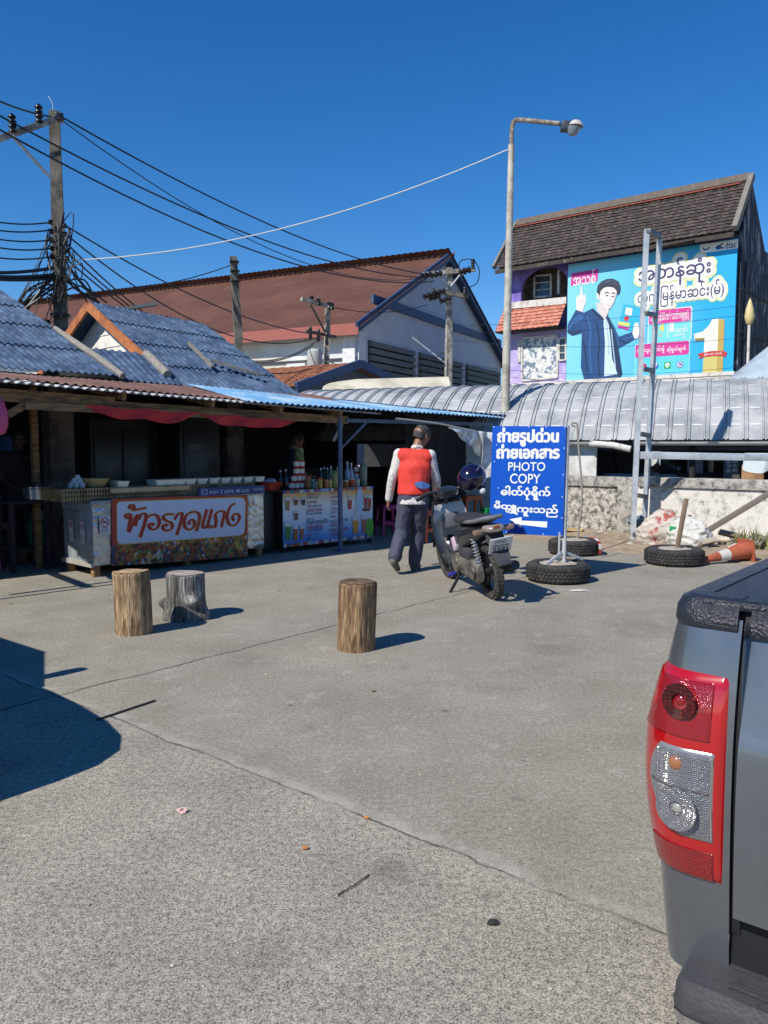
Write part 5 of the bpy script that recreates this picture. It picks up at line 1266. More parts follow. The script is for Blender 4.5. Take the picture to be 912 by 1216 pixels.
# ================================================================ DRINKS COUNTER
DS0, DS1, DT = 2.68, 4.37, .09
dc = thing('drinks_counter', 'drinks counter with a blue and orange printed menu banner', 'counter', MK(DS0, DT), UA)
DW = DS1 - DS0
b = MB(); b.box((DW / 2, .32, .82), (DW + .02, .66, .03), bev=.005); b.build('top', mat('counter_dark', '#3a3634', .6), dc, world=False)
for x in (.03, DW - .03, DW / 2):
    for y in (.03, .6): b = MB(); b.box((x, y, .4025), (.045, .045, .805)); b.build('leg', M_dark, dc, world=False)
b = MB(); b.box((DW / 2, .34, .45), (DW - .1, .5, .6)); b.build('body', M_dark, dc, world=False)
m, t_, p_ = _new('menu_print'); N = t_.nodes.new; tc = N('ShaderNodeTexCoord'); sx_ = N('ShaderNodeSeparateXYZ'); t_.links.new(tc.outputs['Object'], sx_.inputs[0])
cr = N('ShaderNodeValToRGB'); mrn = N('ShaderNodeMapRange'); mrn.inputs['From Min'].default_value = .07; mrn.inputs['From Max'].default_value = .82
nz_ = N('ShaderNodeTexNoise'); nz_.inputs['Scale'].default_value = 2.2; t_.links.new(tc.outputs['Object'], nz_.inputs['Vector'])
ad = N('ShaderNodeMath'); ad.operation = 'MULTIPLY_ADD'; ad.inputs[1].default_value = .22; t_.links.new(nz_.outputs['Fac'], ad.inputs[0]); t_.links.new(sx_.outputs['Z'], ad.inputs[2])
sb_ = N('ShaderNodeMath'); sb_.operation = 'SUBTRACT'; sb_.inputs[1].default_value = .11; t_.links.new(ad.outputs[0], sb_.inputs[0])
t_.links.new(sb_.outputs[0], mrn.inputs['Value']); t_.links.new(mrn.outputs['Result'], cr.inputs['Fac'])
el = cr.color_ramp.elements; el[0].position = 0; el[0].color = (*srgb('#2e6cb8'), 1); el[1].position = 1; el[1].color = (*srgb('#d9963e'), 1)
for pos, c in ((.22, '#5f9ad6'), (.45, '#c3d6e8'), (.72, '#dfe0dc'), (.88, '#e0bd86')): e = el.new(pos); e.color = (*srgb(c), 1)
t_.links.new(cr.outputs['Color'], p_.inputs['Base Color']); p_.inputs['Roughness'].default_value = .5
b = MB(); b.grid(lambda u, v: MK(lerp(DS0, DS1, u), DT - .02 + .004 * math.sin(u * 14), lerp(.075, .80, v) + .012 * math.sin(u * 5) * (1 - v)), 30, 4); ban = b.build('menu_banner', m, dc, thick=.003)
def dz(zx, zy):
    q = PL(330 + zx / 7.6, 580 + zy / 7.6, MK(0, DT - .032), V); d = q - MO
    return (d.dot(U) - DS0, .80 - q.z)
pr = Print(MK(DS0, DT - .032, .80), MK(DS0 + 1, DT - .032, .80), MK(DS0, DT - .032, -.2), 1, 1)
def dtext(body, x0, y0, x1, y1, m_, k=1, bold=.012): a, c = dz(x0, y0), dz(x1, y1); pr.text(body, a[0], a[1], c[0], c[1], m_, k, bold)
RT, BTx = F('menu_red', '#a03048'), F('menu_blue', '#34457a')
for body, x0, y0, x1, y1, m_ in (('ชาดำเย็น ชามะนาว', 262, 42, 385, 58, RT), ('ชาเขียว นมสด', 262, 68, 365, 86, BTx), ('กาแฟเย็น', 262, 112, 356, 130, RT), ('โอเลี้ยง ยกล้อ กาแฟ', 262, 146, 398, 162, BTx), ('โกโก้เย็น โอวัลติน', 258, 182, 402, 202, RT), ('น้ำแดง นมชมพู', 260, 214, 396, 236, BTx),
                                 ('แดงโซดา', 260, 264, 325, 280, RT), ('น้ำส้มปั่น สตรอเบอร์รี่ปั่น', 258, 284, 456, 306, BTx), ('นมเย็น นมสดปั่น', 260, 326, 402, 352, RT), ('มะนาวโซดา ปั่น', 262, 360, 402, 378, BTx), ('แตงโม', 262, 404, 310, 422, RT), ('ผลไม้', 262, 436, 300, 458, BTx),
                                 ('กล้วยหอมปั่น', 478, 32, 562, 48, RT), ('มะม่วงปั่น', 480, 62, 560, 82, BTx), ('แตงโมปั่น', 480, 102, 552, 120, RT), ('นมสด', 490, 130, 542, 146, BTx), ('โกโก้ปั่น', 480, 172, 550, 190, RT), ('ชาปั่น นม', 474, 202, 558, 222, BTx), ('น้ำผึ้ง', 476, 242, 526, 262, RT), ('มะนาว น้ำผึ้ง โซดา', 474, 272, 630, 296, BTx), ('ขนมปัง นมเนย', 474, 310, 600, 330, RT), ('ขนมปังปิ้ง เนย', 474, 350, 632, 372, RT), ('ราคาแก้วละ', 474, 396, 560, 418, RT)):
    dtext(body, x0, y0, x1, y1, m_)
def cup(x0, y0, x1, y1, c, straw=None, foam=None):
    pr.poly([dz(x0, y0), dz(x1, y0), dz(lerp(x1, x0, .15), y1), dz(lerp(x0, x1, .15), y1)], F('cup' + c[1:], c), 2)
    h = (y1 - y0) * .14
    pr.poly([dz(x0 - 1, y0 - h), dz(x1 + 1, y0 - h), dz(x1, y0 + h), dz(x0, y0 + h)], F('cupfoam', '#c9cdd0') if not foam else F('cup' + foam[1:], foam), 3)
    if straw: a, c_ = dz(straw[0], straw[1]), dz(straw[2], straw[3]); pr.stroke([a, c_], .012, F('straw', '#c9b27a'), 3)
for a in ((68, 96, 108, 200, '#8f7a4c'), (145, 92, 183, 150, '#6d4528'), (212, 92, 248, 150, '#3d4444'), (145, 212, 185, 285, '#6b5846'), (62, 325, 120, 470, '#2f8044'), (138, 350, 182, 470, '#a85f38'), (200, 350, 234, 455, '#a0583a'), (632, 92, 668, 188, '#b03a24', (628, 45, 640, 92)), (780, 70, 806, 180, '#a83a34'), (814, 75, 842, 182, '#a83a34'), (672, 270, 728, 408, '#d8923c', (694, 170, 702, 270)), (754, 260, 806, 400, '#a8605c')): cup(*a)
a = dz(738, 110); pr.disc(a[0], a[1], .075, F('plate_pale', '#a9c8dc'), 1, .17)
a = dz(826, 350); pr.disc(a[0], a[1], .085, F('cup5aa83c', '#5aa83c'), 4, .13); a = dz(795, 190)
for i in range(4): pr.disc(a[0] - .05 + .035 * i, a[1] + .01 * (i % 2), .02, F('cup4a2a24', '#4a2a24'), 3)
# striped hems
cols_ = [F('hem' + c[1:], c) for c in ('#b0423a', '#3f5f9c', '#c9c2b0', '#4a7a78', '#a9683a', '#7a3a4c', '#8ea3c4')]
rg = random.Random(4)
for i in range(36):
    x0, x1 = DW * i / 36, DW * (i + 1) / 36
    pr.poly([(x0, -.035), (x1, -.035), (x1, .005), (x0, .005)], rg.choice(cols_), 2); pr.poly([(x0, .68), (x1, .68), (x1, .722), (x0, .722)], rg.choice(cols_), 2)
pr.build('print', ban)
# goods on the drinks counter
ZC = .836
def at_counter(px, t, z=ZC): s, _ = s_at(px, 575, DT + t); return MK(s, DT + t, z)
M_canr, M_canw = flat('can_red', '#a3262c', .35), flat('can_white', '#cfcdc8', .35)
def can_make():
    t = thing('milk_can', 'red and white condensed milk can in the pyramid stack on the drinks counter', 'can', (0, 0, 0), 0, 'milk cans stacked in a pyramid')
    b = MB(); r = .044
    b.lathe([(r - .003, 0), (r, .003), (r, .018)], seg=18, m=M_canr); b.lathe([(r, .018), (r, .076)], seg=18, m=M_canw, cap=False); b.lathe([(r, .076), (r, .094), (r - .003, .098), (r - .005, .096), (.001, .096)], seg=18, m=M_canr, cap=False)
    b.build('can', None, t, world=False); return t
cn = can_make(); used = False
s0 = s_at(354, 575, DT + .22)[0]
for lvl, n in enumerate((4, 3, 2, 2)):
    for i in range(n):
        loc = MK(s0 + (i - (n - 1) / 2) * .092, DT + .2, ZC + lvl * .0985)
        if not used: cn.location = loc; used = True
        else: dup(cn, loc)
t = thing('pineapple_jar', 'green leafy jar standing on top of the can pyramid', 'jar', MK(s0 + .01, DT + .2, ZC + 4 * .0985))
b = MB(); b.lathe([(.05, 0), (.062, .02), (.062, .15), (.05, .17)], seg=16); b.build('jar', mat('leafy', '#4c5f3f', .6, var=.4, vs=20, col2='#8c8a4e', cs=18), t, world=False)
def bottle(loc, h, r, c, cap, label):
    t = thing('bottle', label, 'bottle', loc)
    b = MB(); b.lathe([(r * .9, 0), (r, .01), (r, h * .58), (r * .42, h * .74), (r * .36, h * .93)], seg=14); b.build('glass', flat('bottle' + c[1:], c, .2), t, world=False)
    b = MB(); b.lathe([(r * .42, h * .92), (r * .42, h), (.001, h)], seg=12); b.build('cap', flat('cap' + cap[1:], cap, .4), t, world=False)
    return t
bl_ = [(333, .25, .26, .035, '#241816', '#c9c9cc', 'dark sauce bottle with pale cap beside the can pyramid'), (339.5, .22, .27, .036, '#1c1a20', '#d5d5d2', 'black bottle with white cap between the can pyramid and the red basket'),
       (381, .12, .28, .03, '#23301f', '#d0d4d8', 'slim green bottle with pale cap left in the bottle row'), (385, .2, .29, .03, '#2b2320', '#b9c4d0', 'slim brown bottle with silver cap in the bottle row'),
       (389, .14, .28, .03, '#2c4a2a', '#c9cdd0', 'green bottle with white cap in the middle of the bottle row'), (393, .2, .3, .03, '#a3b4bc', '#e0e0dc', 'clear bottle with tall white neck in the bottle row'),
       (401, .15, .29, .032, '#c2c8cc', '#e0e0dc', 'pale syrup bottle next to the blue post'), (412.5, .2, .36, .04, '#8da0b8', '#c9d0d8', 'tall pale blue bottle right of the blue post'), (417, .26, .34, .04, '#9fb0c8', '#d0d4d8', 'tall frosted bottle second to the right of the blue post')]
for px, t_, h, r, c, cp, lb in bl_: bottle(at_counter(px, t_), h, r, c, cp, lb)
def jar(px, t_, h, r, c, cp, label):
    t = thing('jar', label, 'jar', at_counter(px, t_))
    b = MB(); b.lathe([(r * .95, 0), (r, .008), (r, h * .82), (r * .9, h * .86)], seg=16); b.build('jar', mat('jar' + c[1:], c, .3, var=.4, vs=25), t, world=False)
    b = MB(); b.lathe([(r * .97, h * .84), (r * .97, h), (.001, h)], seg=16); b.build('lid', flat('lid' + cp[1:], cp, .4), t, world=False)
for a in ((366, .12, .17, .045, '#8a5a30', '#b04a2a', 'amber jar with an orange lid right of the can pyramid'), (371.5, .08, .13, .035, '#4a6a72', '#7a8a8a', 'small teal jar right of the amber jar'), (376, .1, .11, .035, '#c9c2b4', '#5a5a5a', 'small white jar before the bottle row'),
          (380, .05, .15, .038, '#b08a3a', '#a8302a', 'yellow jar with red lid in front of the bottle row'), (387, .05, .12, .035, '#a3683a', '#8a8a80', 'brown jar in front of the slim bottles'), (391.5, .06, .13, .036, '#b8a24a', '#6a5a3a', 'mustard jar beside the clear bottle'),
          (397.5, .06, .24, .045, '#8c8a4a', '#3f8a3a', 'tall jar with a bright green lid left of the post'), (404.5, .08, .12, .036, '#a8a08c', '#a83a34', 'pale jar with red lid just left of the blue post'),
          (411, .06, .10, .035, '#a8683a', '#c9c9c4', 'orange jar just right of the blue post'), (418, .06, .12, .045, '#a04a2c', '#c2b49a', 'rust-coloured tin in the right half of the counter'), (424, .08, .12, .04, '#b8b8b4', '#6a7aa0', 'white tin with blue lid at the right end of the counter')):
    jar(*a)
for i, (lvl, px) in enumerate(((0, 423), (1, 423), (2, 423))): dup(cn, at_counter(px, .28, ZC + .10 + lvl * .0985) if False else at_counter(px, .3, ZC + lvl * .0985), label='red and white milk can in the column at the right end of the drinks counter')['group'] = 'milk cans in a column'
jar(431, .25, .30, .045, '#c2bfa8', '#4a5a4a', 'tall cream canister at the right end of the counter') if False else None
t = thing('canister', 'tall cream canister with green band at the right end of the drinks counter', 'canister', at_counter(431.5, .2))
b = MB(); b.lathe([(.05, 0), (.055, .01), (.055, .32), (.05, .33), (.001, .33)], seg=16); b.build('body', mat('canister_cream', '#8f9080', .4, col2='#5f7a5c', cs=7), t, world=False)
t = thing('plastic_basket', 'red plastic basket on the left end behind the food counter', 'basket', MK(s_at(322, 575, .3)[0], .34, .8325))
b = MB(); b.lathe([(.13, 0), (.14, .005), (.17, .11), (.175, .115), (.165, .115), (.13, .01), (.001, .008)], seg=20); b.build('basket', flat('basket_red', '#9a2f22', .5), t, world=False)
b = MB(); b.ico((.0, 0, .11), .11, 2, None, (1, 1, .5), None, .3); b.build('napkins', flat('napkin', '#b5b8c2'), t, world=False)
tb_ = thing('side_cabinet', 'dark side cabinet filling the gap between the two counters', 'cabinet', MK(2.33, .25), UA)
b = MB(); b.box((.17, .24, .41), (.33, .5, .82), bev=.005); b.build('body', M_dark, tb_, world=False)
b = MB(); b.box((.17, -.016, .42), (.29, .02, .74), bev=.003); b.build('door', mat('cabinet_door', (.03, .028, .027), .5), tb_, world=False)
t = thing('fluorescent_lamp', 'unlit slanted white tube lamp hanging by the blue post', 'lamp', AT(398, 520, 11.2))
b = MB(); b.bar(AT(402, 512, 11.2), AT(396, 524, 11.2), .04, .04); b.lathe([(.05, 0), (.05, .09), (.03, .12)], AT(403, 507, 11.2), 12); b.build('tube', flat('tube_white', '#9a9a98'), t)

# ================================================================ LOG STUMPS
def logmat(name, c1, c2, c3, cs=5.0):
    m, t, b = _new(name); N = t.nodes.new; L = t.links.new
    tc = N('ShaderNodeTexCoord'); mp = N('ShaderNodeMapping'); mp.inputs['Scale'].default_value = (1, 1, .10); L(tc.outputs['Object'], mp.inputs['Vector'])
    n1 = N('ShaderNodeTexNoise'); n1.inputs['Scale'].default_value = cs * 5.5; n1.inputs['Detail'].default_value = 8; n1.inputs['Roughness'].default_value = .7; L(mp.outputs['Vector'], n1.inputs['Vector'])
    cr = N('ShaderNodeValToRGB'); e = cr.color_ramp.elements; e[0].position = .32; e[0].color = (*srgb(c3), 1); e[1].position = .68; e[1].color = (*srgb(c2), 1); q = e.new(.5); q.color = (*srgb(c1), 1)
    L(n1.outputs['Fac'], cr.inputs['Fac']); n2 = N('ShaderNodeTexNoise'); n2.inputs['Scale'].default_value = 85; n2.inputs['Detail'].default_value = 4; L(mp.outputs['Vector'], n2.inputs['Vector'])
    mx = N('ShaderNodeMix'); mx.data_type = 'RGBA'; mx.blend_type = 'MULTIPLY'; mx.inputs[0].default_value = .75; L(cr.outputs['Color'], mx.inputs[6])
    r_ = N('ShaderNodeMapRange'); r_.inputs['From Min'].default_value = .35; r_.inputs['From Max'].default_value = .6; r_.inputs['To Min'].default_value = .18; r_.inputs['To Max'].default_value = 1.15; L(n2.outputs['Fac'], r_.inputs['Value']); L(r_.outputs['Result'], mx.inputs[7])
    n4 = N('ShaderNodeTexNoise'); n4.inputs['Scale'].default_value = cs * 1.5; n4.inputs['Detail'].default_value = 9; n4.inputs['Roughness'].default_value = .75; mp4 = N('ShaderNodeMapping'); mp4.inputs['Scale'].default_value = (1, 1, .4); mp4.inputs['Location'].default_value = (4, 2, 9); L(tc.outputs['Object'], mp4.inputs['Vector']); L(mp4.outputs['Vector'], n4.inputs['Vector'])
    r4 = N('ShaderNodeMapRange'); r4.inputs['From Min'].default_value = .52; r4.inputs['From Max'].default_value = .64; r4.inputs['To Max'].default_value = .8; L(n4.outputs['Fac'], r4.inputs['Value'])
    m4 = N('ShaderNodeMix'); m4.data_type = 'RGBA'; L(r4.outputs['Result'], m4.inputs[0]); L(mx.outputs[2], m4.inputs[6]); m4.inputs[7].default_value = (*srgb(c3), 1); mx = m4
    L(mx.outputs[2], b.inputs['Base Color']); b.inputs['Roughness'].default_value = .9
    ad = N('ShaderNodeMath'); ad.operation = 'ADD'; L(n1.outputs['Fac'], ad.inputs[0]); L(n2.outputs['Fac'], ad.inputs[1])
    bp = N('ShaderNodeBump'); bp.inputs['Strength'].default_value = .8; bp.inputs['Distance'].default_value = .012; L(ad.outputs[0], bp.inputs['Height']); L(bp.outputs['Normal'], b.inputs['Normal'])
    return m
M_cut = mat('cut_wood', '#a58c6a', .85, var=.25, vs=14, col2='#6d5540', lo=.5, hi=.66, cs=7)
M_cutd = mat('cut_wood_dark', '#6d5a46', .9, var=.3, vs=14, col2='#45382c', cs=7)
KN = [(math.radians(192), .13, .42, .30, .045), (math.radians(305), .165, .34, .42, .045), (math.radians(338), .045, .25, .4, .06), (math.radians(215), .03, .22, .5, .05)]
def log(px, py, r, h, m, mc, label, seed, oval=1.0, flare=0.0):
    p = G(px, py); p.y += r * .98; t = thing('log_stump', label, 'log stump', (p.x, p.y, 0))
    b = MB(); seg, nz_ = 96, 40; vs = []; fs = []
    def rad(a, z): 
        q = Vector((math.cos(a) * 1.4, math.sin(a) * 1.4, z * .8 + seed))
        return r * (1 + .07 * noise.noise(q) + .022 * noise.noise(Vector((math.cos(a) * 7, math.sin(a) * 7, z * 2 + seed))) + flare * max(0, 1 - z / (h * .55)) ** 2 + (sum(am * math.exp(-(((a - a0 + math.pi) % (2 * math.pi) - math.pi) / wa) ** 2 - ((z - z0) / wz) ** 2) for a0, z0, am, wa, wz in KN) + .05 * abs(noise.noise(Vector((math.cos(a) * 9, math.sin(a) * 9, z * 1.5)))) if flare else 0))
    def off(z): return Vector((.012 * math.sin(z * 4 + seed), .01 * math.cos(z * 3 + seed), 0))
    for j in range(nz_ + 1):
        z = h * j / nz_
        for i in range(seg):
            a = 2 * math.pi * i / seg; rr_ = rad(a, z) - (.007 if j == nz_ else 0); vs.append(Vector((math.cos(a) * rr_, math.sin(a) * rr_ * oval, z + ((.012 * noise.noise(Vector((math.cos(a), math.sin(a), seed))) + .006 * noise.noise(Vector((math.cos(a) * 6, math.sin(a) * 6, seed)))) if j >= nz_ - 1 else 0))) + off(z))
    for j in range(nz_):
        for i in range(seg): fs.append([j * seg + i, j * seg + (i + 1) % seg, (j + 1) * seg + (i + 1) % seg, (j + 1) * seg + i])
    fs.append(list(range(seg))[::-1]); b.add(vs, fs); b.build('trunk', m, t, world=False, smooth=60)
    b = MB(); c = off(h)
    b.grid(lambda u, v: Vector((math.cos(u * 6.2832) * (rad(u * 6.2832, h) - .006) * v, math.sin(u * 6.2832) * (rad(u * 6.2832, h) - .006) * v * oval, h + .001 + .012 * noise.noise(Vector((math.cos(u * 6.2832) * v, math.sin(u * 6.2832) * v, seed))) + .003 * math.sin(v * 40))) + c, seg, 14)
    b.build('cut_top', mc, t, world=False); return t
log(150.5, 756, .137, .475, logmat('log_wood_pale', '#a38a68', '#c9b594', '#5e4630'), M_cut, 'pale peeled upright log left of the grey stump', 1.3)
log(423.5, 776, .136, .475, logmat('log_wood_brown', '#8f7355', '#b89c78', '#523a26'), M_cutd, 'brown peeled upright log standing alone near the middle', 5.1)
M_gst = logmat('grey_stump', '#6b6a66', '#c4c1b8', '#1c1c1c', 2.6)
gs = log(217.5, 738, .158, .372, M_gst, mat('stump_top', '#9a8f84', .95, var=.15, vs=14, bump=.3), 'grey rough-barked stump with root knobs', 9.7, 1.0, .14)

# ================================================================ TYRES, SIGN, CONE
M_tyre = mat('tyre_rubber', (.028, .028, .027), .85, var=.35, vs=20, col2=(.075, .07, .062), lo=.5, hi=.72, cs=9)
M_fill = mat('tyre_concrete', '#a39c8e', .95, var=.2, vs=14, bump=.4)
def tyre_parts(t, R_, w_, rin, fill, M_=None, local=True):
    M_ = M_ or Matrix.Identity(3)
    b = MB(); h = w_
    b.lathe([(rin, .03), (rin + .02, .01), (R_ * .86, 0), (R_ * .965, .018), (R_, .05), (R_, h - .05), (R_ * .965, h - .018), (R_ * .86, h), (rin + .02, h - .01), (rin, h - .03), (rin - .005, h / 2), (rin, .03)], seg=56, cap=False)
    n = 46
    for row in range(4):
        z = lerp(.048, h - .048, row / 3)
        for i in range(n):
            a = 2 * math.pi * (i + .5 * (row % 2)) / n; b.box((math.cos(a) * (R_ + .002), math.sin(a) * (R_ + .002), z), (.014, 2 * math.pi * R_ / n * .72, (h - .1) / 3 * .78), a)
    b.build('tyre', M_tyre, t, world=False)
    if fill:
        b = MB(); b.grid(lambda u, v: Vector((math.cos(u * 6.2832) * (rin - .002) * v, math.sin(u * 6.2832) * (rin - .002) * v, h - .012 + .02 * (1 - v) + .012 * noise.noise(Vector((math.cos(u * 6.28) * v * 3, math.sin(u * 6.28) * v * 3, rin))))), 24, 8); b.build('concrete_fill', M_fill, t, world=False)
pS = G(670.5, 695.5); pS.y += .325
sg = thing('photocopy_sign', 'blue photocopy signboard with white lettering and arrow on a tyre foot', 'sign', (pS.x, pS.y, 0))
tyre_parts(sg, .325, .2, .20, True)
YB = pS.y
b = MB(); q0, q1 = AT(669.5, 671, YB), AT(674, 505, YB); b.tube([q0 + Z3 * -.04, q1], .023, 12); b.build('post', M_galv, sg)
b = MB()
for x, y in ((649, 670), (692, 664)): b.bar(AT(669, 655, YB), AT(x, y, YB + (.1 if x > 670 else -.12)), .02, .03)
b.tube([AT(663.5, 668, YB - .02), AT(664.5, 632, YB - .02)], .011, 8)
b.build('strut', M_galv, sg)
SL, SR = Vector((AT(583, 560, YB + .50).x, YB + .50, 0)), Vector((AT(672, 560, YB - .05).x, YB - .05, 0))
SD = (SR - SL).normalized(); SN = Vector((SD.y, -SD.x, 0))
def SX(zx, zy, out=0.0): return PL(570 + zx / 7.6, 490 + zy / 7.6, SL + SN * out, SN)
cs_ = [SX(113, 120), SX(777, 122), SX(745, 1116), SX(82, 1085)]
b = MB(); b.prism(cs_, -SN * .018); M_sign = mat('sign_blue', '#1450b4', .35, var=.05, vs=2, spec=.4); b.build('board', M_sign, sg)
pr = Print(Vector((SL.x, SL.y, 2)), Vector((SL.x, SL.y, 2)) + SD, Vector((SL.x, SL.y, 1)), 1, 1, n=SN, step=.0015)
def sxy(zx, zy): q = SX(zx, zy); d = q - SL; return (d.dot(SD), 2 - q.z)
SW = F('sign_white', '#e4e6e8')
def stext(body, x0, y0, x1, y1, bold=.0, heavy=0):
    """text between the photographed corners, sheared with the leaning board"""
    vs, fs = text_geo(body, bold); rv = text_geo(body, 0)[0]
    ax, bx = min(p[0] for p in rv), max(p[0] for p in rv); ay, by = min(p[1] for p in rv), max(p[1] for p in rv)
    out = []
    for p in vs:
        u = (p[0] - ax) / (bx - ax); v = (by - p[1]) / (by - ay); zy = lerp(y0, y1, v); zx = lerp(x0, x1, u) - (zy - (y0 + y1) / 2) * .033
        a, b_ = sxy(zx, zy + (lerp(-1, 1, u) * max(0, (y0 + y1) / 2 - 500) * .02)); out.append((a, b_))
    for i, (da, db) in enumerate([(0, 0)] if not heavy else [(-heavy, 0), (heavy, 0), (0, heavy * .6), (0, -heavy * .6), (0, 0)]):
        pr.mb.add([pr.P(a + da, b_ + db, 1 + i * .08) for a, b_ in out], fs, SW)
stext('ถ่ายรูปด่วน', 162, 140, 706, 302, .012, .0075); stext('ถ่ายเอกสาร', 154, 288, 714, 412, .012, .0075); stext('PHOTO', 256, 447, 588, 526, .006); stext('COPY', 272, 552, 544, 640, .006)
stext('ဓါတ်ပုံရိုက်', 192, 664, 632, 786, .012, .004); stext('မိတ', 130, 800, 292, 868, .012, .004); stext('တ', 232, 872, 290, 904, .02, .003); stext('ူ', 296, 840, 338, 912, .012, .003); stext('ကူးသည်', 336, 826, 700, 938, .012, .004)
pr.poly([sxy(*p) for p in ((268, 962), (378, 942), (376, 974), (608, 984), (603, 1038), (374, 1012), (372, 1043))], SW, 1)
for zx, zy in ((125, 128), (205, 126), (440, 128), (600, 128), (765, 130), (760, 320), (752, 560), (742, 760), (738, 950), (730, 1105), (570, 1095), (405, 1080), (240, 1078), (150, 290), (165, 680), (130, 440)): a = sxy(zx, zy); pr.disc(a[0], a[1], .006, SW, 1, seg=8)
pr.build('lettering', bpy.data.objects[[c.name for c in sg.children if c.name.startswith('board')][0]])
# the other two tyres
p = G(689, 661.5); p.y += .33; t = thing('tyre_stand', 'old tyre with a thin leaning rod and red-white tape behind the sign', 'tyre stand', (p.x, p.y, 0)); tyre_parts(t, .33, .2, .20, True)
b = MB(); b.tube(path3([Vector((p.x + .03, p.y, .15)), AT(691, 590, p.y), AT(687, 530, p.y), AT(685.5, 503, p.y)]), .014, 8); b.tube(path3([AT(685.5, 503, p.y), AT(680, 502, p.y), AT(679, 505, p.y), AT(683, 506, p.y)]), .012, 6); b.tube(path3([AT(684.5, 505, p.y), AT(680, 514, p.y), AT(678.5, 522, p.y)]), .004, 5); b.build('rod', mat('weathered_rod', '#8f8a80', .7), t)
b = MB(); pts = [Vector((p.x + .12, p.y - .05, .235)), Vector((p.x + .22, p.y - .20, .225)), Vector((p.x + .27, p.y - .245, .16)), Vector((p.x + .27, p.y - .265, .03))]
mr_, mw_ = flat('tape_red', '#b03a34'), flat('tape_white', '#d0cdc8'); pp = path3(pts, 6)
for i in range(len(pp) - 1):
    sd = Vector((.02, .008, 0)); b.add([pp[i] - sd, pp[i] + sd, pp[i + 1] + sd, pp[i + 1] - sd], [[0, 1, 2, 3]], mr_ if (i // 3) % 2 else mw_)
b.build('tape', None, t)
p = G(813, 674.5); p.y += .345; t = thing('tyre_stand', 'old tyre with a short timber stick lying before the rubble', 'tyre stand', (p.x, p.y, 0)); tyre_parts(t, .34, .2, .20, True)
b = MB(); b.bar((p.x + .02, p.y - .02, .15), AT(815, 592, p.y), .045, .045, bev=.004); b.build('stick', mat('stick_wood', '#7d6b58', .85, var=.2, vs=8), t)
# fallen cone
ctip, cbase = AT(834, 671.5, 9.55), AT(902, 652, 9.85); ax = (cbase - ctip); Lc = ax.length; ax.normalize()
ctip.z = .05; cbase = ctip + Vector((ax.x, ax.y, 0)).normalized() * .68 + Z3 * .10; ax = (cbase - ctip).normalized()
cn_ = thing('traffic_cone', 'faded orange traffic cone lying on its side by the rubble', 'traffic cone', (ctip.x, ctip.y, 0))
R = ax.to_track_quat('Z', 'X').to_matrix()
M_cone, M_band = mat('faded_orange', '#a8563a', .7, var=.15, vs=8, col2='#8f4a34', cs=6), flat('cone_white', '#c2bdb4')
b = MB(); b.lathe([(.028, 0), (.034, .005), (.056, .24)], ctip, 22, m=M_cone, R=R, cap=False); b.lathe([(.058, .24), (.074, .38)], ctip, 22, m=M_band, R=R, cap=False); b.lathe([(.072, .38), (.115, .66)], ctip, 22, m=M_cone, R=R, cap=False); b.build('cone', None, cn_)
b = MB(); b.box(ctip + ax * .675, (.27, .27, .025), R=R, bev=.01); b.build('base', M_cone, cn_)
# ================================================================ PEOPLE
M_skin = mat('skin_tan', '#8a5f48', .55, var=.08, vs=10)
M_skin2 = mat('skin_brown', '#7d5440', .55, var=.08, vs=10)
M_hair = mat('hair_grey_black', '#2b2a2b', .8, var=.4, vs=60, col2='#6d6a68', lo=.5, hi=.65, cs=40)
M_hairb = flat('hair_black', (.012, .011, .011), .7)
def hand_limbs(w, d, side, palm_n, sz=1.0):
    """palm plus five bent fingers; w = wrist, d = direction of the hand, palm_n = where the palm faces, side = thumb side"""
    d = Vector(d).normalized(); n_ = Vector(palm_n); n_ = (n_ - d * n_.dot(d)).normalized(); s_ = Vector(side); s_ = (s_ - d * s_.dot(d) - n_ * s_.dot(n_)).normalized()
    w = Vector(w); L = []
    for k in (-1, -.33, .33, 1): L.append((w + s_ * .012 * k * sz, .017 * sz, w + d * .085 * sz + s_ * .029 * k * sz, .0125 * sz))
    for k, ln in ((1, .072), (.33, .082), (-.33, .076), (-1, .06)):
        b_ = w + d * .085 * sz + s_ * .029 * k * sz; m_ = b_ + (d * .8 + n_ * .3) * ln * .5 * sz; e_ = m_ + (d * .45 + n_ * .75) * ln * .5 * sz
        L += [(b_, .0098 * sz, m_, .0088 * sz), (m_, .0088 * sz, e_, .0072 * sz)]
    t0 = w + d * .025 * sz + s_ * .022 * sz; t1 = t0 + (s_ * .7 + d * .6 + n_ * .2).normalized() * .042 * sz; t2 = t1 + (d * .9 + n_ * .35 + s_ * .1).normalized() * .034 * sz
    return L + [(t0, .014 * sz, t1, .0105 * sz), (t1, .0105 * sz, t2, .008 * sz)]
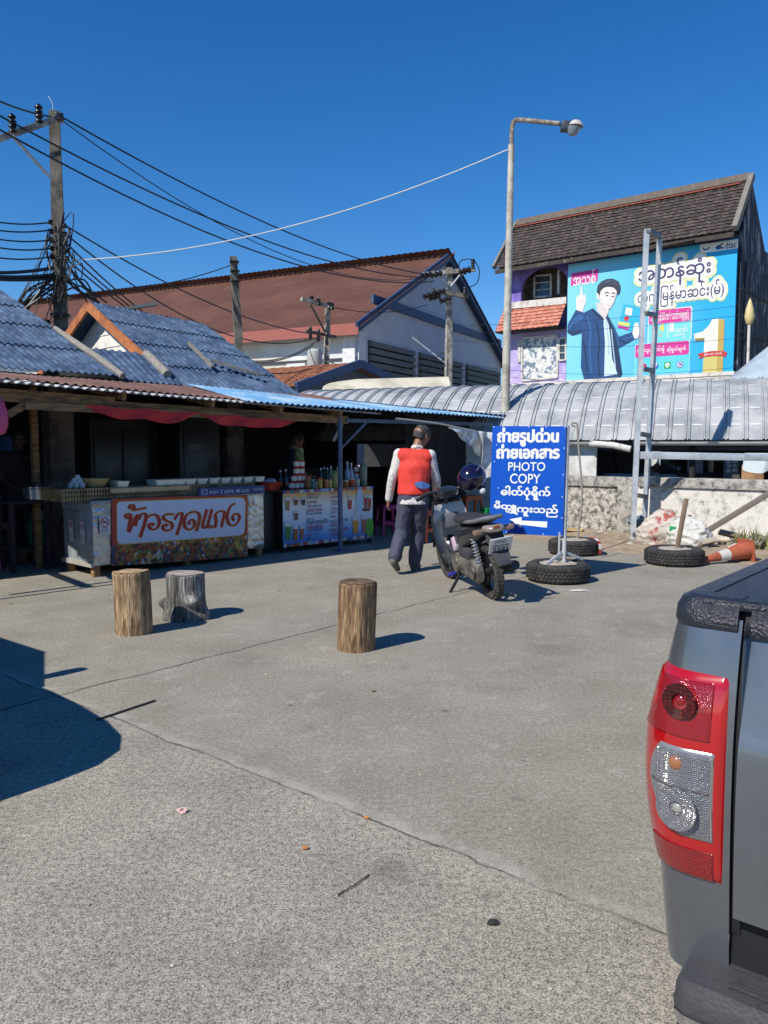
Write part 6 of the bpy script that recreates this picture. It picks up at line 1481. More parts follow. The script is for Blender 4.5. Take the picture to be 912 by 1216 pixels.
def head_limbs(c, f, up):
    """skull, jaw, nose, brow, ears; f = where the face looks"""
    c = Vector(c); f = Vector(f).normalized(); up = Vector(up); up = (up - f * up.dot(f)).normalized(); s_ = f.cross(up)
    L = [(c + up * .035 - f * .022, .080, c + up * .030 + f * .018, .078), (c + up * .0 - f * .01, .072, c - up * .05 + f * .028, .055), (c - up * .06 + f * .035, .042, c - up * .085 + f * .052, .026),
         (c + up * .012 + f * .085, .011, c - up * .022 + f * .104, .013), (c + up * .026 + f * .080 - s_ * .035, .014, c + up * .026 + f * .080 + s_ * .035, .014),
         (c - up * .05 + f * .082 - s_ * .016, .009, c - up * .05 + f * .082 + s_ * .016, .009)]
    for q in (-1, 1):
        L += [(c + s_ * q * .080 + up * .014 - f * .012, .013, c + s_ * q * .077 - up * .022 - f * .004, .010)]
        L += [(c + s_ * q * .042 + f * .066 - up * .012, .022, c + s_ * q * .042 + f * .05 - up * .04, .022)]
    return L
def person(label, loc, rz, J, skin, hair, shirt, trousers, vest=None, shoe=None, sleeve_to=1.0, hair_long=False, face=None, extra=None):
    """J: joints in the figure's own axes (x right, y forward, z up)"""
    V_ = {k: Vector(v) for k, v in J.items()}
    t = thing('person', label, 'person', loc, rz)
    f = Vector(face or (0, 1, 0)); hc = V_['head']; up = (hc - V_['neck']).normalized()
    L = head_limbs(hc, f, up)
    L += [(V_['neck'] - up * .03, .055, hc - up * .04 - f * .01, .052)]
    L += [(V_['pelvis'], .095, lerp(V_['pelvis'], V_['chest'], .5), .09), (lerp(V_['pelvis'], V_['chest'], .5), .09, V_['chest'], .10), (V_['chest'], .095, V_['neck'] - Z3 * .05, .06)]
    for q, sd in (('l', -1), ('r', 1)):
        sh, el, wr_ = V_[q + '_sh'], V_[q + '_el'], V_[q + '_wr']
        L += [(V_['chest'] + Z3 * .08, .07, sh, .05), (sh, .048, el, .037), (el, .037, wr_, .025)]
        hp, kn, an = V_[q + '_hip'], V_[q + '_kn'], V_[q + '_an']
        L += [(hp, .08, kn, .05), (kn, .05, an, .034), (an, .034, V_[q + '_toe'], .026)]
        d = (wr_ - el).normalized(); pn = Vector((-sd, .25, 0)); L += hand_limbs(wr_ + d * .01, d, (0, 1, 0) if abs(d.y) < .8 else (-sd, 0, 0), pn)
    fuse('body', L, skin, t, .0075, 4)
    # hair: a cap a little larger than the skull, cut to a hair line
    s_ = f.cross(up)
    H = [(hc + up * .042 - f * .024, .088, hc + up * .046 + f * .012, .084), (hc + up * .005 - f * .045, .070, hc + up * .03 - f * .03, .082), (hc - up * .035 - f * .038, .066, hc - f * .035, .075)]
    if hair_long: H += [(hc + up * .02 - f * .05, .075, hc - up * .14 - f * .07, .05)]
    fuse('hair', H, hair, t, .008, 4, clip=[(hc + f * .055, (f - up * .85)), (hc - up * (.068 if not hair_long else .2) - f * .03, -up - f * .3)])
    eyes = MB()
    for q in (-1, 1): eyes.ico(hc + s_ * q * .031 + f * .081 + up * .004, .0095, 2)
    eyes.build('eyes', flat('eye_dark', (.02, .015, .012), .2), t, world=False)
    # clothes follow the limbs
    S = [(V_['pelvis'] - Z3 * .085, .160, lerp(V_['pelvis'], V_['chest'], .45), .138, (1.12, .82)), (lerp(V_['pelvis'], V_['chest'], .4), .138, V_['chest'], .158, (1.12, .80)), (V_['chest'], .158, V_['neck'] - Z3 * .06, .10, (1.22, .80)), (V_['neck'] - Z3 * .07, .085, V_['neck'] - Z3 * .01, .062)]
    for q in 'lr':
        sh, el, wr_ = V_[q + '_sh'], V_[q + '_el'], V_[q + '_wr']; end = lerp(el, wr_, sleeve_to) if sleeve_to >= 0 else lerp(sh, el, 1 + sleeve_to)
        S += [(V_['chest'] + Z3 * .09, .085, sh, .066)]
        if sleeve_to > 0: S += [(sh, .062, el, .050), (el, .050, end, .042)]
        else: S += [(sh, .066, end, .06)]
    fuse('shirt', S, shirt, t, .010, 5, folds=.0035)
    T = [(V_['pelvis'] - Z3 * .05, .146, V_['pelvis'] + Z3 * .06, .142, (1.14, .84))]
    for q in 'lr':
        hp, kn, an = V_[q + '_hip'], V_[q + '_kn'], V_[q + '_an']; T += [(hp, .098, kn, .078), (kn, .078, an + (kn - an).normalized() * .02, .072)]
    fuse('trousers', T, trousers, t, .010, 5, folds=.008)
    if vest:
        c0, c1 = V_['pelvis'] + Z3 * .05, V_['chest']
        W = [(c0 - Z3 * .03, .168, lerp(c0, c1, .4), .162, (1.06, .82)), (lerp(c0, c1, .4), .162, c1, .178, (1.08, .84)), (c1, .178, V_['neck'] - Z3 * .055, .105, (1.13, .87)), (V_['l_sh'] + Vector((.03, -.005, -.01)), .078, V_['r_sh'] + Vector((-.03, -.005, -.01)), .078)] + [(V_['chest'] + Z3 * .08, .108, V_[q + '_sh'] + Vector((.028 if q == 'l' else -.028, -.005, -.012)), .077) for q in 'lr']
        vs_ = fuse('vest', W, vest, t, .013, 16, folds=.006)
    for q in 'lr':
        an, to = V_[q + '_an'], V_[q + '_toe']; hl = an + (an - V_[q + '_kn']).normalized() * .045; d = (to - hl)
        fuse('shoe', [(hl, .042, lerp(hl, to, .45), .040), (lerp(hl, to, .4), .040, to, .033), (an, .040, hl, .044)], shoe or M_dark, t, .008, 3)
    if extra: extra(t, V_)
    return t
# the man in the red vest, walking away
M_vest = mat('coral_vest', '#d13a2e', .8, var=.06, vs=8, bump=.25, bs=9)
def check_mat():
    m, t, b = _new('checked_shirt'); N = t.nodes.new; L = t.links.new; tc = N('ShaderNodeTexCoord'); cur = None
    for ax in ('X', 'Z', 'Y'):
        wv = N('ShaderNodeTexWave'); wv.wave_type = 'BANDS'; wv.bands_direction = ax; wv.inputs['Scale'].default_value = 17; wv.inputs['Distortion'].default_value = .8; L(tc.outputs['Object'], wv.inputs['Vector'])
        r_ = N('ShaderNodeMapRange'); r_.inputs['From Min'].default_value = .0; r_.inputs['From Max'].default_value = .14; r_.inputs['To Min'].default_value = .5; r_.inputs['To Max'].default_value = 1; L(wv.outputs['Fac'], r_.inputs['Value'])
        if cur is None: cur = r_.outputs['Result']
        else:
            q = N('ShaderNodeMath'); q.operation = 'MULTIPLY'; L(cur, q.inputs[0]); L(r_.outputs['Result'], q.inputs[1]); cur = q.outputs[0]
    mx = N('ShaderNodeMix'); mx.data_type = 'RGBA'; L(cur, mx.inputs[0]); mx.inputs[6].default_value = (*srgb('#6b6f78'), 1); mx.inputs[7].default_value = (*srgb('#d6d2ca'), 1)
    L(mx.outputs[2], b.inputs['Base Color']); b.inputs['Roughness'].default_value = .85; return m
def pocket(t, V_):
    b = MB(); c = V_['pelvis'] + Vector((.115, -.15, .135))
    def fn(u, v):
        a = u * 2 * math.pi; x = math.cos(a) * v * .082; z = math.sin(a) * v * .042 * (1 - .25 * abs(math.cos(a))); return c + Vector((x, .0 + abs(x) * .25 + (.05 * max(0, x + .02) if x > 0 else 0) , z - .12 * x))
    b.grid(fn, 24, 4); b.build('blue_patch', flat('patch_blue', '#3a5f9c', .7), t, world=False, thick=.012)
    b = MB(); hc = V_['head']; b.tube([hc + Vector((.078, .0, .02)), hc + Vector((.083, .07, .022))], .004, 6); b.tube([hc + Vector((.03, .098, .02)), hc + Vector((.075, .085, .02))], .006, 6); b.build('glasses', M_black, t, world=False)
    fuse('collar', [(V_['neck'] + Vector((-.045, -.03, .0)), .024, V_['neck'] + Vector((0, -.058, .008)), .022), (V_['neck'] + Vector((0, -.058, .008)), .022, V_['neck'] + Vector((.05, -.02, -.005)), .024)], MATS_check, t, .008, 3)
MATS_check = check_mat()
pm = G(488, 679.5)
person('man in a red vest and checked shirt walking towards the scooter', (pm.x, pm.y, 0), -.12,
       dict(head=(.105, .10, 1.535), neck=(.062, .04, 1.408), chest=(.04, .01, 1.19), pelvis=(.02, -.02, .86), l_sh=(-.135, .0, 1.33), r_sh=(.21, .0, 1.318), l_el=(-.215, -.03, 1.05), l_wr=(-.255, .03, .83), r_el=(.275, .07, 1.05), r_wr=(.27, .25, .90),
            l_hip=(-.055, -.02, .82), r_hip=(.105, -.02, .82), l_kn=(-.10, .0, .465), r_kn=(.075, .12, .47), l_an=(-.165, -.22, .19), l_toe=(-.145, -.07, .045), r_an=(.025, .12, .085), r_toe=(.065, .26, .032)),
       M_skin, M_hair, MATS_check, mat('slate_trousers', '#3f4254', .8, var=.1, vs=9, bump=.45, bs=8), M_vest, mat('grey_shoe', '#5f5c56', .7, var=.2), 1.0, False, (.55, .8, -.2), pocket)
STAND = dict(head=(0, .05, 1.50), neck=(0, 0, 1.36), chest=(0, 0, 1.17), pelvis=(0, 0, .86), l_sh=(-.165, 0, 1.30), r_sh=(.165, 0, 1.30), l_el=(-.21, .06, 1.05), l_wr=(-.15, .28, .96), r_el=(.21, .06, 1.05), r_wr=(.14, .28, .95),
             l_hip=(-.08, 0, .82), r_hip=(.08, 0, .82), l_kn=(-.085, .02, .46), r_kn=(.085, .02, .46), l_an=(-.09, 0, .085), l_toe=(-.1, .14, .03), r_an=(.09, 0, .085), r_toe=(.1, .14, .03))
vq = MK(*s_at(349, 575, 1.05)[:1], 1.05)
person('vendor in dark clothes standing behind the drinks counter', vq, UA + math.pi + .9, STAND, M_skin2, M_hairb, flat('vendor_shirt', '#2a3040', .85), flat('vendor_trousers', '#1b1c20', .85), None, None, -.3, True)
vq = MK(*s_at(24, 575, 1.75)[:1], 1.75)
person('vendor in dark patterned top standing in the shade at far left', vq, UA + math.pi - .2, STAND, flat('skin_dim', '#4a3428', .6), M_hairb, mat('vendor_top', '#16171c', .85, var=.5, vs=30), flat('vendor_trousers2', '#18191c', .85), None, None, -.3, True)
p = AT(774, 570, 14.9)
SIT = dict(head=(0, .04, 1.06), neck=(0, 0, .93), chest=(0, 0, .76), pelvis=(0, 0, .47), l_sh=(-.16, 0, .88), r_sh=(.16, 0, .88), l_el=(-.19, .10, .65), l_wr=(-.14, .32, .56), r_el=(.19, .10, .65), r_wr=(.14, .32, .56),
           l_hip=(-.09, .02, .46), r_hip=(.09, .02, .46), l_kn=(-.11, .40, .46), r_kn=(.11, .40, .46), l_an=(-.11, .40, .085), l_toe=(-.12, .54, .03), r_an=(.11, .40, .085), r_toe=(.12, .54, .03))
def hat(t, V_):
    b = MB(); c = V_['head'] + Vector((0, -.005, .055))
    b.lathe([(.135, -.012), (.13, .0), (.10, .005), (.098, .05), (.08, .085), (.04, .10), (.001, .102)], c, 22); b.build('hat', flat('hat_white', '#d2d0ca', .8), t, world=False)
person('man in a white brimmed hat sitting under the arcade roof', (p.x, p.y, 0), -1.35, SIT, M_skin2, M_hairb, flat('pale_shirt', '#8a8f98', .85), flat('sit_trousers', '#33363c', .85), None, None, -.3, False, None, hat)
t = thing('bench_seat', 'small dark stool under the sitting man in the white hat', 'stool', (p.x, p.y, 0))
b = MB(); b.lathe([(.17, .33), (.18, .34), (.18, .375), (.17, .38)], seg=18); b.build('seat', M_dark, t, world=False)
for a in (.6, 2.2, 3.7, 5.3): b = MB(); b.tube([(.12 * math.cos(a), .12 * math.sin(a), .33), (.16 * math.cos(a), .16 * math.sin(a), 0)], .016, 8); b.build('leg', M_dark, t, world=False)
b = MB(); q = AT(778, 551, 16.3); b.box((q.x, q.y, q.z - .02), (.55, .03, .55), AR)
tag(b.build('poster', mat('pale_poster', '#8fb4d2', .6, var=.2, vs=6, col2='#d4dde2', cs=5)), 'pale blue poster on the back wall behind the hat', 'poster')
# hanging grey tarpaulin under the blue roof
tp = MB()
a_, c_, e_ = PL(534, 507, MK(0, -.62), V), PL(575, 514, MK(0, -.62), V), PL(571, 546, MK(0, -.62), V)
def tf(u, v):
    top = lerp(a_, c_, u); drop = lerp(.02, (c_.z - e_.z) * 1.05, u ** 1.15)
    return top - Z3 * drop * v + V * (.03 * math.sin(u * 14 + v * 3)) * v
tp.grid(tf, 26, 10)
f0 = PL(568, 512, MK(0, -.66), V); f1 = PL(588, 514, MK(0, -.68), V)
tp.grid(lambda u, v: lerp(f0, f1, u) - Z3 * (.75 * v * (1 - .25 * u)) + U * (.10 * v) - V * (.05 * math.sin(u * 9 + v * 5) + .04 * v), 16, 14)
tag(tp.build('tarpaulin', mat('grey_tarp', '#a9abac', .6, var=.12, vs=5, col2='#dcdfe4', cs=4, bump=.4, bs=8), thick=.004), 'gathered grey tarpaulin hanging from the blue roof edge', 'tarpaulin')
b = MB(); b.tube(path3([PL(470, 497, MK(0, -.5), V), PL(520, 503, MK(0, -.56), V), PL(575, 514, MK(0, -.63), V), PL(592, 514, MK(0, -.66), V)]), .013, 8)
tag(b.build('tarpaulin_rope', flat('rope_white', '#a9a7a2')), 'white rope and pole carrying the grey tarpaulin', 'rope')

# ================================================================ SCOOTER
sc0 = G(586, 711); hdg = math.radians(104)
st = thing('motor_scooter', 'black scooter with grey plastic leg shield parked on its side stand', 'motor scooter', (sc0.x, sc0.y, 0), 0)
st.rotation_euler = (math.radians(-9), 0, hdg)
# local axes: x forward, y left, z up; rear contact at the origin
M_sblack = mat('scooter_black', (.018, .018, .022), .22, var=.2, vs=9, coat=.3); M_smatte = mat('scooter_plastic', '#3a3d40', .6, var=.12, vs=20, bump=.15, bs=60)
M_sgrey = mat('scooter_grey', '#6a6d70', .55, var=.12, vs=12); M_engine = mat('dusty_alloy', '#77726a', .6, metal=.35, var=.25, vs=14, col2='#4a4640', cs=9); M_sblue = mat('scooter_blue', '#2a2f9c', .3, coat=.3); M_silver = flat('scooter_silver', '#c2c4c8', .3, metal=.3)
def LP(name, mb, m=None, parent=None): return mb.build(name, m, parent or st, world=False)
def wheel(x, r=.265):
    R = Matrix.Rotation(math.pi / 2, 3, 'X')
    b = MB(); b.lathe([(r - .075, -.03), (r - .05, -.042), (r - .02, -.042), (r, -.018), (r, .018), (r - .02, .042), (r - .05, .042), (r - .075, .03), (r - .075, -.03)], (x, 0, r), 44, R=R, cap=False)
    for i in range(40):
        a = 2 * math.pi * i / 40
        for q in (-1, 1): b.box(Vector((x, q * .024, r)) + Vector((math.cos(a) * (r - .004), 0, math.sin(a) * (r - .004))), (.02, .02, .012), R=Matrix.Rotation(-a + math.pi / 2, 3, 'Y') @ Matrix.Rotation(q * .5, 3, 'Z'))
    w_ = LP('wheel', b, mat('scooter_tyre', (.03, .029, .027), .85, var=.3, vs=20, col2=(.07, .066, .06), cs=8))
    b = MB(); b.lathe([(r - .07, -.028), (r - .085, -.02), (r - .09, 0), (r - .085, .02), (r - .07, .028), (r - .07, -.028)], (x, 0, r), 40, R=R, cap=False); b.lathe([(.04, -.05), (.045, -.03), (.045, .03), (.04, .05)], (x, 0, r), 16, R=R)
    for i in range(5):
        a = 2 * math.pi * i / 5; b.bar(Vector((x, 0, r)) + Vector((math.cos(a), 0, math.sin(a))) * .035, Vector((x, 0, r)) + Vector((math.cos(a + .25), 0, math.sin(a + .25))) * (r - .08), .02, .03)
    LP('rim', b, mat('rim_dark', '#2b2b2d', .45, metal=.4), w_)
wheel(0); wheel(1.24)
def sec(mb, stations, seg=18, m=None, p=2.6):
    """loft of super-ellipse sections: (x, zc, half width, half height)"""
    vs = []; fs = []
    for x, zc, hw, hh in stations:
        for k in range(seg):
            a = 2 * math.pi * k / seg; ca, sa = math.cos(a), math.sin(a)
            vs.append((x, hw * math.copysign(abs(ca) ** (2 / p), ca), zc + hh * math.copysign(abs(sa) ** (2 / p), sa)))
    for i in range(len(stations) - 1):
        for k in range(seg): fs.append([i * seg + k, i * seg + (k + 1) % seg, (i + 1) * seg + (k + 1) % seg, (i + 1) * seg + k])
    fs.append(list(range(seg))[::-1]); fs.append([(len(stations) - 1) * seg + k for k in range(seg)])
    mb.add(vs, fs, m)
b = MB(); sec(b, [(-.27, .70, .035, .02), (-.2, .69, .085, .045), (-.05, .655, .125, .075), (.15, .61, .15, .10), (.38, .55, .155, .15), (.50, .48, .14, .20), (.56, .44, .11, .17)]); LP('rear_body', b, M_sblack)
b = MB(); sec(b, [(-.20, .765, .06, .012), (-.1, .765, .11, .035), (.12, .755, .135, .04), (.3, .735, .14, .045), (.48, .735, .125, .05), (.60, .71, .08, .03)], p=2.4); LP('seat', b, mat('seat_vinyl', (.03, .03, .032), .55, var=.2, vs=30))
b = MB(); b.tube(path3([(.18, .115, .735), (-.08, .125, .765), (-.26, .085, .80), (-.31, 0, .805), (-.26, -.085, .80), (-.08, -.125, .765), (.18, -.115, .735)], 6), .019, 10); b.box((-.285, 0, .803), (.07, .15, .028), bev=.01); LP('grab_rail', b, M_sgrey)
b = MB(); sec(b, [(-.335, .70, .05, .022), (-.31, .70, .085, .036), (-.22, .70, .10, .042)]); tl_ = LP('tail_light', b, mat('tail_lens', '#877d77', .2, var=.2, vs=30, coat=.4))
b = MB(); b.box((-.322, 0, .715), (.03, .06, .03), bev=.006); LP('lamp', b, flat('lens_amber', '#7d4a34', .2), tl_)
b = MB()
for q in (-1, 1): sec_ = MB(); b.box((-.245, q * .15, .685), (.06, .09, .05), bev=.015)
LP('turn_signal', b, mat('signal_lens', '#7d6a5c', .2))
b = MB(); b.prism([(-.24, .085, .66), (-.24, -.085, .66), (-.40, -.075, .42), (-.40, .075, .42)], (.03, 0, .02)); b.box((-.415, 0, .40), (.05, .13, .03), bev=.008); LP('rear_fender', b, M_smatte)
R = Matrix.Rotation(-.62, 3, 'Y'); pc = Vector((-.372, 0, .56))
b = MB(); b.box(pc, (.008, .215, .175), R=R, bev=.003); pl = LP('licence_plate', b, flat('plate_white', '#d2d3d6', .45))
ux, uz, un = Vector((0, -1, 0)), R @ Vector((0, 0, 1)), R @ Vector((-1, 0, 0))
pr = Print(pc + un * .004 - ux * .1075 + uz * .0875, pc + un * .004 + ux * .1075 + uz * .0875, pc + un * .004 - ux * .1075 - uz * .0875, 10, 8, n=un, step=.0008)
for args in (('1กด', 2.4, .8, 7.0, 2.7), ('เชียงราย', 1.6, 3.2, 8.4, 4.6), ('2271', 1.6, 5.0, 8.4, 7.4)): pr.text(args[0], *args[1:], INK, 1, .02)
pr.mb.build('lettering', None, pl, smooth=0, world=False)
# engine, belt case, exhaust, shock
b = MB(); sec(b, [(-.06, .27, .03, .075), (.02, .275, .055, .11), (.18, .29, .065, .105), (.34, .30, .065, .10), (.46, .31, .06, .115), (.54, .33, .04, .09)]); 
for p_ in b.v: p_.y += .105
R2 = Matrix.Rotation(math.pi / 2, 3, 'X'); b.lathe([(.09, .0), (.085, .02), (.03, .028), (.001, .028)], (.44, .168, .31), 22, R=Matrix.Rotation(-math.pi / 2, 3, 'X')); b.lathe([(.065, 0), (.06, .016), (.001, .02)], (.03, .155, .275), 20, R=Matrix.Rotation(-math.pi / 2, 3, 'X'))
for i in range(7):
    a = i * .9; b.lathe([(.008, 0), (.008, .01), (.001, .01)], (.44 + .1 * math.cos(a), .165, .31 + .09 * math.sin(a)), 8, R=Matrix.Rotation(-math.pi / 2, 3, 'X'))
LP('engine_case', b, M_engine)
b = MB(); b.box((.40, 0, .30), (.36, .2, .2), bev=.03); b.lathe([(.07, -.1), (.09, -.05), (.09, .06), (.06, .1)], (.55, 0, .34), 18, R=Matrix.Rotation(1.3, 3, 'Y')); b.box((.25, .11, .43), (.26, .09, .11), bev=.03); LP('engine', b, M_smatte)
b = MB(); b.tube(path3([(.5, -.08, .24), (.3, -.13, .2), (.12, -.15, .24), (-.25, -.16, .33)], 5), [.03] * 6 + [.05] * 9 + [.045], 14); LP('exhaust', b, M_smatte)
b = MB(); b.tube([(-.03, .10, .32), (.05, .10, .60)], .014, 8)
pts = [Vector((-.03, .10, .34)) + Vector((.08, 0, .25)) * (i / 60) + Vector((math.cos(i * .9) * .028, math.sin(i * .9) * .028, 0)) for i in range(61)]; b.tube(pts, .006, 6); LP('shock_absorber', b, flat('spring_silver', '#a5a8a8', .35, metal=.5))
b = MB(); b.bar((.44, .13, .22), (.40, .30, .03), .022, .022); b.box((.39, .31, .022), (.07, .04, .012), bev=.004); LP('side_stand', b, M_dark)
b = MB(); b.bar((.48, .12, .22), (.48, .26, .20), .03, .025, bev=.006); LP('foot_peg', b, M_sblue)
# floor, leg shield, front
b = MB(); b.box((.76, 0, .31), (.42, .30, .05), bev=.02); b.bar((.55, .0, .34), (.95, 0, .36), .14, .08, bev=.02); LP('floorboard', b, M_smatte)
b = MB()
def shield(u, v):
    z = lerp(.20, .86, v); hw = .185 * (.62 + .9 * v - .55 * v * v) if v < .8 else .185 * lerp(.99, .80, (v - .8) / .2)
    x = .98 + .10 * (1 - v) - .0 + .05 * v - .10 * (abs(u * 2 - 1) ** 2) * .6
    return Vector((x, (u * 2 - 1) * hw, z))
b.grid(shield, 16, 18); LP('leg_shield', b, mat('leg_shield_grey', '#85888a', .6, var=.1, vs=14)).data.update()
b2 = MB(); b2.grid(lambda u, v: shield(u, v) + Vector((.045 - .02 * abs(u * 2 - 1), 0, 0)), 16, 18); LP('front_panel', b2, M_sblack)
b = MB(); b.tube([shield(0, v / 14) + Vector((.02, 0, 0)) for v in range(15)], .013, 8); b.tube([shield(1, v / 14) + Vector((.02, 0, 0)) for v in range(15)], .013, 8); b.tube([shield(u / 10, 1) + Vector((.02, 0, 0)) for u in range(11)], .024, 8); LP('shield_edge', b, M_sblack)
b = MB(); b.box((.995, -.02, .66), (.05, .20, .16), bev=.02); LP('inner_pocket', b, M_sgrey)
b = MB(); b.grid(lambda u, v: shield(u, lerp(.70, .97, v)) + Vector((-.012 - .035 * math.sin(math.pi * v), 0, 0)), 16, 8); LP('shield_cover', b, mat('cover_grey', '#b4b6b8', .5, var=.06))
b = MB(); sec(b, [(.52, .46, .155, .03), (.44, .46, .165, .05), (.36, .50, .16, .03)]); LP('side_trim', b, M_silver)
b = MB(); b.box((.47, .155, .50), (.10, .012, .13), R=Matrix.Rotation(.3, 3, 'Y'), bev=.004); LP('sticker', b, flat('sticker_pink', '#c9b2c4', .5))
b = MB()
for q in (-1, 1): b.tube([(1.24, q * .065, .265), (1.12, q * .06, .62)], .017, 10)
b.tube([(1.12, 0, .55), (1.02, 0, .92)], .03, 12); LP('fork', b, M_smatte)
b = MB(); R3 = .30
vs = []; fs = []
for i in range(15):
    a = math.radians(lerp(10, 165, i / 14))
    for k in range(7): q = lerp(-1, 1, k / 6); vs.append((1.24 + math.cos(a) * (R3 - .03 * q * q), q * .07, .265 + math.sin(a) * (R3 - .03 * q * q)))
for i in range(14):
    for k in range(6): fs.append([i * 7 + k, i * 7 + k + 1, (i + 1) * 7 + k + 1, (i + 1) * 7 + k])
b.add(vs, fs); b.build('front_fender', M_sblack, st, world=False, thick=.006)
b = MB(); sec(b, [(.86, .95, .07, .03), (.92, .955, .12, .055), (1.0, .95, .13, .07), (1.08, .93, .11, .06), (1.13, .91, .06, .03)]); LP('headset', b, M_sblack)
hb = [(.80, .36, .95), (.86, .24, .985), (.94, .10, .985), (.94, -.10, .985), (.86, -.24, .985), (.80, -.36, .95)]
b = MB(); b.tube(path3(hb, 5), .012, 10); LP('handlebar', b, M_smatte)
for q in (1, -1):
    b = MB(); b.tube([(.86, q * .24, .985), (.795, q * .37, .948)], .02, 12); LP('grip', b, M_dark)
    b = MB(); b.tube(path3([(.93, q * .2, .98), (.95, q * .3, .96), (.90, q * .38, .95)]), .006, 6); LP('brake_lever', b, M_silver)
b = MB(); b.tube([(.92, -.20, .99), (.90, -.26, 1.16)], .007, 8); b.lathe([(.05, -.008), (.052, .0), (.05, .008)], (.895, -.275, 1.18), 18, R=Matrix.Rotation(math.pi / 2, 3, 'Y')); LP('mirror', b, M_sblack)
# helmet hung on the mirror
hp_ = AT(560.5, 568, 8.18); hm = thing('crash_helmet', 'glossy dark purple crash helmet hanging on the scooter mirror', 'helmet', (hp_.x, hp_.y, hp_.z))
RH = Matrix.Rotation(math.radians(25), 3, 'Z') @ Matrix.Rotation(math.radians(-35), 3, 'Y')
b = MB(); vs = []; fs = []; nu, nv = 28, 18
for j in range(nv + 1):
    th = lerp(.02, 2.25, j / nv)
    for i in range(nu):
        a = 2 * math.pi * i / nu; r_ = .135 * (1 if th < 1.6 else 1 - .12 * (th - 1.6)); vs.append(RH @ Vector((math.sin(th) * math.cos(a) * r_ * 1.08, math.sin(th) * math.sin(a) * r_ * .94, math.cos(th) * r_)))
for j in range(nv):
    for i in range(nu): fs.append([j * nu + i, j * nu + (i + 1) % nu, (j + 1) * nu + (i + 1) % nu, (j + 1) * nu + i])
b.add(vs, fs); b.build('shell', mat('helmet_purple', '#160f2c', .12, var=.2, vs=12, coat=.6), hm, world=False, thick=.012, smooth=60)
b = MB(); b.grid(lambda u, v: RH @ (Vector((math.sin(lerp(1.05, 1.95, v)) * math.cos(lerp(-1.05, 1.05, u)) * .150, math.sin(lerp(1.05, 1.95, v)) * math.sin(lerp(-1.05, 1.05, u)) * .132, math.cos(lerp(1.05, 1.95, v)) * .14))), 16, 8); b.build('visor', mat('visor_smoke', '#39404c', .06, var=.05, coat=.5), hm, world=False)
b = MB(); b.tube([RH @ Vector((math.sin(1.0) * math.cos(a) * .152, math.sin(1.0) * math.sin(a) * .134, math.cos(1.0) * .142)) for a in [lerp(-1.3, 1.3, i / 12) for i in range(13)]], .006, 6); b.build('trim', flat('helmet_trim', '#9aa2ac', .2), hm, world=False)
b = MB(); b.ico(RH @ Vector((-.02, -.10, -.14)), .035, 2, None, (1, .7, 1)); b.build('chin_pad', flat('pad_white', '#c5c6c8', .6), hm, world=False)

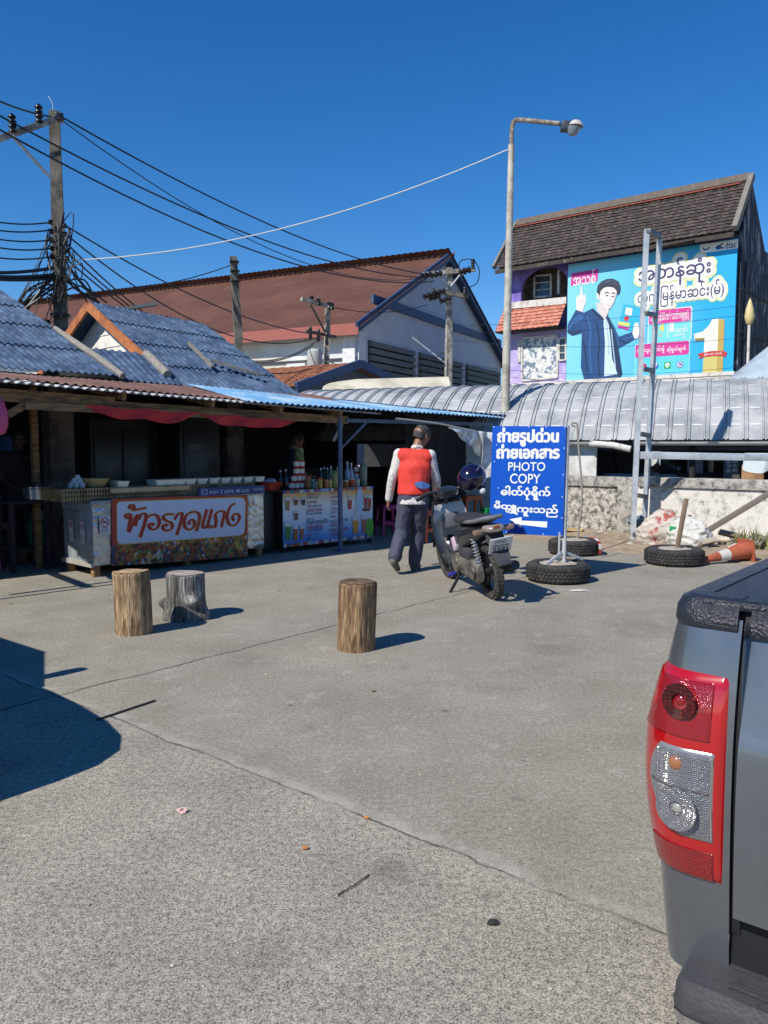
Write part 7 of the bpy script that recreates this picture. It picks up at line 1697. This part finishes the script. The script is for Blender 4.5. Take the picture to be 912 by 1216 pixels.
# ================================================================ CARS
def car(label, loc, rz, paint, L=4.2, W=1.7, H=1.48, name='parked_car', rails=False, cab=(.52, .70)):
    """x forward from the rear bumper, y left"""
    t = thing(name, label, 'car', loc, rz)
    hw = W / 2
    b = MB(); prof = [(0.0, .30, .62, .80), (.06, .26, .80, .90), (.2, .24, .90, .95), (.6, .22, .95, .985), (1.4, .22, .95, 1.0), (L * .62, .22, .95, 1.0), (L * .72, .22, .96, .985), (L * .80, .22, .94, .97), (L - .55, .22, .91, .945), (L - .3, .23, .87, .90), (L - .13, .25, .81, .83), (L - .04, .30, .72, .74), (L, .36, .60, .62)]
    vs = []; fs = []; n = 0
    for x, z0, z1, wk in prof:
        w_ = hw * wk; ring = [(x, -w_ * .92, z0), (x, -w_, z0 + .10), (x, -w_ * 1.0, lerp(z0, z1, .6)), (x, -w_ * .95, z1 - .04), (x, -w_ * .86, z1), (x, 0, z1 + .015), (x, w_ * .86, z1), (x, w_ * .95, z1 - .04), (x, w_, lerp(z0, z1, .6)), (x, w_, z0 + .10), (x, w_ * .92, z0)]
        n = len(ring); vs += ring
    for i in range(len(prof) - 1):
        for k in range(n): fs.append([i * n + k, i * n + (k + 1) % n, (i + 1) * n + (k + 1) % n, (i + 1) * n + k])
    fs += [list(range(n))[::-1], [(len(prof) - 1) * n + k for k in range(n)]]
    b.add(vs, fs); b.build('body', paint, t, world=False, smooth=40)
    zb, zr = .90, H; x0, x1, x2, x3 = .35, .75, L * cab[0], L * cab[1]
    def cabin(in_, z0, z1, ex): return [(x0 - ex, -hw * .90 + in_, z0), (x3 + ex, -hw * .90 + in_, z0), (x3 + ex, hw * .90 - in_, z0), (x0 - ex, hw * .90 - in_, z0), (x1 - .12 - ex, -hw * .70 + in_, z1), (x2 + ex, -hw * .70 + in_, z1), (x2 + ex, hw * .70 - in_, z1), (x1 - .12 - ex, hw * .70 - in_, z1)]
    vs = cabin(0, zb, zr - .05, 0); b = MB(); b.add(vs, [[3, 2, 1, 0], [4, 5, 6, 7], [0, 1, 5, 4], [1, 2, 6, 5], [2, 3, 7, 6], [3, 0, 4, 7]]); b.build('window', mat('car_glass', (.03, .035, .04), .06, var=.05), t, world=False)
    b = MB(); b.box(((x1 + x2) / 2 - .06, 0, zr - .035), (x2 - x1 + .22, W * .74, .07), bev=.025); b.build('roof', paint, t, world=False)
    b = MB()
    V8 = [Vector(q) for q in vs]
    for a, c in ((0, 4), (1, 5), (2, 6), (3, 7)): b.bar(V8[a], V8[c], .07, .07)
    for q in (-1, 1): b.bar((lerp(x0, x3, .48), q * hw * .905, zb), (lerp(x1, x2, .5), q * hw * .71, zr - .05), .05, .07)
    b.build('pillar', paint, t, world=False)
    if rails:
        b = MB()
        for q in (-1, 1): b.bar((x1, q * hw * .6, H + .04), (x2, q * hw * .6, H + .04), .03, .03); b.bar((x1 + .1, q * hw * .6, H), (x1 + .1, q * hw * .6, H + .04), .03, .03); b.bar((x2 - .1, q * hw * .6, H), (x2 - .1, q * hw * .6, H + .04), .03, .03)
        b.build('roof_rail', M_silver, t, world=False)
    for x in (.75, L - .8):
        for q in (-1, 1):
            R = Matrix.Rotation(math.pi / 2, 3, 'X'); b = MB(); b.lathe([(.19, -.09), (.28, -.10), (.31, -.07), (.31, .07), (.28, .10), (.19, .09), (.19, -.09)], (x, q * (hw - .09), .31), 30, R=R, cap=False); wh_ = b.build('wheel', M_tyre, t, world=False)
            b = MB(); b.lathe([(.19, -.08), (.17, -.05), (.05, -.06), (.001, -.06)], (x, q * (hw - .09), .31), 24, R=R if q > 0 else Matrix.Rotation(-math.pi / 2, 3, 'X')); b.build('rim', M_silver, wh_, world=False)
    for q in (-1, 1):
        b = MB(); b.box((L * (cab[1] - .04), q * (hw + .10), 1.0), (.10, .20, .15), bev=.03); b.box((L * (cab[1] - .04), q * (hw - .02), .95), (.05, .12, .05)); b.build('wing_mirror', paint, t, world=False)
        b = MB(); b.box((L - .16, q * hw * .68, .60), (.16, .30, .13), bev=.03); b.build('headlight', mat('headlight_glass', '#b9c0c6', .1), t, world=False)
        b = MB(); b.box((.03, q * hw * .72, .72), (.12, .22, .16), bev=.03); b.build('tail_light', flat('car_tail_red', '#8f1c1c', .2), t, world=False)
    b = MB(); b.box((L - .03, 0, .36), (.10, W * .6, .10), bev=.01); b.build('grille', M_dark, t, world=False)
    return t
E1 = Vector((.777, -.63, 0)); A1 = math.atan2(E1.y, E1.x)
M_carw = mat('car_white', '#d6d6d4', .3, var=.03, coat=.5); M_cars = mat('car_silver', '#8d9196', .35, metal=.4, var=.05, coat=.5); M_carb = mat('car_navy', '#141a2c', .25, var=.1, coat=.5)
q = AT(455, 560, 21.5); car('white estate car with roof rails seen through the dark shed', (q.x + 3.15, q.y, 0), math.radians(173), M_carw, 4.3, 1.7, 1.36, rails=True)
q = AT(722, 560, 15.9); car('dark blue car parked inside the arcade behind the wall', (q.x - 1.2, q.y + .4, 0), AR + .05, M_carb, 3.9, 1.6, 1.36)
nose = Vector((-2.09, 2.56, 0)); LC = 4.5
car('silver car off to the left throwing its shadow on the lot', (nose.x - E1.x * LC, nose.y - E1.y * LC, 0), A1, M_cars, LC, 1.5, 1.50, cab=(.50, .69))
# ================================================================ PICKUP TRUCK, rear left corner close by
E2 = Vector((.63, .777, 0))
gap = AT(868, 745, 1.585); g_ = .184
TO = Vector((gap.x, gap.y, 0)) - E1 * (g_ - .012)
tk = thing('pickup_truck', 'dark grey pickup truck with a red and clear tail lamp close at the right', 'pickup truck', TO, A1)
# local axes: x to the truck's right along the tailgate, y forward, z up
M_paint = mat('truck_grey', '#666b70', .27, metal=.6, var=.05, vs=3, coat=.7, col2='#6c7075', cs=2)
M_cap = mat('textured_cap', (.016, .019, .027), .32, var=.15, vs=60, bump=.45, bs=150, spec=.6)
M_bump = mat('bumper_rubber', (.045, .046, .05), .6, var=.12, vs=40, bump=.2, bs=120); M_seal = flat('seal_black', (.008, .008, .009), .7)
WT, ZT = 1.70, 1.085
RC = .105
def inset(z): return .045 * max(0, (z - .78) / .30) ** 1.8 + .02 * max(0, (.72 - z) / .3) ** 1.5
PLAN = []
def plan(tau):
    """0 at the tailgate gap, 1 at the end of the corner, then along the side; returns point and outward normal"""
    s = tau * (g_ - RC + RC * math.pi / 2)
    if s < g_ - RC: return Vector((g_ - s, 0, 0)), Vector((0, -1, 0))
    a = (s - (g_ - RC)) / RC
    if a <= math.pi / 2: return Vector((RC - RC * math.sin(a), RC - RC * math.cos(a), 0)), Vector((-math.sin(a), -math.cos(a), 0))
    return Vector((0, RC + (a - math.pi / 2) * RC, 0)), Vector((-1, 0, 0))
def skin(tau, z, off=0.0):
    p, n = plan(tau); return p + n * (off - inset(z)) + Z3 * z
TMAX = (g_ - RC + RC * (math.pi / 2 + 18)) / (g_ - RC + RC * math.pi / 2)
taus = [i / 24 for i in range(25)] + [1 + (TMAX - 1) * i / 10 for i in range(1, 11)]
b = MB(); vs = []; fs = []; zs = [lerp(.28, ZT - .02, j / 26) for j in range(27)]
for z in zs:
    for t_ in taus: vs.append(skin(t_, z))
n = len(taus)
for j in range(26):
    for i in range(n - 1): fs.append([j * n + i, j * n + i + 1, (j + 1) * n + i + 1, (j + 1) * n + i])
b.add(vs, fs); b.build('bed_corner', M_paint, tk, world=False, smooth=60)
b = MB(); b.grid(lambda u, v: skin(0, lerp(.40, ZT + .01, v)) + Vector((lerp(-.004, .018, u), .014, 0)), 1, 20); b.grid(lambda u, v: skin(0, lerp(.40, ZT + .01, v)) + Vector((-.0005, lerp(0, .1, u), 0)), 1, 20); b.build('gap_seal', M_seal, tk, world=False)
# rest of the left side, right side, floor, headboard
LB = 1.52
def panel(name, m, c, s, bev=.01): b = MB(); b.box(c, s, bev=bev); return b.build(name, m, tk, world=False)
panel('bed_side', M_paint, (WT - .05, .95, .72), (.10, 1.9, .64), .03); panel('bed_floor', M_bump, (WT / 2, .95, .58), (WT - .1, 1.85, .04)); panel('headboard', M_paint, (WT / 2, 2.0, .80), (WT - .04, .06, .56)); panel('bed_inner', M_bump, (.10, 1.05, .82), (.03, 1.9, .46)); panel('rear_corner', M_paint, (WT - .1, .06, .74), (.20, .12, .66), .04)
# tailgate, slightly bulged
b = MB(); TG0, TG1 = g_ + .013, WT - g_
def tg(u, v):
    z = lerp(.455, ZT - .02, v); bul = .012 * math.sin(min(1, v * 1.25) * math.pi) - .045 * max(0, (v - .55) / .45) ** 2 + (.010 if .60 < v < .9 else 0) * 0
    crease = .010 * (1 / (1 + math.exp(-(v - .62) * 60)))
    return Vector((lerp(TG0, TG1, u), -.004 - bul + crease, z))
b.grid(tg, 20, 40); b.add([(TG0, -.0, .455), (TG0, .07, .455), (TG0, .07, ZT - .02), (TG0, .0, ZT - .02)], [[0, 1, 2, 3]]); b.add([(TG0, 0, .455), (TG1, 0, .455), (TG1, .07, .455), (TG0, .07, .455)], [[0, 1, 2, 3]]); tgo = b.build('tailgate', M_paint, tk, world=False, smooth=60)
b = MB(); b.box((WT / 2, -.02, .90), (.22, .02, .09), bev=.01); b.build('handle', M_bump, tgo, world=False)
# rail caps
def cap_loft(mb, path, prof):
    """profile (out, z) swept along plan points with outward normals"""
    vs = []; fs = []; k = len(prof)
    for p, nn in path:
        for o_, z in prof: vs.append(p + nn * o_ + Z3 * z)
    for i in range(len(path) - 1):
        for j in range(k): fs.append([i * k + j, i * k + (j + 1) % k, (i + 1) * k + (j + 1) % k, (i + 1) * k + j])
    fs += [list(range(k))[::-1], [(len(path) - 1) * k + j for j in range(k)]]; mb.add(vs, fs)
path = [plan(t_) for t_ in [.03] + taus[1:]]
CP = [(-.085, ZT - .02), (-.042, ZT - .045), (-.034, ZT - .046), (-.030, ZT - .036), (-.033, ZT - .008), (-.044, ZT + .012), (-.062, ZT + .020), (-.105, ZT + .021)]
cpp = [(o_, z) for o_, z in CP]
b = MB(); cap_loft(b, path, cpp); b.build('rail_cap', M_cap, tk, world=False, smooth=50)
b = MB()                                        # wide top of the side cap with stake pockets
b.box((.165, 1.02, ZT + .008), (.14, 1.96, .022), bev=.008)
for y in (.32, .62, 1.1, 1.6): b.box((.245, y, ZT - .012), (.06, .11, .06), bev=.012)
b.build('bed_rail_top', M_cap, tk, world=False)
b = MB()
cap_loft(b, [(Vector((lerp(TG0 + .004, TG1, i / 8), 0, 0)), Vector((0, -1, 0))) for i in range(9)], [(-.10, ZT - .02), (-.043, ZT - .055), (-.034, ZT - .056), (-.030, ZT - .044), (-.033, ZT - .012), (-.044, ZT + .008), (-.062, ZT + .014), (-.10, ZT + .015)])
b.build('tailgate_cap', M_cap, tk, world=False, smooth=50)
b = MB(); b.box((WT - .08, 1.0, ZT + .02), (.12, 1.96, .04), bev=.012); b.build('rail_cap', M_cap, tk, world=False)
# tail lamp: outline in (tau, z)
LZ0, LZ1 = .500, .958
def edge(z):                                    # forward edge of the lamp, wraps round the corner
    k = (z - LZ0) / (LZ1 - LZ0); return lerp(.80, .86, k) + .34 * max(0, math.sin(min(1, max(0, (k - .16) / .66)) * math.pi)) ** .9
def bul(tau, z):
    k = (z - LZ0) / (LZ1 - LZ0); e = edge(z); u = tau / e
    return .004 + .022 * math.sin(min(1, max(0, k)) * math.pi) ** .7 * math.sin(max(0, min(1, (u * .9 + .1))) * math.pi * .62) 
def lamp_patch(t0, t1, z0, z1, off, nu=24, nv=24, tilt=.0):
    b = MB()
    def fn(u, v):
        z = lerp(z0, z1, v); a = t0(z) if callable(t0) else t0; c = t1(z) if callable(t1) else t1; tau = lerp(a, c, u); zz = z
        rim = min(u, 1 - u, v, 1 - v); return skin(tau, zz, bul(tau, z) + off - (.012 if rim < .001 else 0))
    b.grid(fn, nu, nv); return b
tl2 = thing_parent = MB(); 
def glass(name, c, rough=.08, bump=.0, bs=60, metal=0.0, vor=False, c2=None):
    m, t, p = _new(name); N = t.nodes.new; L = t.links.new
    p.inputs['Base Color'].default_value = (*srgb(c), 1); p.inputs['Roughness'].default_value = rough; p.inputs['Metallic'].default_value = metal; p.inputs['Coat Weight'].default_value = 1.0; p.inputs['Coat Roughness'].default_value = .04
    tc = N('ShaderNodeTexCoord')
    if vor:
        vo = N('ShaderNodeTexVoronoi'); vo.inputs['Scale'].default_value = bs; vo.inputs['Randomness'].default_value = .35; vo.distance = 'MANHATTAN'; L(tc.outputs['Object'], vo.inputs['Vector'])
        bp = N('ShaderNodeBump'); bp.inputs['Strength'].default_value = bump; bp.inputs['Distance'].default_value = .01; L(vo.outputs['Distance'], bp.inputs['Height']); L(bp.outputs['Normal'], p.inputs['Normal'])
        if c2:
            mx = N('ShaderNodeMix'); mx.data_type = 'RGBA'; r_ = N('ShaderNodeMapRange'); r_.inputs['From Max'].default_value = .55; L(vo.outputs['Distance'], r_.inputs['Value']); L(r_.outputs['Result'], mx.inputs[0]); mx.inputs[6].default_value = (*srgb(c), 1); mx.inputs[7].default_value = (*srgb(c2), 1); L(mx.outputs[2], p.inputs['Base Color'])
    return m
M_red = glass('lamp_red', '#a30d12', .12); M_redd = glass('lamp_red_dark', '#6d0a0e', .12, .3, 260, .1, True, '#8d0d12'); M_redl = glass('lamp_red_low', '#a01216', .15, .35, 130, 0, True, '#7d0c10')
M_chrome = glass('lamp_reflector', '#ececea', .14, .6, 230, .45, True, '#8f8f8f'); M_redglow = glass('lamp_reflector_red', '#d01a14', .15, .8, 110, .5, True, '#5c0608')
lb = lamp_patch(.045, edge, LZ0, LZ1, .0, tilt=1); lamp = lb.build('tail_light', M_red, tk, world=False, smooth=60)
zc0, zc1 = .600, .792
def ec(z): k = (z - zc0) / (zc1 - zc0); return edge(z) * (.60 - .20 * (1 - k) ** 3 - .10 * k ** 3)
lamp_patch(.15, lambda z: edge(z) * .78, zc1 + .018, LZ1 - .022, .0035, tilt=1).build('stop_lens', M_redd, lamp, world=False, smooth=60)
lamp_patch(.115, lambda z: ec(z) + .02, zc0 - .006, zc1 + .006, .0032, tilt=1).build('lens_rim', flat('lens_rim', '#8d8a88', .2, metal=.4), lamp, world=False, smooth=60)
lamp_patch(.135, ec, zc0, zc1, .0045, tilt=1).build('clear_lens', M_chrome, lamp, world=False, smooth=60)
lamp_patch(.14, lambda z: ec(z) * .98,   .702, .711, .0058, nv=3, tilt=1).build('divider', flat('divider_grey', '#5d5658', .3, metal=.3), lamp, world=False)
lamp_patch(.10, lambda z: edge(z) * .88, LZ0 + .012, zc0 - .022, .003, tilt=1).build('reflector', M_redl, lamp, world=False, smooth=60)
def bulb(name, tau, z, r, m, off=.006):
    p, nn = plan(tau); c = skin(tau, z, bul(tau, z) + off - r * .35); b = MB(); b.ico(c, r, 3, None, (1, .55, 1)); return b.build(name, m, lamp, world=False)
bulb('amber_bulb', .42, .757, .016, glass('bulb_amber', '#94603a', .2)); bulb('clear_bulb', .40, .660, .011, glass('bulb_grey', '#8f918a', .2)); 
def ringpatch(tau, z, r0, r1, m, name):
    p, nn = plan(tau); c = skin(tau, z, bul(tau, z) + .0085); R = nn.to_track_quat('Z', 'Y').to_matrix(); b = MB(); b.lathe([(r0, 0), (r1, .004), (r1 * 1.02, 0)], c, 26, R=R, cap=False); return b.build(name, m, lamp, world=False)
ringpatch(.42, .888, .017, .038, M_redglow, 'bulb_reflector'); ringpatch(.40, .660, .016, .045, M_chrome, 'bulb_reflector'); bulb('stop_bulb', .42, .888, .013, glass('bulb_red', '#7d0a0c', .15))
# bumper
b = MB(); YB0, YB1 = -.065, .05; ZB = -.085
def bsec(x):
    k = min(1, max(0, (x + .02) / .10)); return k
vs = []; fs = []; st_ = [(.095, .50, .030), (.103, .78, .012), (.125, .96, .003), (.18, 1.01, 0), (.5, 1.05, 0), (.85, 1.06, 0), (1.2, 1.05, 0), (WT - .15, 1.02, 0), (WT - .05, 1.0, 0), (WT - .01, .9, .008), (WT + .005, .72, .03)]
for x, k, dz_ in st_:
    y0 = YB0 * k
    for y, z in ((YB1, .415 - dz_), (y0 * .9, .405 - dz_), (y0, .385 - dz_), (y0 - .012, .35), (y0 - .005, .325), (y0 + .02, .27 + dz_), (y0 * .6, .22 + dz_), (YB1, .22 + dz_)): vs.append((x, y, z + ZB))
n = 8
for i in range(len(st_) - 1):
    for k in range(n): fs.append([i * n + k, i * n + (k + 1) % n, (i + 1) * n + (k + 1) % n, (i + 1) * n + k])
fs += [list(range(n))[::-1], [(len(st_) - 1) * n + k for k in range(n)]]
b.add(vs, fs); bmp = b.build('bumper', M_bump, tk, world=False, smooth=40)
b = MB()
for y in (.02, -.005, -.03): b.bar((.20, y, .414 + ZB), (WT - .08, y, .414 + ZB), .010, .006)
b.build('step_ribs', M_bump, bmp, world=False)
b = MB(); vs = []; fs = []
for x, k, dz_ in st_:
    y0 = YB0 * k - .004
    for y, z in ((y0 - .010, .338), (y0 - .004, .322), (y0 + .012, .285 + dz_)): vs.append((x, y, z + ZB))
for i in range(len(st_) - 1):
    for k in range(2): fs.append([i * 3 + k, i * 3 + k + 1, (i + 1) * 3 + k + 1, (i + 1) * 3 + k])
b.add(vs, fs); b.build('chrome_strip', mat('chrome', '#c9ccd0', .08, metal=1.0, var=.02), bmp, world=False, smooth=60)
b = MB(); b.box((WT / 2, .09, .39), (WT - .36, .10, .20)); b.build('rear_beam', M_seal, tk, world=False)
# cab, bonnet, wheels (outside the picture, for the truck's own shadow and other views)
b = MB()
vs = [(.04, 2.05, .45), (WT - .04, 2.05, .45), (WT - .04, 3.9, .45), (.04, 3.9, .45), (.03, 2.05, 1.12), (WT - .03, 2.05, 1.12), (WT - .03, 3.95, 1.08), (.03, 3.95, 1.08)]
b.add(vs, [[3, 2, 1, 0], [4, 5, 6, 7], [0, 1, 5, 4], [1, 2, 6, 5], [2, 3, 7, 6], [3, 0, 4, 7]]); b.box((WT / 2, 4.5, .74), (WT - .1, 1.25, .62), bev=.08); b.build('cab_body', M_paint, tk, world=False)
b = MB(); vs = [(.06, 2.08, 1.12), (WT - .06, 2.08, 1.12), (WT - .06, 3.85, 1.09), (.06, 3.85, 1.09), (.22, 2.18, 1.66), (WT - .22, 2.18, 1.66), (WT - .22, 3.1, 1.68), (.22, 3.1, 1.68)]
b.add(vs, [[3, 2, 1, 0], [4, 5, 6, 7], [0, 1, 5, 4], [1, 2, 6, 5], [2, 3, 7, 6], [3, 0, 4, 7]]); b.build('window', MATS['car_glass'], tk, world=False)
b = MB(); b.box((WT / 2, 2.64, 1.69), (WT - .40, 1.0, .07), bev=.03); 
for a, c in zip(vs[:4], vs[4:]): b.bar(a, c, .08, .08)
b.build('roof', M_paint, tk, world=False)
for y in (1.15, 4.15):
    for x in (.12, WT - .12):
        R = Matrix.Rotation(math.pi / 2, 3, 'Y'); b = MB(); b.lathe([(.22, -.11), (.33, -.12), (.37, -.08), (.37, .08), (.33, .12), (.22, .11), (.22, -.11)], (x, y, .37), 34, R=R, cap=False); wh_ = b.build('wheel', M_tyre, tk, world=False)
        b = MB(); b.lathe([(.22, .09), (.2, .05), (.06, .07), (.001, .07)], (x, y, .37), 26, R=R if x > .5 else Matrix.Rotation(-math.pi / 2, 3, 'Y')); b.build('rim', M_silver, wh_, world=False)

# ================================================================ LITTER ON THE LOT
def flatbit(name, px, py, pts, m, label, cat, h=.006):
    p = G(px, py); b = MB(); b.prism([Vector((p.x + x, p.y + y, .004 + .004 * math.sin(i * 2.3))) for i, (x, y) in enumerate(pts)], (0, 0, h)); return tag(b.build(name, m, smooth=0), label, cat)
p = G(216, 965); b = MB(); b.ico((p.x, p.y, .010), .015, 2, None, (1.1, .8, .7), None, 1.2); tag(b.build('crumpled_paper', flat('pink_paper', '#d3a9a6', .8)), 'small crumpled pink paper on the near slab', 'litter')
flatbit('plastic_scrap', 362, 1009, [(-.008, -.004), (.010, -.006), (.013, .003), (.004, .009), (-.007, .005)], flat('orange_scrap', '#c07a3a', .6), 'orange-brown scrap on the near slab', 'litter')
flatbit('plastic_scrap', 435, 973, [(-.010, -.003), (.009, -.005), (.011, .004), (-.007, .005)], flat('orange_scrap2', '#d08a3c', .6), 'orange scrap lying at the slab joint', 'litter')
b = MB(); a, c = G(401, 1064), G(438, 1040); b.tube(path3([a + Z3 * .004, lerp(a, c, .5) + Z3 * .007 + Vector((.008, 0, 0)), c + Z3 * .004]), .0022, 5); tag(b.build('twig', flat('twig_brown', '#4a3d2e', .9)), 'thin dark twig on the near slab', 'twig')
flatbit('oil_leaf', 585, 1097, [(-.02, -.01), (.0, -.016), (.02, -.006), (.014, .012), (-.008, .014)], flat('dark_leaf', '#33312e', .8), 'dark flattened leaf on the near slab', 'litter', .003)
a, c = G(115, 856), G(184, 833); b = MB(); b.tube([a + Z3 * .005, c + Z3 * .005], .007, 6); tag(b.build('thin_rod', flat('rod_dark', '#2a2928', .7)), 'thin dark rod lying by the joint near the car shadow', 'rod')
flatbit('paper_scrap', 688, 702, [(-.10, -.02), (.02, -.03), (.10, .0), (.03, .03), (-.05, .025)], flat('scrap_white', '#d5d3cd', .8), 'white paper scrap in front of the sign tyre', 'litter', .008)
flatbit('leaf', 444, 822, [(-.015, -.004), (.014, .0), (-.002, .008)], flat('dry_leaf', '#6d5a3c', .8), 'dry leaf near the middle of the lot', 'leaf')
rg = random.Random(21)
b = MB()
for i in range(90):
    px, py = rg.uniform(60, 780), 700 + 500 * rg.random() ** 1.4
    p = G(px, py); r_ = rg.uniform(.002, .0055)
    if p.y < 1.9 or (p.x > .5 and p.y < 2.4): continue
    b.ico((p.x, p.y, r_ * .4), r_, 1, M_rub[i % 3], (1.2, 1, .7), None, .6)
tag(b.build('grit', None), 'loose grit scattered over the concrete', 'grit', kind='stuff')
